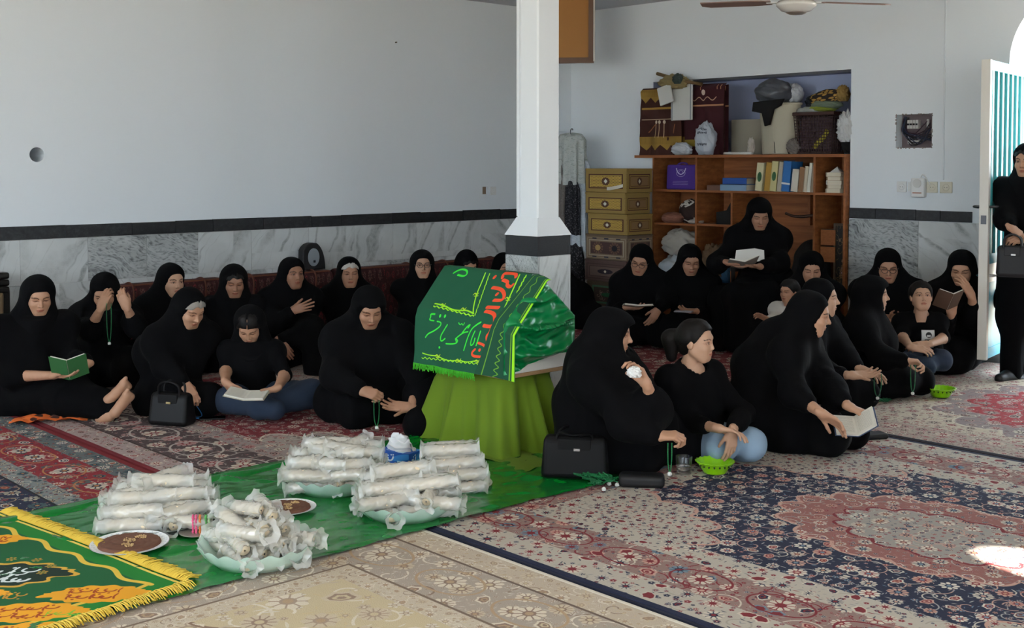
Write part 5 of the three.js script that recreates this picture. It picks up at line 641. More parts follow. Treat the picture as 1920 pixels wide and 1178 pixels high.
// ---------------------------------------------------------------- people: signed-distance figures meshed with surface nets
function nets(f, lo, hi, h) {
  const nx = Math.ceil((hi[0] - lo[0]) / h) + 2, ny = Math.ceil((hi[1] - lo[1]) / h) + 2, nz = Math.ceil((hi[2] - lo[2]) / h) + 2, B = 5, val = new Float32Array(nx * ny * nz), rad = h * B * 0.9 + 0.03;
  for (let bz = 0; bz < nz; bz += B) for (let by_ = 0; by_ < ny; by_ += B) for (let bx_ = 0; bx_ < nx; bx_ += B) {
    const d = f(lo[0] + (bx_ + B / 2) * h, lo[1] + (by_ + B / 2) * h, lo[2] + (bz + B / 2) * h), far = Math.abs(d) > rad;
    for (let z = bz; z < Math.min(nz, bz + B); z++) for (let y = by_; y < Math.min(ny, by_ + B); y++) for (let x = bx_, o = (z * ny + y) * nx + bx_; x < Math.min(nx, bx_ + B); x++, o++) val[o] = far ? d : f(lo[0] + x * h, lo[1] + y * h, lo[2] + z * h);
  }
  const idx = new Int32Array(nx * ny * nz).fill(-1), pos = [], ind = [], E = [[0, 1], [2, 3], [4, 5], [6, 7], [0, 2], [1, 3], [4, 6], [5, 7], [0, 4], [1, 5], [2, 6], [3, 7]], c = new Float32Array(8), sy = nx, sz = nx * ny;
  for (let z = 0; z < nz - 1; z++) for (let y = 0; y < ny - 1; y++) for (let x = 0; x < nx - 1; x++) {
    const o = (z * ny + y) * nx + x; let m = 0; for (let k = 0; k < 8; k++) { c[k] = val[o + (k & 1) + (k >> 1 & 1) * sy + (k >> 2) * sz]; if (c[k] < 0) m |= 1 << k; } if (m === 0 || m === 255) continue;
    let X = 0, Y = 0, Z = 0, n = 0; for (const [a, b] of E) if ((c[a] < 0) !== (c[b] < 0)) { const t = c[a] / (c[a] - c[b]); X += (a & 1) + t * ((b & 1) - (a & 1)); Y += (a >> 1 & 1) + t * ((b >> 1 & 1) - (a >> 1 & 1)); Z += (a >> 2) + t * ((b >> 2) - (a >> 2)); n++; }
    idx[o] = pos.length / 3; pos.push(lo[0] + (x + X / n) * h, lo[1] + (y + Y / n) * h, lo[2] + (z + Z / n) * h);
  }
  const quad = (a, b, c2, d, flip) => { if (a < 0 || b < 0 || c2 < 0 || d < 0) return; flip ? ind.push(a, c2, b, b, c2, d) : ind.push(a, b, c2, b, d, c2); };
  for (let z = 1; z < nz - 1; z++) for (let y = 1; y < ny - 1; y++) for (let x = 1; x < nx - 1; x++) {
    const o = (z * ny + y) * nx + x, s = val[o] < 0;
    if (s !== val[o + 1] < 0) quad(idx[o - sy - sz], idx[o - sz], idx[o - sy], idx[o], !s);
    if (s !== val[o + sy] < 0) quad(idx[o - 1 - sz], idx[o - sz], idx[o - 1], idx[o], s);
    if (s !== val[o + sz] < 0) quad(idx[o - 1 - sy], idx[o - sy], idx[o - 1], idx[o], !s);
  }
  const g = new THREE.BufferGeometry(); g.setAttribute('position', new THREE.BufferAttribute(new Float32Array(pos), 3)); g.setIndex(ind); g.computeVertexNormals(); return g;
}
const smin = (a, b, k) => { const h = k - Math.abs(a - b); return h > 0 ? Math.min(a, b) - h * h / (4 * k) : Math.min(a, b); };
const capsule = (p, q, rp, rq) => { const bx2 = q.x - p.x, by2 = q.y - p.y, bz2 = q.z - p.z, L = bx2 * bx2 + by2 * by2 + bz2 * bz2 || 1e-9; return (x, y, z) => { const X = x - p.x, Y = y - p.y, Z = z - p.z; let t = (X * bx2 + Y * by2 + Z * bz2) / L; t = t < 0 ? 0 : t > 1 ? 1 : t; const dx = X - bx2 * t, dy = Y - by2 * t, dz = Z - bz2 * t; return Math.sqrt(dx * dx + dy * dy + dz * dz) - (rp + (rq - rp) * t); }; };
const ellipsoid = (c, r) => { const m = Math.min(r[0], r[1], r[2]); return (x, y, z) => { const a = (x - c[0]) / r[0], b = (y - c[1]) / r[1], d = (z - c[2]) / r[2]; return (Math.sqrt(a * a + b * b + d * d) - 1) * m; }; };
const ellipT = (c, r) => { return (x, y, z) => { const a = (x - c[0]) / r[0], b = (y - c[1]) / r[1], d = (z - c[2]) / r[2], k0 = Math.sqrt(a * a + b * b + d * d), e = Math.sqrt((a / r[0]) ** 2 + (b / r[1]) ** 2 + (d / r[2]) ** 2); return e < 1e-6 ? -Math.min(...r) : k0 * (k0 - 1) / e; }; };
function blend(list, k) { return (x, y, z) => { let d = list[0](x, y, z); for (let i = 1; i < list.length; i++) d = smin(d, list[i](x, y, z), k); return d; }; }
function bounds(pts, m) { const lo = [1e9, 1e9, 1e9], hi = [-1e9, -1e9, -1e9]; for (const [p, r] of pts) ['x', 'y', 'z'].forEach((a, i) => { lo[i] = Math.min(lo[i], p[a] - r - m); hi[i] = Math.max(hi[i], p[a] + r + m); }); return [lo, hi]; }
// head in its own frame: origin between the ears, y up, z forward, chin at about -0.115
function headGeo(o = {}) {
  const ch = o.child ? 1 : 0, jaw = o.jaw ?? 1, P = [];
  const prim = (d, k) => P.push([d, k]);
  prim(ellipT([0, 0.032, -0.012], [0.074, 0.086, 0.094]), 0); prim(ellipT([0, -0.028, 0.02], [0.06 + ch * 0.003, 0.08 - ch * 0.006, 0.068]), 0.03); prim(capsule(V(-0.016 * jaw, -0.09 + ch * 0.008, 0.055), V(0.016 * jaw, -0.09 + ch * 0.008, 0.055), 0.021, 0.021), 0.03);
  for (const s of [-1, 1]) { prim(capsule(V(s * 0.036, -0.028, 0.052), V(s * 0.03, -0.05, 0.05), 0.028, 0.024), 0.02); prim(capsule(V(s * 0.048, -0.05, 0.005), V(s * 0.02, -0.088, 0.05), 0.02, 0.018), 0.025); }
  prim(capsule(V(-0.032, 0.024, 0.066), V(0.032, 0.024, 0.066), 0.016, 0.016), 0.02);
  const nz = ch ? -0.008 : 0; prim(capsule(V(0, 0.014, 0.078), V(0, -0.026, 0.103 + nz), 0.0075, 0.0095), 0.012); for (const s of [-1, 1]) prim(capsule(V(s * 0.009, -0.031, 0.09 + nz / 2), V(s * 0.012, -0.031, 0.086), 0.0065, 0.005), 0.008);
  const base = (x, y, z) => { let d = P[0][0](x, y, z); for (let i = 1; i < P.length; i++) d = smin(d, P[i][0](x, y, z), P[i][1]); return d; };
  const sock = [-1, 1].map((s) => ellipT([s * 0.031, 0.006, 0.095], [0.019, 0.012, 0.016])), eye = [-1, 1].map((s) => ellipsoid([s * 0.0305, 0.004, 0.0695], [0.0135, 0.0125, 0.0135])), lipU = capsule(V(-0.019, -0.0565, 0.0805), V(0.019, -0.0565, 0.0805), 0.0042, 0.0042), lipUm = capsule(V(-0.008, -0.0545, 0.0865), V(0.008, -0.0545, 0.0865), 0.005, 0.005), lipL = capsule(V(-0.012, -0.0645, 0.0835), V(0.012, -0.0645, 0.0835), 0.0055, 0.0055), slit = ellipT([0, -0.0595, 0.094], [0.021, 0.0014, 0.008]);
  const ears = [-1, 1].map((s) => ellipT([s * 0.077, -0.004, -0.008], [0.009, 0.031, 0.019])), neck = capsule(V(0, -0.06, -0.018), V(0, -0.19, -0.04), ch ? 0.042 : 0.05, ch ? 0.045 : 0.056);
  const f = (x, y, z) => { let d = base(x, y, z); for (const s of sock) { const k = 0.012, e = -s(x, y, z), h = Math.max(k - Math.abs(d - e), 0); d = Math.max(d, e) + h * h / (4 * k); } for (const e of eye) d = smin(d, e(x, y, z), 0.003); d = smin(d, lipU(x, y, z), 0.006); d = smin(d, lipUm(x, y, z), 0.005); d = smin(d, lipL(x, y, z), 0.005); d = Math.max(d, -slit(x, y, z)); if (o.ears !== false) for (const e of ears) d = smin(d, e(x, y, z), 0.01); return smin(d, neck(x, y, z), 0.02); };
  const g = nets(f, [-0.095, -0.2, -0.12], [0.095, 0.13, 0.125], o.cell ?? 0.0033), p = g.attributes.position, col = new Float32Array(p.count * 3), closed = o.closed ? 1 : 0;
  for (let i = 0; i < p.count; i++) {
    const x = p.getX(i), y = p.getY(i), z = p.getZ(i), ax = Math.abs(x); let c = [1, 1, 1];
    if (z > 0.05) {
      const ex = (ax - 0.0305) / 0.0145, ey = (y - 0.0035) / (closed ? 0.0026 : 0.0056), ee = ex * ex + ey * ey;
      const bxn = (ax - 0.033) / 0.021, bl = 0.0265 - 0.006 * bxn * bxn + (ax < 0.02 ? -0.002 : 0); if (Math.abs(bxn) < 1 && Math.abs(y - bl) < (o.brow ?? 0.0036)) c = o.hairCol ?? [0.16, 0.12, 0.1];
      if (!closed && ee < 1) { c = [1.15, 1.2, 1.25]; const ix = ax - 0.0305 - (o.gaze ?? 0) * Math.sign(x), iy = y - 0.003; if (ix * ix + iy * iy < 0.0058 * 0.0058) c = [0.1, 0.06, 0.04]; if (ey > 0.45) c = [0.12, 0.08, 0.07]; } else if (ee < 1.5) c = closed ? [0.16, 0.1, 0.08] : [0.4, 0.3, 0.27]; else if (ee < 3.4 && y < 0.02) c = [0.86, 0.78, 0.76];
      const ly = y + 0.0595; if (ax < 0.021 && Math.abs(ly) < 0.0095 * (1 - Math.pow(ax / 0.023, 2) * 0.75) && z > 0.07) c = Math.abs(ly) < 0.0016 ? [0.42, 0.2, 0.2] : [0.92, 0.62, 0.6];
      if (ax > 0.006 && ax < 0.011 && Math.abs(y + 0.0375) < 0.0025 && z > 0.082) c = [0.35, 0.22, 0.18];
    }
    col.set(c, i * 3);
  }
  g.setAttribute('color', new THREE.BufferAttribute(col, 3)); return g;
}
const HEADS = { child: headGeo({ child: true, brow: 0.0028 }), childDown: headGeo({ child: true, closed: true, brow: 0.003 }) };
const COVERED = Object.fromEntries([['adult', {}], ['down', { closed: true }], ['old', { jaw: 1.35, hairCol: [0.35, 0.3, 0.27], brow: 0.0026 }], ['oldDown', { jaw: 1.35, closed: true, hairCol: [0.35, 0.3, 0.27] }], ['childDown', { child: true, closed: true, brow: 0.003 }]].map(([k, o]) => [k, headGeo({ ...o, ears: false })]));
// right hand in its own frame: wrist at the origin, fingers along +z, palm facing -y, thumb on +x
function handGeo(curl, thumb = 0.5, spread = 0.06) {
  const P = [], F = [[0.026, 0.088, [0.042, 0.026, 0.021], 0.0087], [0.0088, 0.093, [0.047, 0.029, 0.022], 0.009], [-0.0085, 0.089, [0.043, 0.027, 0.022], 0.0086], [-0.0245, 0.08, [0.034, 0.021, 0.019], 0.0075]];
  F.forEach(([x, z, L, r], i) => { P.push([capsule(V(x * 0.7, 0, 0.012), V(x, 0, z), 0.0135, 0.0105), 0.014]); let a = (Array.isArray(curl) ? curl[i] : curl), p = V(x, 0.001, z), ang = a * 0.55, sp = x / 0.026 * spread; for (let k = 0; k < 3; k++) { const d = V(Math.sin(sp) * Math.cos(ang), -Math.sin(ang), Math.cos(ang) * Math.cos(sp)), q = p.clone().addScaledVector(d, L[k]); P.push([capsule(p, q, r * (1 - 0.07 * k), r * (0.93 - 0.07 * k)), k ? 0.003 : 0.006]); p = q; ang += a * (k ? 0.75 : 0.95); } });
  P.push([capsule(V(0.018, -0.004, 0.02), V(0.036, -0.012, 0.05), 0.016, 0.0125), 0.014]); let p = V(0.036, -0.012, 0.05), d = V(0.62 - thumb * 0.75, -0.25 - thumb * 0.45, 0.75).normalize(); for (const [l, r0, r1] of [[0.034, 0.0105, 0.0095], [0.028, 0.0095, 0.0078]]) { const q = p.clone().addScaledVector(d, l); P.push([capsule(p, q, r0, r1), 0.005]); p = q; d.add(V(-0.25 * thumb, -0.12 * thumb, 0.1)).normalize(); }
  P.push([capsule(V(0, 0, -0.012), V(0, 0, 0.012), 0.0225, 0.023), 0.02]);
  const f = (x, y, z) => { let dd = 1; for (const [c, k] of P) dd = dd > 0.9 ? c(x, y, z) : smin(dd, c(x, y, z), k); return dd; };
  const pts = [[V(0.075, 0.03, 0.2), 0], [V(-0.055, -0.11, -0.08), 0]]; const [lo, hi] = bounds(pts, 0.004); return nets(f, lo, hi, 0.0034);
}
const HANDS = { relaxed: handGeo([0.35, 0.42, 0.5, 0.55], 0.45), flat: handGeo([0.08, 0.1, 0.12, 0.15], 0.2, 0.16), hold: handGeo([0.75, 0.8, 0.85, 0.9], 0.75), pinch: handGeo([0.95, 1.1, 1.2, 1.25], 0.95), under: handGeo([0.3, 0.32, 0.36, 0.4], -0.1) };
const skin = (hex) => mat(hex, 0.55, { vertexColors: true });
const SK = [skin(0xa97c62), skin(0xb4886c), skin(0x9a6e56), skin(0xbf967b), skin(0x8f6650)];
const blackCloth = [0x060608, 0x08080a, 0x050507, 0x09080a].map((c) => phys(c, 0.95, { bumpMap: grain, bumpScale: 0.002, specularIntensity: 0.25 }));
const denim = mat(0x1d2c40, 0.9, fabricBump), paleDenim = mat(0x8fa7bd, 0.9, fabricBump), hairMat = phys(0x0d0a09, 0.6, { specularIntensity: 0.5 }), greyHair = mat(0x8d8780, 0.6);
function whiteVerts(g) { if (!g.attributes.color) { const n = g.attributes.position.count, a = new Float32Array(n * 3).fill(1); g.setAttribute('color', new THREE.BufferAttribute(a, 3)); } return g; }
function joinBody(list) { const gs = list.map((g) => { const h = (g.index ? g.toNonIndexed() : g.clone()); whiteVerts(h); for (const k of Object.keys(h.attributes)) if (!['position', 'normal', 'color'].includes(k)) h.deleteAttribute(k); return h; }); return mergeGeometries(gs); }
function flipWinding(g) { const a = g.index.array; for (let i = 0; i < a.length; i += 3) { const t = a[i]; a[i] = a[i + 1]; a[i + 1] = t; } return g; }
const MIRROR = Object.fromEntries(Object.entries(HANDS).map(([k, g]) => { const m = g.clone(); m.scale(-1, 1, 1); flipWinding(m); m.computeVertexNormals(); return [k, m]; }));
// facing: yaw 0 looks at the viewer, positive turns to the picture's right; pitch positive looks up; roll tilts
function facing(yaw, pitch, roll = 0) { const r = (d) => d * Math.PI / 180, toCam = Math.atan2(-FWD.x, -FWD.z); return new THREE.Quaternion().setFromEuler(new THREE.Euler(-r(pitch), toCam + r(yaw), r(roll), 'YXZ')); }
function person(S) {
  const sc = S.scale ?? 1, D = S.depth, pt = (a) => a.isVector3 ? a.clone() : at(a[0], a[1], a[2] ?? D);
  const q = facing(...S.face), head = pt(S.head), hf = (v) => v.clone().multiplyScalar(sc).applyQuaternion(q).add(head);
  const bq = facing(S.body ?? S.face[0] * 0.6, 0), right = V(-1, 0, 0).applyQuaternion(bq), fw = V(0, 0, 1).applyQuaternion(bq);   // right = the figure's own right
  const hip = pt(S.hip), neck = S.neck ? pt(S.neck) : head.clone().add(V(0, -0.165 * sc, 0)).addScaledVector(V(0, 0, 1).applyQuaternion(q), -0.045 * sc).lerp(V(hip.x, head.y - 0.2 * sc, hip.z), 0.22);
  const sw = (S.sw ?? 0.165) * sc, shR = neck.clone().addScaledVector(right, sw).add(V(0, -0.035 * sc, 0)), shL = neck.clone().addScaledVector(right, -sw).add(V(0, -0.035 * sc, 0)), chest = neck.clone().lerp(hip, 0.42).addScaledVector(fw, 0.03 * sc);
  const root = thing('person', S.label, 'person', [hip.x, 0, hip.z], 0), off = V(hip.x, 0, hip.z), loc = (v) => v.clone().sub(off);
  const bones = [], cl = { gown: [], scarf: [], shirt: [], legs: [] };
  const bone = (a, b, ra, rb, c, ia = 0.016, ib = ia) => { bones.push([a, b, ra * sc, rb * sc]); if (c) cl[c].push([a, b, (ra + ia) * sc, (rb + ib) * sc]); };
  const top = S.outfit === 'shirt' ? 'shirt' : 'gown', leg = S.outfit === 'shirt' ? 'legs' : 'gown', fat = S.fat ?? 1;
  bone(hf(V(0, -0.06, -0.02)), neck, 0.048, 0.055); bone(neck, chest, 0.07, 0.115 * fat, top, 0.02); bone(shR, shL, 0.062, 0.062, top, 0.02); bone(chest, hip, 0.125 * fat, 0.135 * fat, top, 0.02); bone(shR, chest, 0.06, 0.1, top); bone(shL, chest, 0.06, 0.1, top);
  const handGs = [];
  for (const [side, a] of [[1, S.rh], [-1, S.lh]]) {
    if (!a) continue; const sh = side > 0 ? shR : shL, wr = pt(a.w), tip = a.t.isVector3 ? a.t : dirv(...a.t), nrm = dirv(...a.n), el = a.e ? pt(a.e) : (() => { const m = sh.clone().lerp(wr, 0.5), d = sh.distanceTo(wr), l = 0.29 * sc, b = Math.sqrt(Math.max(0, l * l - d * d / 4)); return m.add(V(0, -1, 0).addScaledVector(right, side * 0.55).addScaledVector(fw, -0.25).normalize().multiplyScalar(b)); })();
    bone(sh, el, 0.05 * (S.arm ?? 1), 0.043 * (S.arm ?? 1), top, S.outfit === 'shirt' ? 0.014 : 0.022); bones.push([el, wr, 0.042 * sc, 0.026 * sc]); const cut = a.sleeve ?? 0.72; if (cut > 0) cl[top].push([el, el.clone().lerp(wr, cut), 0.064 * sc, (a.cuff ?? 0.05) * sc]);
    const g = (side > 0 ? HANDS : MIRROR)[a.k ?? 'relaxed'].clone(), z = tip.clone().normalize(), y = nrm.clone().negate(); y.addScaledVector(z, -y.dot(z)).normalize(); const x = y.clone().cross(z), m = new THREE.Matrix4().makeBasis(x, y, z).setPosition(loc(wr)); g.scale(sc * 0.97, sc * 0.97, sc * 0.97); g.applyMatrix4(m); handGs.push(g);
  }
  for (const L of S.legs ?? []) { const P = L.p.map(pt), r = L.r ?? [0.085, 0.06, 0.042]; for (let i = 0; i + 1 < P.length; i++) { const bare = L.bare && i === P.length - 2; bones.push([P[i], P[i + 1], (bare ? r[i] : r[i] * 0.8) * sc, (bare ? r[i + 1] : r[i + 1] * 0.8) * sc]); if (!bare) cl[leg].push([P[i], P[i + 1], r[i] * sc + 0.012, r[i + 1] * sc + 0.012]); } }
  for (const f of S.feet ?? []) { const a = loc(pt(f[0])), b = loc(pt(f[1])), ax = b.clone().sub(a).normalize(), sn = dirv(...f[2]), wd = ax.clone().cross(sn).normalize(), q2 = (u, w, n) => a.clone().addScaledVector(ax, u).addScaledVector(wd, w).addScaledVector(sn, n), L = a.distanceTo(b), ps = [[q2(0, 0, 0), q2(L * 0.45, 0.006, -0.012), 0.031, 0.029], [q2(L * 0.4, 0.004, -0.006), q2(L * 0.82, -0.012, 0), 0.03, 0.026], [q2(L * 0.4, 0.004, -0.006), q2(L * 0.82, 0.016, 0), 0.028, 0.024], [q2(-0.02, 0, -0.03), q2(-0.03, 0, -0.09), 0.034, 0.036]]; for (let i = 0; i < 5; i++) { const w = -0.028 + i * 0.0145, l = L * (0.83 - 0.035 * Math.max(0, i - 1)); ps.push([q2(l, w, 0), q2(l + (i ? 0.024 : 0.034), w * 1.05, -0.004), i ? 0.0095 : 0.0125, i ? 0.0085 : 0.0115]); } const bl = blend(ps.map(([u, v, c, d]) => capsule(u, v, c, d)), 0.009), bd = bounds(ps.flatMap(([u, v, c, d]) => [[u, c], [v, d]]), 0.01); handGs.push(nets(bl, ...bd, 0.0045)); }
  for (const b of S.blobs ?? []) { const a = pt(b), r = b[3] ?? 0.12; const e = b[4] ? pt(b[4]) : a.clone().add(V(0, 0.001, 0)); cl[b[6] ?? 'gown'].push([a, e, r, b[5] ?? r]); if (!b[6]) { const m = hip.clone(); m.y = Math.max(hip.y * 0.8, Math.min(a.y, hip.y + 0.15)); cl.gown.push([a, m, r * 0.92, Math.max(r * 0.85, 0.1 * sc)]); } }
  // skin
  const flr = S.floor ?? RT + 0.002, cap = (list, k) => { const cs = list.map(([a, b, ra, rb]) => capsule(loc(a), loc(b), ra, rb)); return blend(cs, k); };
  const bb = bounds(bones.flatMap(([a, b, ra, rb]) => [[loc(a), ra], [loc(b), rb]]), 0.03), bf = cap(bones, 0.03); if (bb[0][1] < flr) bb[0][1] = flr - 0.02;
  const hg = (S.bareHead ? HEADS : COVERED)[S.type ?? 'adult'].clone(); hg.scale(sc, sc, sc); hg.applyQuaternion(q); const hl = loc(head); hg.translate(hl.x, hl.y, hl.z);
  mesh('body', joinBody([nets((x, y, z) => Math.max(bf(x, y, z), flr - y), ...bb, 0.014), hg, ...handGs]), SK[S.skin ?? 0], root);
  // clothing
  const qi = q.clone().invert(), tv = V(0, 0, 0), hLoc = loc(head), open = S.open ?? [0.055, 0.079, -0.021], faceCut = (d, x, y, z, k = 0.012) => { tv.set(x - hLoc.x, y - hLoc.y, z - hLoc.z); const r2 = tv.lengthSq(); if (r2 > 0.09 * sc * sc) return d; tv.applyQuaternion(qi).multiplyScalar(1 / sc); const a = tv.x / open[0], b = (tv.y - open[2]) / open[1], oz = S.openZ ?? -0.005, e = Math.min(Math.max((Math.sqrt(a * a + b * b) - 1) * open[0], oz - tv.z, tv.z - 0.2), Math.max(oz + 0.05 + 0.3 * Math.abs(tv.y - open[2] - 0.01) - tv.z, Math.abs(tv.y - open[2]) - open[1], Math.abs(tv.x) - 0.13, tv.z - 0.2)) * sc, h = Math.max(k - Math.abs(d + e), 0); return Math.max(d, -e) + h * h / (4 * k); };
  const fold = (x, y, z, s) => 0.011 * noise(x * 8 + s, y * 2.6, z * 8) + 0.0055 * noise(x * 20 + s, y * 5, z * 20) + 0.002 * noise(x * 44 + s, y * 12, z * 44);
  const sd = (S.head[0] ?? 1) * 0.137, build = (name, list, k, m, face, h = 0.0125, amp = 1, cutFn, extra) => { if (!list.length) return; const g0 = bounds((extra ? [...list, ...extra] : list).flatMap(([a, b, ra, rb]) => [[loc(a), ra], [loc(b), rb]]), 0.04); if (g0[0][1] < flr) g0[0][1] = flr - 0.02; const fA = cap(list, k), fB = extra && cap(extra, 0.025), f0 = extra ? (x, y, z) => smin(fA(x, y, z), fB(x, y, z), 0.06) : fA; const f = (x, y, z) => { let d = f0(x, y, z); if (d < 0.05 && d > -0.05) { const hx = x - hLoc.x, hy = y - hLoc.y, hz = z - hLoc.z, hd = Math.sqrt(hx * hx + hy * hy + hz * hz); d += amp * Math.max(0.22, Math.min(1, (hd - 0.13) * 6)) * fold(x, y, z, sd); } if (face) d = faceCut(d, x, y, z); if (cutFn) d = cutFn(d, x, y, z); return Math.max(d, flr - y); }; return mesh(name, nets(f, ...g0, h), m, root); };
  const cm = blackCloth[S.cloth ?? 0];
  const headWrap = [[hf(V(0, 0.036, -0.03)), hf(V(0, 0.036, -0.008)), 0.0965 * sc, 0.0945 * sc], [hf(V(0, 0.0, -0.03)), hf(V(0, -0.06, -0.012)), 0.09 * sc, 0.073 * sc], [hf(V(0, -0.085, -0.005)), neck.clone().addScaledVector(fw, 0.025), 0.07 * sc, 0.09 * sc], [hf(V(0, 0.0, -0.045)), neck.clone().addScaledVector(fw, -0.025), 0.086 * sc, 0.09 * sc]];
  if (S.outfit === 'chador') { // one sheet from crown to floor
    const hw = [...headWrap]; for (const s of [shR, shL]) hw.push([hf(V(0, -0.01, -0.05)), s.clone().lerp(neck, 0.1).add(V(0, -0.03, 0)), 0.08 * sc, 0.08 * sc]); if (S.cowl) hw.push([hf(V(0, 0.03, -0.02)), hf(V(0, 0.033, 0.012 * S.cowl)), 0.094 * sc, 0.092 * sc], [hf(V(0, -0.04, -0.01)), hf(V(0, -0.05, 0.01 * S.cowl)), 0.085 * sc, 0.08 * sc]);
    build('chador', cl.gown, S.k ?? 0.07, cm, true, 0.0125, 1, undefined, hw);
  } else {
    if (top === 'gown') build('dress', cl.gown, S.k ?? 0.06, cm, false);
    if (cl.shirt.length) build(S.topName ?? 'shirt', cl.shirt, 0.035, S.topMat ?? cm, false, 0.0105, 0.7, S.neckCut ? (d, x, y, z) => { const n = loc(neck.clone().addScaledVector(fw, 0.03)).add(V(0, 0.075 * sc, 0)), a = (x - n.x), b = (y - n.y) * 0.75, c = z - n.z; return Math.max(d, -(Math.sqrt(a * a + b * b + c * c) - S.neckCut * sc)); } : undefined);
    if (cl.legs.length) build(S.legName ?? 'jeans', cl.legs, 0.03, S.legMat ?? denim, false, 0.0115, 0.8);
    if (!S.bareHead) build('headscarf', [...headWrap, [neck.clone().addScaledVector(fw, 0.05), chest.clone().addScaledVector(fw, 0.06).add(V(0, 0.07, 0)), 0.09 * sc, 0.075 * sc], [hf(V(0, -0.06, -0.04)), shR.clone().lerp(neck, 0.45), 0.08 * sc, 0.085 * sc], [hf(V(0, -0.06, -0.04)), shL.clone().lerp(neck, 0.45), 0.08 * sc, 0.085 * sc]], 0.045, blackCloth[(S.cloth ?? 0) + 1 & 3], true, 0.0105, 0.7);
  }
  if (S.hair) { const hp = S.hair.map(([a, b, ra, rb]) => [hf(V(...a)), hf(V(...b)), ra * sc, rb * sc]), hb = bounds(hp.flatMap(([a, b, ra, rb]) => [[loc(a), ra], [loc(b), rb]]), 0.02), f0 = cap(hp, 0.02), line = S.hairline ?? 0.062, dn = S.hairDown ?? 0.2;
    mesh('hair', nets((x, y, z) => { tv.set(x - hLoc.x, y - hLoc.y, z - hLoc.z).applyQuaternion(qi).multiplyScalar(1 / sc); const X = tv.x, Y = tv.y, Z = tv.z; let d = f0(x, y, z) + 0.0022 * noise(X * 110, Y * 24, Z * 34); if (S.parted && Z > -0.03 && Y > 0.04) d = Math.max(d, (0.0035 - Math.abs(X)) * sc); const cutY = line + 0.01 * noise(X * 45, 7) - Math.max(0, 0.06 - Z) * dn * 6.2 + Math.pow(Math.abs(X) / 0.08, 2) * -0.03; if (Z > -0.02) d = Math.max(d, (cutY - Y) * sc * 0.8); return d; }, ...hb, 0.006), S.hairMat ?? hairMat, root); }
  if (S.fringe) { const fp = cap([[hf(V(0, 0.034, -0.012)), hf(V(0, 0.034, 0.004)), 0.0865 * sc, 0.0855 * sc]], 0.01); mesh('hair', nets((x, y, z) => { tv.set(x - hLoc.x, y - hLoc.y, z - hLoc.z).applyQuaternion(qi).multiplyScalar(1 / sc); const part = 0.004 * Math.max(0, 1 - Math.abs(tv.x) / 0.006); return Math.max(fp(x, y, z) + part + 0.0015 * noise(tv.x * 130, tv.y * 30, tv.z * 30), (0.058 + 6 * tv.x * tv.x * -1 + 0.02 * noise(tv.x * 30, 3) - tv.y) * sc, (0.0 - tv.z) * sc); }, ...bounds([[loc(hf(V(0, 0.03, 0))), 0.095]], 0.01), 0.005), S.fringe, root); }
  if (S.shoes) for (const [a, b] of S.shoes) build('shoe', [[pt(a), pt(b), 0.045, 0.034], [pt(a), pt(a).lerp(pt(b), 0.4).add(V(0, 0.015, 0)), 0.045, 0.036]], 0.02, mat(0x0d0d0f, 0.5), false, 0.01, 0.1);
  if (S.glasses) { const gm = mat(0x15151a, 0.35), gg = []; for (const s of [-1, 1]) { const t = new THREE.TorusGeometry(0.0215, 0.0021, 6, 24); t.scale(1.05, 0.82, 1); t.translate(s * 0.0285, 0.002, 0.099); gg.push(t); gg.push(tube([[s * 0.05, 0.006, 0.097], [s * 0.071, 0.006, 0.05], [s * 0.076, 0.006, 0.0]], 0.002, 8, 5)); } gg.push(tube([[-0.007, 0.005, 0.1], [0, 0.008, 0.103], [0.007, 0.005, 0.1]], 0.002, 6, 5)); const g = merge(gg); g.scale(sc, sc, sc); g.applyQuaternion(q); g.translate(hl.x, hl.y, hl.z); mesh('glasses', g, gm, root); }
  return { root, hf, loc, off, neck, chest, hip, fw, right };
}
const HAIRCAP = [[[0, 0.036, -0.022], [0, 0.04, -0.004], 0.0925, 0.087], [[0, 0.0, -0.045], [0, -0.03, -0.05], 0.08, 0.058], [[0, 0.05, 0.012], [0, 0.046, 0.02], 0.072, 0.067]];
// open book: [px, py, depth], facing of its pages, size, cover colour
function openBook(label, p, quat, w, h, cover, spread = 0.5, group) {
  const o = thing('open_book', label, 'book', p); o.quaternion.copy(quat); const cm = mat(cover, 0.6), pm = mat(0xd6d2c6, 0.9);
  for (const s of [-1, 1]) { const g = sheet(8, 2, (u, v) => V(s * u * w * Math.cos(spread), u * w * Math.sin(spread) + 0.006 * Math.sin(u * 3.1), (v - .5) * h * s * -1)); const c = box(w, 0.003, h + 0.006, s * w / 2, -0.004, 0); c.rotateZ(s * spread); mesh('cover', c, cm, o); const pg = box(w - 0.006, 0.009, h, s * (w - 0.006) / 2, 0.003, 0); pg.rotateZ(s * spread); mesh('pages', pg, pm, o); const [q, k] = bookLines; mesh('text_page', (() => { const t = new THREE.PlaneGeometry(w - 0.014, h - 0.01); t.rotateX(-Math.PI / 2); t.translate(s * (w - 0.006) / 2, 0.0082, 0); t.rotateZ(s * spread); return t; })(), k, o); }
  return o;
}
const bookLines = (() => { const [q, c] = canvas(128, 192), R = rng(5); c.fillStyle = '#d9d5c9'; c.fillRect(0, 0, 128, 192); c.strokeStyle = '#6a665e'; c.lineWidth = 2; for (let y = 18; y < 180; y += 13) { c.beginPath(); for (let x = 14; x < 112; x += 5) { c.moveTo(x, y + (R() - .5) * 4); c.lineTo(x + 3, y + (R() - .5) * 4); } c.stroke(); } return [q, mat(0xffffff, 0.9, { map: ctex(q) })]; })();

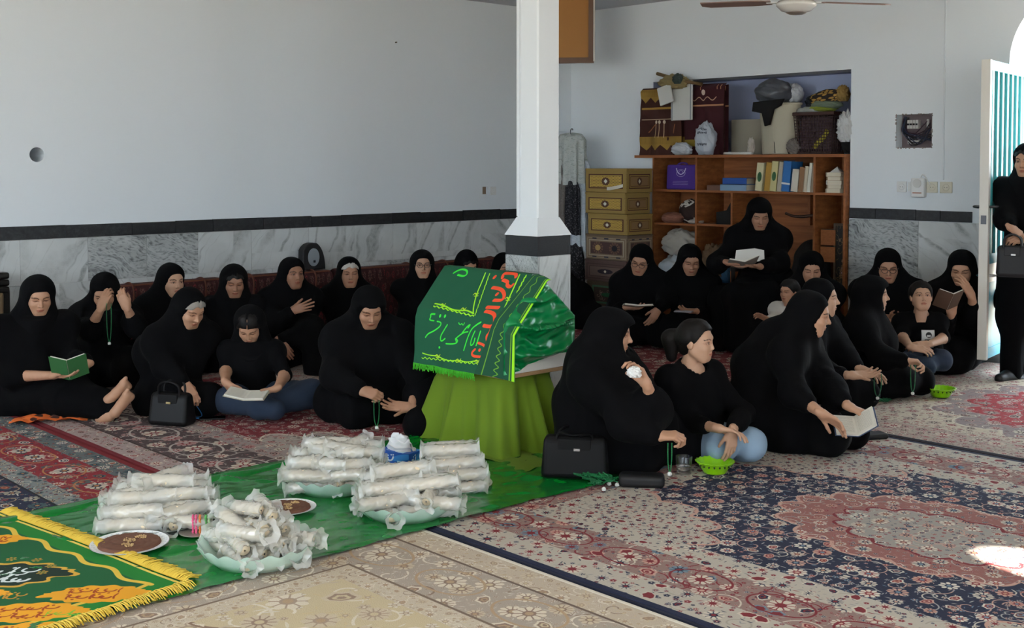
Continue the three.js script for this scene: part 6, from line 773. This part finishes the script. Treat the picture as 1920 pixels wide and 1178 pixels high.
const axes = (x, y) => { const X = x.clone().normalize(), Y = y.clone().addScaledVector(X, -y.dot(X)).normalize(), Z = X.clone().cross(Y); return new THREE.Quaternion().setFromRotationMatrix(new THREE.Matrix4().makeBasis(X, Y, Z)); };
const CH = 'chador', DR = 'dress', SH = 'shirt', k95 = 0.95;
// ------ along the long wall
person({ label: 'woman in black with legs stretched out and feet crossed, reading a green book', head: [72, 556], depth: 7.05, face: [32, -18], body: 38, hip: [34, 736, 7.05], outfit: DR, scale: k95, type: 'down', fat: 1.2, sw: 0.185, skin: 1,
  rh: { w: [98, 704, 6.72], e: [18, 706, 6.85], t: [1, 0.02, 0.15], n: [0, 1, 0.1], k: 'under', sleeve: 0.28, cuff: 0.058 }, lh: { w: [166, 682, 6.9], e: [128, 668, 7.1], t: [-0.8, -0.1, 0.4], n: [-0.2, 0.4, 0.8], k: 'hold', sleeve: 0.8 },
  legs: [{ p: [[40, 740, 7.05], [128, 728, 6.95], [198, 752, 6.84]], r: [0.095, 0.085, 0.055] }, { p: [[40, 748, 6.95], [128, 752, 6.82], [206, 770, 6.78]], r: [0.095, 0.085, 0.055] }], feet: [[[204, 750, 6.76], [242, 716, 6.76], [0.75, 0.1, 0.65]], [[216, 774, 6.72], [246, 736, 6.72], [0.85, 0.2, 0.5]]], blobs: [[10, 760, 7.0, 0.12], [24, 640, 7.1, 0.13], [70, 700, 6.95, 0.11]] });
openBook('open book with a green cover held by the woman with crossed feet', at(128, 694, 6.66), axes(dirv(0.95, 0.05, -0.2), dirv(-0.1, 0.5, -0.8)), 0.11, 0.14, 0x2f6a3a, 0.45);
person({ label: 'woman in black covering her eyes with both hands and a bead string', head: [196, 548], depth: 7.75, face: [10, -30], hip: [188, 696, 7.85], outfit: CH, scale: k95, type: 'down', skin: 1, k: 0.06,
  rh: { w: [189, 580, 7.42], e: [168, 618, 7.5], t: [0.35, 0.9, -0.1], n: [0.1, -0.1, -1], k: 'hold', sleeve: 0.3 }, lh: { w: [238, 578, 7.42], e: [254, 612, 7.5], t: [-0.42, 0.85, -0.1], n: [-0.1, -0.1, -1], k: 'hold', sleeve: 0.3 }, blobs: [[140, 690, 7.6, 0.13], [245, 690, 7.6, 0.13], [190, 650, 7.7, 0.16], [160, 600, 7.8, 0.1]] });
person({ label: 'woman in a black chador looking past the grey haired woman in front of her', head: [322, 527], depth: 8.25, face: [46, -6], hip: [310, 680, 8.35], outfit: CH, scale: k95, skin: 3, body: 20, blobs: [[270, 670, 8.2, 0.14], [350, 670, 8.2, 0.14]] });
person({ label: 'grey haired woman in black bending over a handbag', head: [356, 580], depth: 6.95, face: [50, -26], hip: [312, 732, 7.1], outfit: CH, scale: k95, type: 'oldDown', fringe: greyHair, skin: 1, body: 42, fat: 1.15, open: [0.057, 0.088, -0.01],
  rh: { w: [346, 720, 6.72], e: [312, 690, 6.82], t: [0.55, -0.7, 0.2], n: [-0.3, -0.4, -0.6], k: 'hold', sleeve: 0.86 }, blobs: [[392, 748, 6.86, 0.09], [285, 750, 6.95, 0.1], [288, 660, 7.05, 0.12], [340, 750, 6.9, 0.1]] });
person({ label: 'woman with a black headscarf looking down behind the reading girl', head: [439, 529], depth: 8.45, face: [20, -16], hip: [432, 680, 8.55], outfit: DR, scale: k95, type: 'oldDown', skin: 2, fringe: hairMat, blobs: [[400, 670, 8.4, 0.13], [470, 670, 8.4, 0.13]] });
const girl = person({ label: 'girl in a black T-shirt and dark jeans sitting cross-legged with a book', head: [468, 611], depth: 7.0, face: [3, -40], hip: [478, 734, 7.1], outfit: SH, topName: 't_shirt', scale: 0.88, type: 'childDown', skin: 1, open: [0.062, 0.105, 0.0], openZ: -0.012, body: 5, sw: 0.15, arm: 0.8, parted: true, hair: [...HAIRCAP, [[0.055, 0.03, 0.0], [0.07, -0.12, -0.02], 0.04, 0.03], [[-0.055, 0.03, 0.0], [-0.07, -0.12, -0.02], 0.04, 0.03], [[0, 0.0, -0.06], [0, -0.15, -0.07], 0.07, 0.07]], hairline: 0.06, neckCut: 0.05,
  rh: { w: [422, 716, 6.72], e: [424, 696, 6.95], t: [0.55, -0.75, 0.1], n: [0.5, 0.2, -0.5], k: 'hold', sleeve: 0 }, lh: { w: [520, 728, 6.68], e: [534, 704, 6.92], t: [-0.85, -0.35, 0.15], n: [-0.1, 0.9, -0.2], k: 'under', sleeve: 0 },
  legs: [{ p: [[462, 742, 7.05], [428, 750, 6.82], [515, 768, 6.68]], r: [0.08, 0.075, 0.05] }, { p: [[495, 742, 7.05], [584, 738, 6.95], [486, 768, 6.72]], r: [0.08, 0.078, 0.055] }] });
openBook('open white book on the lap of the girl in the black T-shirt', at(462, 742, 6.56), axes(dirv(0.98, -0.1, 0), dirv(0.05, 0.9, 0.1)), 0.115, 0.15, 0xb9b09c, 0.12);
person({ label: 'woman in black with one hand spread on her chest', head: [549, 514], depth: 8.65, face: [36, 0], hip: [545, 680, 8.75], outfit: CH, scale: k95, skin: 2, body: 20,
  rh: { w: [546, 584, 8.36], e: [516, 606, 8.45], t: [0.9, 0.3, 0.1], n: [0, -0.1, -1], k: 'flat', sleeve: 0.85 }, lh: { w: [522, 638, 8.3], e: [570, 630, 8.45], t: [0.6, -0.6, 0.2], n: [-0.2, -0.2, -0.9], k: 'relaxed', sleeve: 0.85 }, blobs: [[585, 620, 8.5, 0.09, [600, 700, 8.3], 0.11], [510, 680, 8.5, 0.13]] });
person({ label: 'older woman with white hair showing under her black scarf', head: [655, 512], depth: 9.1, face: [16, -5], hip: [650, 665, 9.2], outfit: CH, scale: k95, type: 'oldDown', fringe: mat(0xb9b4ac, 0.6), skin: 0, open: [0.056, 0.09, -0.01], blobs: [[610, 660, 9.0, 0.13], [700, 640, 9.0, 0.14]] });
person({ label: 'woman wrapped in a wide black chador looking down at green prayer beads', head: [692, 579], depth: 6.72, face: [20, -26], hip: [684, 742, 6.85], outfit: CH, scale: k95, type: 'down', skin: 0, body: 12, cowl: 1.2, fat: 1.1, k: 0.11,
  rh: { w: [676, 732, 6.38], e: [628, 706, 6.55], t: [0.9, -0.25, 0.1], n: [0, -0.5, -0.6], k: 'pinch', sleeve: 0.9 }, lh: { w: [772, 764, 6.42], e: [786, 700, 6.6], t: [-0.95, 0.1, 0.1], n: [0, 0.5, 0.6], k: 'under', sleeve: 0.4 },
  blobs: [[628, 752, 6.74, 0.1], [740, 762, 6.75, 0.1], [668, 772, 6.6, 0.085], [636, 650, 6.8, 0.06], [745, 650, 6.8, 0.1], [785, 700, 6.8, 0.07]] });
person({ label: 'woman in glasses and a black dress sitting upright against the bolster', head: [792, 497], depth: 9.5, face: [10, 0], hip: [785, 650, 9.6], outfit: DR, scale: k95, glasses: true, skin: 3, blobs: [[740, 650, 9.4, 0.13], [830, 650, 9.4, 0.13], [780, 600, 9.5, 0.15]] });
person({ label: 'woman in black whose lowered face shows just above the shrine cover', head: [876, 498], depth: 9.75, face: [28, -22], hip: [872, 645, 9.85], outfit: CH, scale: k95, type: 'down', fringe: hairMat, skin: 1 });
person({ label: 'woman in black mostly hidden behind the column foot', head: [946, 502], depth: 10.05, face: [25, -10], hip: [945, 640, 10.15], outfit: CH, scale: k95, skin: 1 });
person({ label: 'person in black seated behind the shrine, only folded legs in view', head: [892, 556], depth: 7.05, face: [-40, -20], hip: [872, 722, 7.08], outfit: CH, scale: 0.9, skin: 0, body: -35, cowl: 1, blobs: [[790, 795, 6.4, 0.09], [790, 745, 6.55, 0.1], [830, 735, 6.6, 0.11, [870, 700, 7.0], 0.13], [775, 718, 6.75, 0.09], [815, 790, 6.45, 0.09]] });
// ------ beside the shrine
person({ label: 'woman in a hooded black chador in profile holding a tissue', head: [1146, 626], depth: 5.65, face: [80, -6], hip: [1148, 834, 5.75], outfit: CH, scale: k95, skin: 1, body: 62, cowl: 2.6, openZ: 0.02, fat: 1.15, k: 0.12,
  lh: { w: [1213, 722, 5.3], e: [1228, 768, 5.4], t: [-0.45, 0.85, 0.0], n: [-0.7, -0.1, 0.5], k: 'hold', sleeve: 0.5 }, rh: { w: [1232, 818, 5.24], e: [1176, 795, 5.34], t: [0.93, 0.05, 0.1], n: [0, -0.8, -0.3], k: 'pinch', sleeve: 0.9 },
  blobs: [[1098, 760, 5.75, 0.14], [1110, 840, 5.7, 0.15], [1268, 832, 5.85, 0.1], [1282, 812, 5.9, 0.1], [1112, 675, 5.72, 0.1], [1195, 848, 5.66, 0.1], [1210, 790, 5.72, 0.11]] });
single('tissue', lump(0.035, 0.026, 0.024, 77, 0.6, 3), mat(0xe2e2df, 0.9), 'crumpled white tissue in the hand of the hooded woman', 'tissue', at(1189, 708, 5.24).toArray());
person({ label: 'girl with a ponytail in a black shirt and pale ripped jeans kneeling', head: [1306, 641], depth: 5.85, face: [60, -2], hip: [1306, 812, 5.98], outfit: SH, scale: 0.9, type: 'child', skin: 3, bareHead: true, body: 35, sw: 0.15, arm: 0.85, legMat: paleDenim, hair: [...HAIRCAP, [[0, 0.03, -0.1], [0, 0.0, -0.15], 0.035, 0.05], [[0, 0.0, -0.15], [0, -0.1, -0.145], 0.055, 0.03]], hairline: 0.075, neckCut: 0.078,
  rh: { w: [1344, 803, 5.6], e: [1292, 792, 5.8], t: [0.95, -0.15, 0.1], n: [0, -0.9, 0.2], k: 'relaxed', sleeve: 0.55 }, lh: { w: [1374, 806, 5.62], e: [1394, 776, 5.85], t: [-0.1, -0.95, 0.1], n: [-0.3, 0, -0.9], k: 'relaxed', sleeve: 0.8 },
  legs: [{ p: [[1290, 820, 6.0], [1352, 836, 5.74], [1296, 850, 6.05]], r: [0.08, 0.075, 0.055] }, { p: [[1330, 818, 6.05], [1406, 832, 5.78], [1340, 850, 6.1]], r: [0.08, 0.074, 0.055] }], blobs: [[1262, 760, 5.95, 0.07, [1280, 800, 5.9], 0.09, 'shirt']] });
person({ label: 'woman in a black chador leaning forward over an open book on the rug', head: [1521, 590], depth: 6.1, face: [76, -10], hip: [1440, 782, 6.25], outfit: CH, scale: k95, skin: 1, body: 62, fat: 1.15, k: 0.08,
  rh: { w: [1538, 774, 5.66], e: [1488, 738, 5.85], t: [0.85, -0.5, 0.05], n: [-0.1, -0.7, 0.5], k: 'relaxed', sleeve: 0.5 }, lh: { w: [1590, 762, 5.82], e: [1560, 730, 6.0], t: [0.9, -0.3, 0.0], n: [-0.2, -0.9, 0], k: 'relaxed', sleeve: 0.7 },
  blobs: [[1428, 690, 6.22, 0.15], [1412, 775, 6.2, 0.17], [1552, 815, 5.95, 0.1], [1478, 812, 6.1, 0.14], [1590, 808, 6.12, 0.09], [1465, 640, 6.2, 0.12]] });
openBook('open book with white pages on the rug under the leaning woman', at(1606, 800, 5.74), axes(dirv(0.9, 0.28, 0.25), dirv(-0.25, 0.85, 0.35)), 0.11, 0.15, 0x3a4a68, 0.35);
single('black_shoe_bag', rbox(0.15, 0.03, 0.09, 0.014, 0, 0.015, 0, 4), mat(0x0d0d10, 0.55), 'flat black wallet on the rug edge behind the open book', 'wallet', onFloor(1636, 822, RT).setY(RT + 0.001).toArray(), RY + 0.2);
person({ label: 'woman in black in profile with open palms and green beads', head: [1541, 560], depth: 7.1, face: [74, 0], hip: [1535, 705, 7.2], outfit: CH, scale: k95, skin: 3, body: 55,
  rh: { w: [1594, 704, 6.74], e: [1548, 702, 6.88], t: [0.97, 0.05, 0.0], n: [0, 0.8, 0.5], k: 'under', sleeve: 0.6 }, lh: { w: [1612, 692, 6.9], e: [1585, 668, 7.05], t: [0.93, -0.3, 0.1], n: [0, -0.7, 0.5], k: 'relaxed', sleeve: 0.75 }, blobs: [[1618, 738, 6.98, 0.085], [1580, 738, 6.95, 0.1], [1510, 710, 7.1, 0.12]] });
person({ label: 'woman hooded in a black chador in profile dangling green beads over a lime bowl', head: [1636, 553], depth: 7.5, face: [80, 0], hip: [1628, 692, 7.6], outfit: CH, scale: k95, skin: 3, body: 60, cowl: 1.8, openZ: 0.005, k: 0.08,
  rh: { w: [1694, 676, 7.1], e: [1655, 672, 7.22], t: [0.95, -0.1, 0.1], n: [0, -0.7, 0.4], k: 'pinch', sleeve: 0.9 }, blobs: [[1722, 712, 7.5, 0.085], [1690, 715, 7.4, 0.09], [1640, 715, 7.45, 0.13], [1604, 640, 7.6, 0.12]] });
// ------ by the back wall
person({ label: 'woman in glasses and black reading against the marble wall', head: [1665, 500], depth: 8.72, face: [-14, -16], hip: [1678, 635, 8.9], outfit: CH, scale: 1, type: 'down', glasses: true, skin: 0, fat: 1.2, sw: 0.2, body: -5,
  rh: { w: [1654, 596, 8.42], e: [1636, 606, 8.6], t: [0.85, -0.05, 0.1], n: [0, 0.6, 0.6], k: 'hold', sleeve: 0.85 }, lh: { w: [1700, 596, 8.42], e: [1728, 606, 8.6], t: [-0.9, 0.0, 0.1], n: [0, 0.6, 0.6], k: 'hold', sleeve: 0.85 }, blobs: [[1640, 645, 8.7, 0.14], [1720, 640, 8.75, 0.14]] });
const boy = person({ label: 'boy in a black printed T-shirt looking upwards', head: [1727, 557], depth: 7.92, face: [-6, 12], hip: [1732, 664, 8.05], outfit: SH, topName: 't_shirt', scale: 0.86, type: 'child', skin: 3, bareHead: true, body: -4, sw: 0.135, arm: 0.8, neckCut: 0.062, hair: HAIRCAP, hairline: 0.066,
  lh: { w: [1742, 646, 7.66], e: [1770, 634, 7.85], t: [-0.95, -0.05, 0.1], n: [0, -0.6, -0.5], k: 'relaxed', sleeve: 0 }, rh: { w: [1708, 652, 7.62], e: [1692, 632, 7.85], t: [0.8, -0.1, 0.2], n: [0, -0.6, -0.5], k: 'relaxed', sleeve: 0 },
  legs: [{ p: [[1722, 668, 8.0], [1696, 682, 7.7], [1740, 690, 7.62]], r: [0.07, 0.06, 0.045] }, { p: [[1742, 668, 8.0], [1764, 676, 7.75], [1722, 690, 7.62]], r: [0.07, 0.062, 0.045] }] });
person({ label: 'woman in black by the door with a hand at her mouth, reading', head: [1803, 504], depth: 8.4, face: [-26, -20], hip: [1798, 636, 8.55], outfit: CH, scale: 1, type: 'down', skin: 1, body: -18,
  rh: { w: [1784, 590, 8.1], e: [1768, 612, 8.3], t: [0.1, 0.95, 0.0], n: [0.1, 0.1, -1], k: 'hold', sleeve: 0.7 }, lh: { w: [1822, 556, 8.12], e: [1826, 596, 8.25], t: [-0.5, 0.85, 0.0], n: [-0.4, 0, -0.9], k: 'relaxed', sleeve: 0.55 }, blobs: [[1792, 668, 8.3, 0.12], [1768, 675, 8.25, 0.08], [1812, 665, 8.45, 0.1]] });
openBook('open book with a brown cover read by the woman near the door', at(1782, 566, 8.0), axes(dirv(0.97, -0.05, -0.1), dirv(-0.1, 0.55, -0.75)), 0.1, 0.14, 0x5a4436, 0.5);
person({ label: 'woman in glasses and black reading beside the decorated cartons', head: [1201, 489], depth: 9.55, face: [-18, -20, -10], hip: [1198, 618, 9.7], outfit: CH, scale: 1, type: 'down', glasses: true, skin: 0, body: -8,
  rh: { w: [1168, 576, 9.25], e: [1150, 590, 9.45], t: [0.9, -0.05, 0.1], n: [0, 0.9, 0.2], k: 'under', sleeve: 0.9 }, lh: { w: [1236, 578, 9.25], e: [1252, 560, 9.45], t: [-0.5, -0.8, 0.1], n: [-0.4, -0.4, -0.6], k: 'relaxed', sleeve: 0.9 }, blobs: [[1128, 622, 9.4, 0.11], [1240, 622, 9.35, 0.12], [1180, 622, 9.4, 0.11]] });
openBook('open book held low by the woman beside the cartons', at(1196, 574, 9.15), axes(dirv(0.99, -0.03, 0), dirv(0, 0.95, -0.15)), 0.115, 0.15, 0xa89c88, 0.08);
person({ label: 'woman in black looking down at a phone in front of the bookcase', head: [1294, 489], depth: 9.5, face: [3, -20], hip: [1296, 622, 9.62], outfit: CH, scale: 1, type: 'down', skin: 0,
  lh: { w: [1312, 584, 9.2], e: [1330, 606, 9.35], t: [-0.95, 0.05, 0.1], n: [0, 0.9, 0.3], k: 'under', sleeve: 0.9 }, blobs: [[1256, 622, 9.3, 0.12], [1332, 622, 9.35, 0.12], [1294, 600, 9.4, 0.14]] });
single('mobile_phone', rbox(0.075, 0.01, 0.14, 0.004), mat(0x8d8f96, 0.3), 'pale phone held by the woman in front of the bookcase', 'phone', at(1282, 584, 9.12).toArray(), RY + 1.2);
person({ label: 'woman in a black chador on a chair reading above the others', head: [1424, 403], depth: 9.4, face: [-3, -24], hip: [1420, 536, 9.5], outfit: CH, scale: 1, type: 'down', skin: 0, cowl: 1.5, body: 0, k: 0.08,
  rh: { w: [1362, 492, 9.02], e: [1344, 494, 9.25], t: [0.85, -0.25, 0.1], n: [0.1, 0.85, 0.1], k: 'under', sleeve: 0.88 }, lh: { w: [1428, 500, 9.02], e: [1462, 494, 9.22], t: [-0.95, 0.05, 0.1], n: [0, 0.9, 0.1], k: 'under', sleeve: 0.88 },
  legs: [{ p: [[1400, 545, 9.45], [1380, 556, 9.1], [1376, 640, 9.1]], r: [0.1, 0.085, 0.07] }, { p: [[1440, 545, 9.45], [1444, 556, 9.1], [1444, 640, 9.1]], r: [0.1, 0.085, 0.07] }], blobs: [[1350, 560, 9.3, 0.08, [1345, 640, 9.3], 0.09], [1410, 560, 9.1, 0.1, [1410, 640, 9.05], 0.12], [1465, 520, 9.4, 0.08, [1470, 640, 9.4], 0.08]] });
openBook('open book on the lap of the woman on the chair', at(1394, 497, 8.98), axes(dirv(0.98, 0.12, 0), dirv(-0.05, 0.8, -0.35)), 0.12, 0.16, 0x8f8a80, 0.3);
single('white_folder', (() => { const s = new THREE.Shape([[-0.12, -0.05], [0.125, -0.02], [0.125, 0.06], [0.05, 0.075], [-0.1, 0.06]].map((p) => new THREE.Vector2(p[0] * 0.95, p[1]))); const g = new THREE.ExtrudeGeometry(s, { depth: 0.006, bevelEnabled: false }); g.rotateX(-0.25); g.rotateY(Math.atan2(-FWD.x, -FWD.z)); return g; })(), mat(0xd4d2cc, 0.8), 'white paper folder leaning on the lap of the woman on the chair', 'folder', at(1404, 484, 9.06).toArray());
{ const c = at(1422, 560, 9.62), o = thing('low_chair', 'dark chair under the woman reading above the others', 'chair', [c.x, 0, c.z], Math.atan2(-FWD.x, -FWD.z)), m = mat(0x1a1512, 0.6); mesh('seat', rbox(0.42, 0.035, 0.4, 0.01, 0, 0.35, 0.05), m, o); for (const [x, z] of [[1, 1], [-1, 1], [1, -1], [-1, -1]]) mesh('leg', box(0.035, 0.34, 0.035, x * 0.18, 0.17 + RT, 0.05 + z * 0.17), m, o); mesh('backrest', rbox(0.4, 0.2, 0.025, 0.01, 0, 0.7, -0.17), m, o); for (const x of [-1, 1]) mesh('back_post', box(0.03, 0.48, 0.03, x * 0.18, 0.58, -0.15), m, o); }
person({ label: 'woman in black with lowered eyes in front of the black backpack', head: [1521, 504], depth: 8.95, face: [-8, -18], hip: [1526, 630, 9.1], outfit: CH, scale: 1, type: 'down', skin: 0, blobs: [[1560, 620, 8.95, 0.13], [1490, 630, 8.9, 0.13]] });
person({ label: 'small child in a white shirt with a hair bow behind the leaning woman', head: [1480, 547], depth: 7.9, face: [-55, -4], hip: [1462, 676, 7.95], outfit: SH, scale: 0.66, type: 'child', skin: 0, bareHead: true, body: -40, sw: 0.14, topMat: mat(0xb9b5ae, 0.9), hair: HAIRCAP, hairline: 0.066, neckCut: 0.05,
  rh: { w: [1440, 600, 7.8], e: [1452, 600, 7.85], t: [-0.8, 0.4, 0.1], n: [0, -0.5, 0.5], sleeve: 0.7 }, lh: { w: [1470, 620, 7.75], e: [1480, 610, 7.85], t: [-0.8, -0.3, 0.1], n: [0, -0.5, 0.5], sleeve: 0.7 }, legs: [{ p: [[1462, 684, 7.95], [1446, 704, 7.8], [1470, 712, 7.75]], r: [0.06, 0.05, 0.04] }, { p: [[1470, 684, 7.95], [1492, 704, 7.8], [1466, 714, 7.7]], r: [0.06, 0.05, 0.04] }] });
person({ label: 'person in black seated in the corner between the column and the cartons', head: [1052, 512], depth: 10.6, face: [10, -20], hip: [1088, 598, 10.65], outfit: CH, scale: k95, skin: 0, blobs: [[1110, 595, 10.55, 0.12], [1085, 560, 10.65, 0.12]] });
const stand = person({ label: 'woman in black standing at the open door holding a bag', head: [1927, 302], depth: 8.15, face: [-48, -6], hip: [1926, 486, 8.22], outfit: DR, scale: 1, skin: 1, body: -35, fringe: hairMat, floor: 0.002, fat: 1.05,
  rh: { w: [1892, 424, 7.95], e: [1886, 412, 8.08], t: [0.7, -0.6, 0.2], n: [0, -0.5, -0.5], k: 'hold', sleeve: 0.8 }, lh: { w: [1928, 446, 7.95], e: [1955, 430, 8.1], t: [-0.9, -0.1, 0.1], n: [0, -0.5, -0.5], k: 'hold', sleeve: 0.8 },
  legs: [{ p: [[1910, 500, 8.2], [1902, 600, 8.15], [1896, 698, 8.12]], r: [0.1, 0.075, 0.06] }, { p: [[1940, 500, 8.25], [1934, 600, 8.22], [1926, 700, 8.2]], r: [0.1, 0.075, 0.06] }], blobs: [[1922, 500, 8.2, 0.17, [1916, 590, 8.18], 0.165]], shoes: [[[1896, 706, 8.1], [1874, 710, 8.02]], [[1928, 708, 8.18], [1908, 712, 8.1]]] });
{ const p = at(1898, 520, 7.92); handbag('shoulder_bag', 'soft black shoulder bag held by the standing woman', [p.x, p.y, p.z], Math.atan2(-FWD.x, -FWD.z) - 0.5, 0.2, 0.22, 0.1, mat(0x121216, 0.6)); }
// ------ bead strings held in hands
const hang = (label, px, py, d, wpx, fall, tailPx) => { const a = at(px, py, d), w = wpx / FPX * d, n = [], len = fall; for (let i = 0; i <= 24; i++) { const t = i / 24, y = -Math.sin(t * Math.PI) * len; n.push(a.clone().addScaledVector(RGT, (t - 0.5) * w * (0.6 + 0.6 * Math.sin(t * Math.PI))).add(V(0, y, 0))); } const low = n[12].clone(); beadStrand('prayer_beads', label, n, low.add(V(0, -0.018, 0)), 0.0032, 260); };
hang('green prayer bead string hanging from the hand of the wide chador woman', 706, 752, 6.3, 16, 0.135); hang('green prayer bead string held by the hooded woman with the tissue', 1256, 832, 5.16, 12, 0.125); hang('green prayer bead string held by the woman with open palms', 1646, 702, 6.82, 22, 0.13); hang('thin green bead string falling from the hands over her eyes', 204, 570, 7.4, 14, 0.24); hang('dark green prayer bead string dangling beside the second lime bowl', 1712, 685, 7.02, 14, 0.16);
{ const c = onFloor(1650, 752, RT), R = rng(91), pts = []; for (let i = 0; i < 22; i++) pts.push(V(c.x + (R() - .5) * 0.16, RT + 0.006 + R() * 0.014, c.z + (R() - .5) * 0.1)); beadStrand('prayer_beads', 'green prayer bead string lying coiled on the rug below the open palms', pts, V(c.x, RT + 0.004, c.z), 0.0034, 800); }
{ // white print on the boy's shirt, pressed on to the cloth
  const sm = boy.root.children.find((c) => c.name === 't_shirt'); sm.updateWorldMatrix(true, false); boy.root.updateMatrixWorld(true); const rc = new THREE.Raycaster(), o = boy.chest.clone().add(V(0, -0.015, 0)).addScaledVector(boy.fw, 0.5).addScaledVector(boy.right, 0.0), back = boy.fw.clone().negate(), W = 0.085, H = 0.12; sm.material.side = THREE.DoubleSide;
  const g = sheet(8, 10, (u, v) => { const p = o.clone().addScaledVector(boy.right, -(u - .5) * W).add(V(0, (v - .5) * H, 0)); rc.set(p, back); const h = rc.intersectObject(sm)[0]; const r = h ? h.point : p.addScaledVector(back, 0.3); return r.addScaledVector(boy.fw, 0.004).sub(boy.root.position); });
  const [q, c] = canvas(96, 128); c.fillStyle = '#d9d9d6'; c.fillRect(0, 0, 96, 128); c.fillStyle = '#2a2a2c'; c.beginPath(); c.ellipse(52, 34, 22, 20, 0, 0, 7); c.fill(); c.fillStyle = '#d9d9d6'; c.fillRect(38, 34, 28, 14); c.fillStyle = '#55565a'; c.fillRect(22, 66, 60, 20); c.fillStyle = '#2a2a2c'; c.beginPath(); c.arc(34, 104, 14, 0, 7); c.fill(); c.fillStyle = '#d9d9d6'; c.beginPath(); c.arc(34, 104, 7, 0, 7); c.fill(); mesh('shirt_print', g, mat(0xffffff, 0.9, { map: ctex(q), side: THREE.DoubleSide }), boy.root);
}
scene.traverse((o) => { if (o.isMesh) { o.castShadow = true; o.receiveShadow = true; } });
renderer.render(scene, camera);
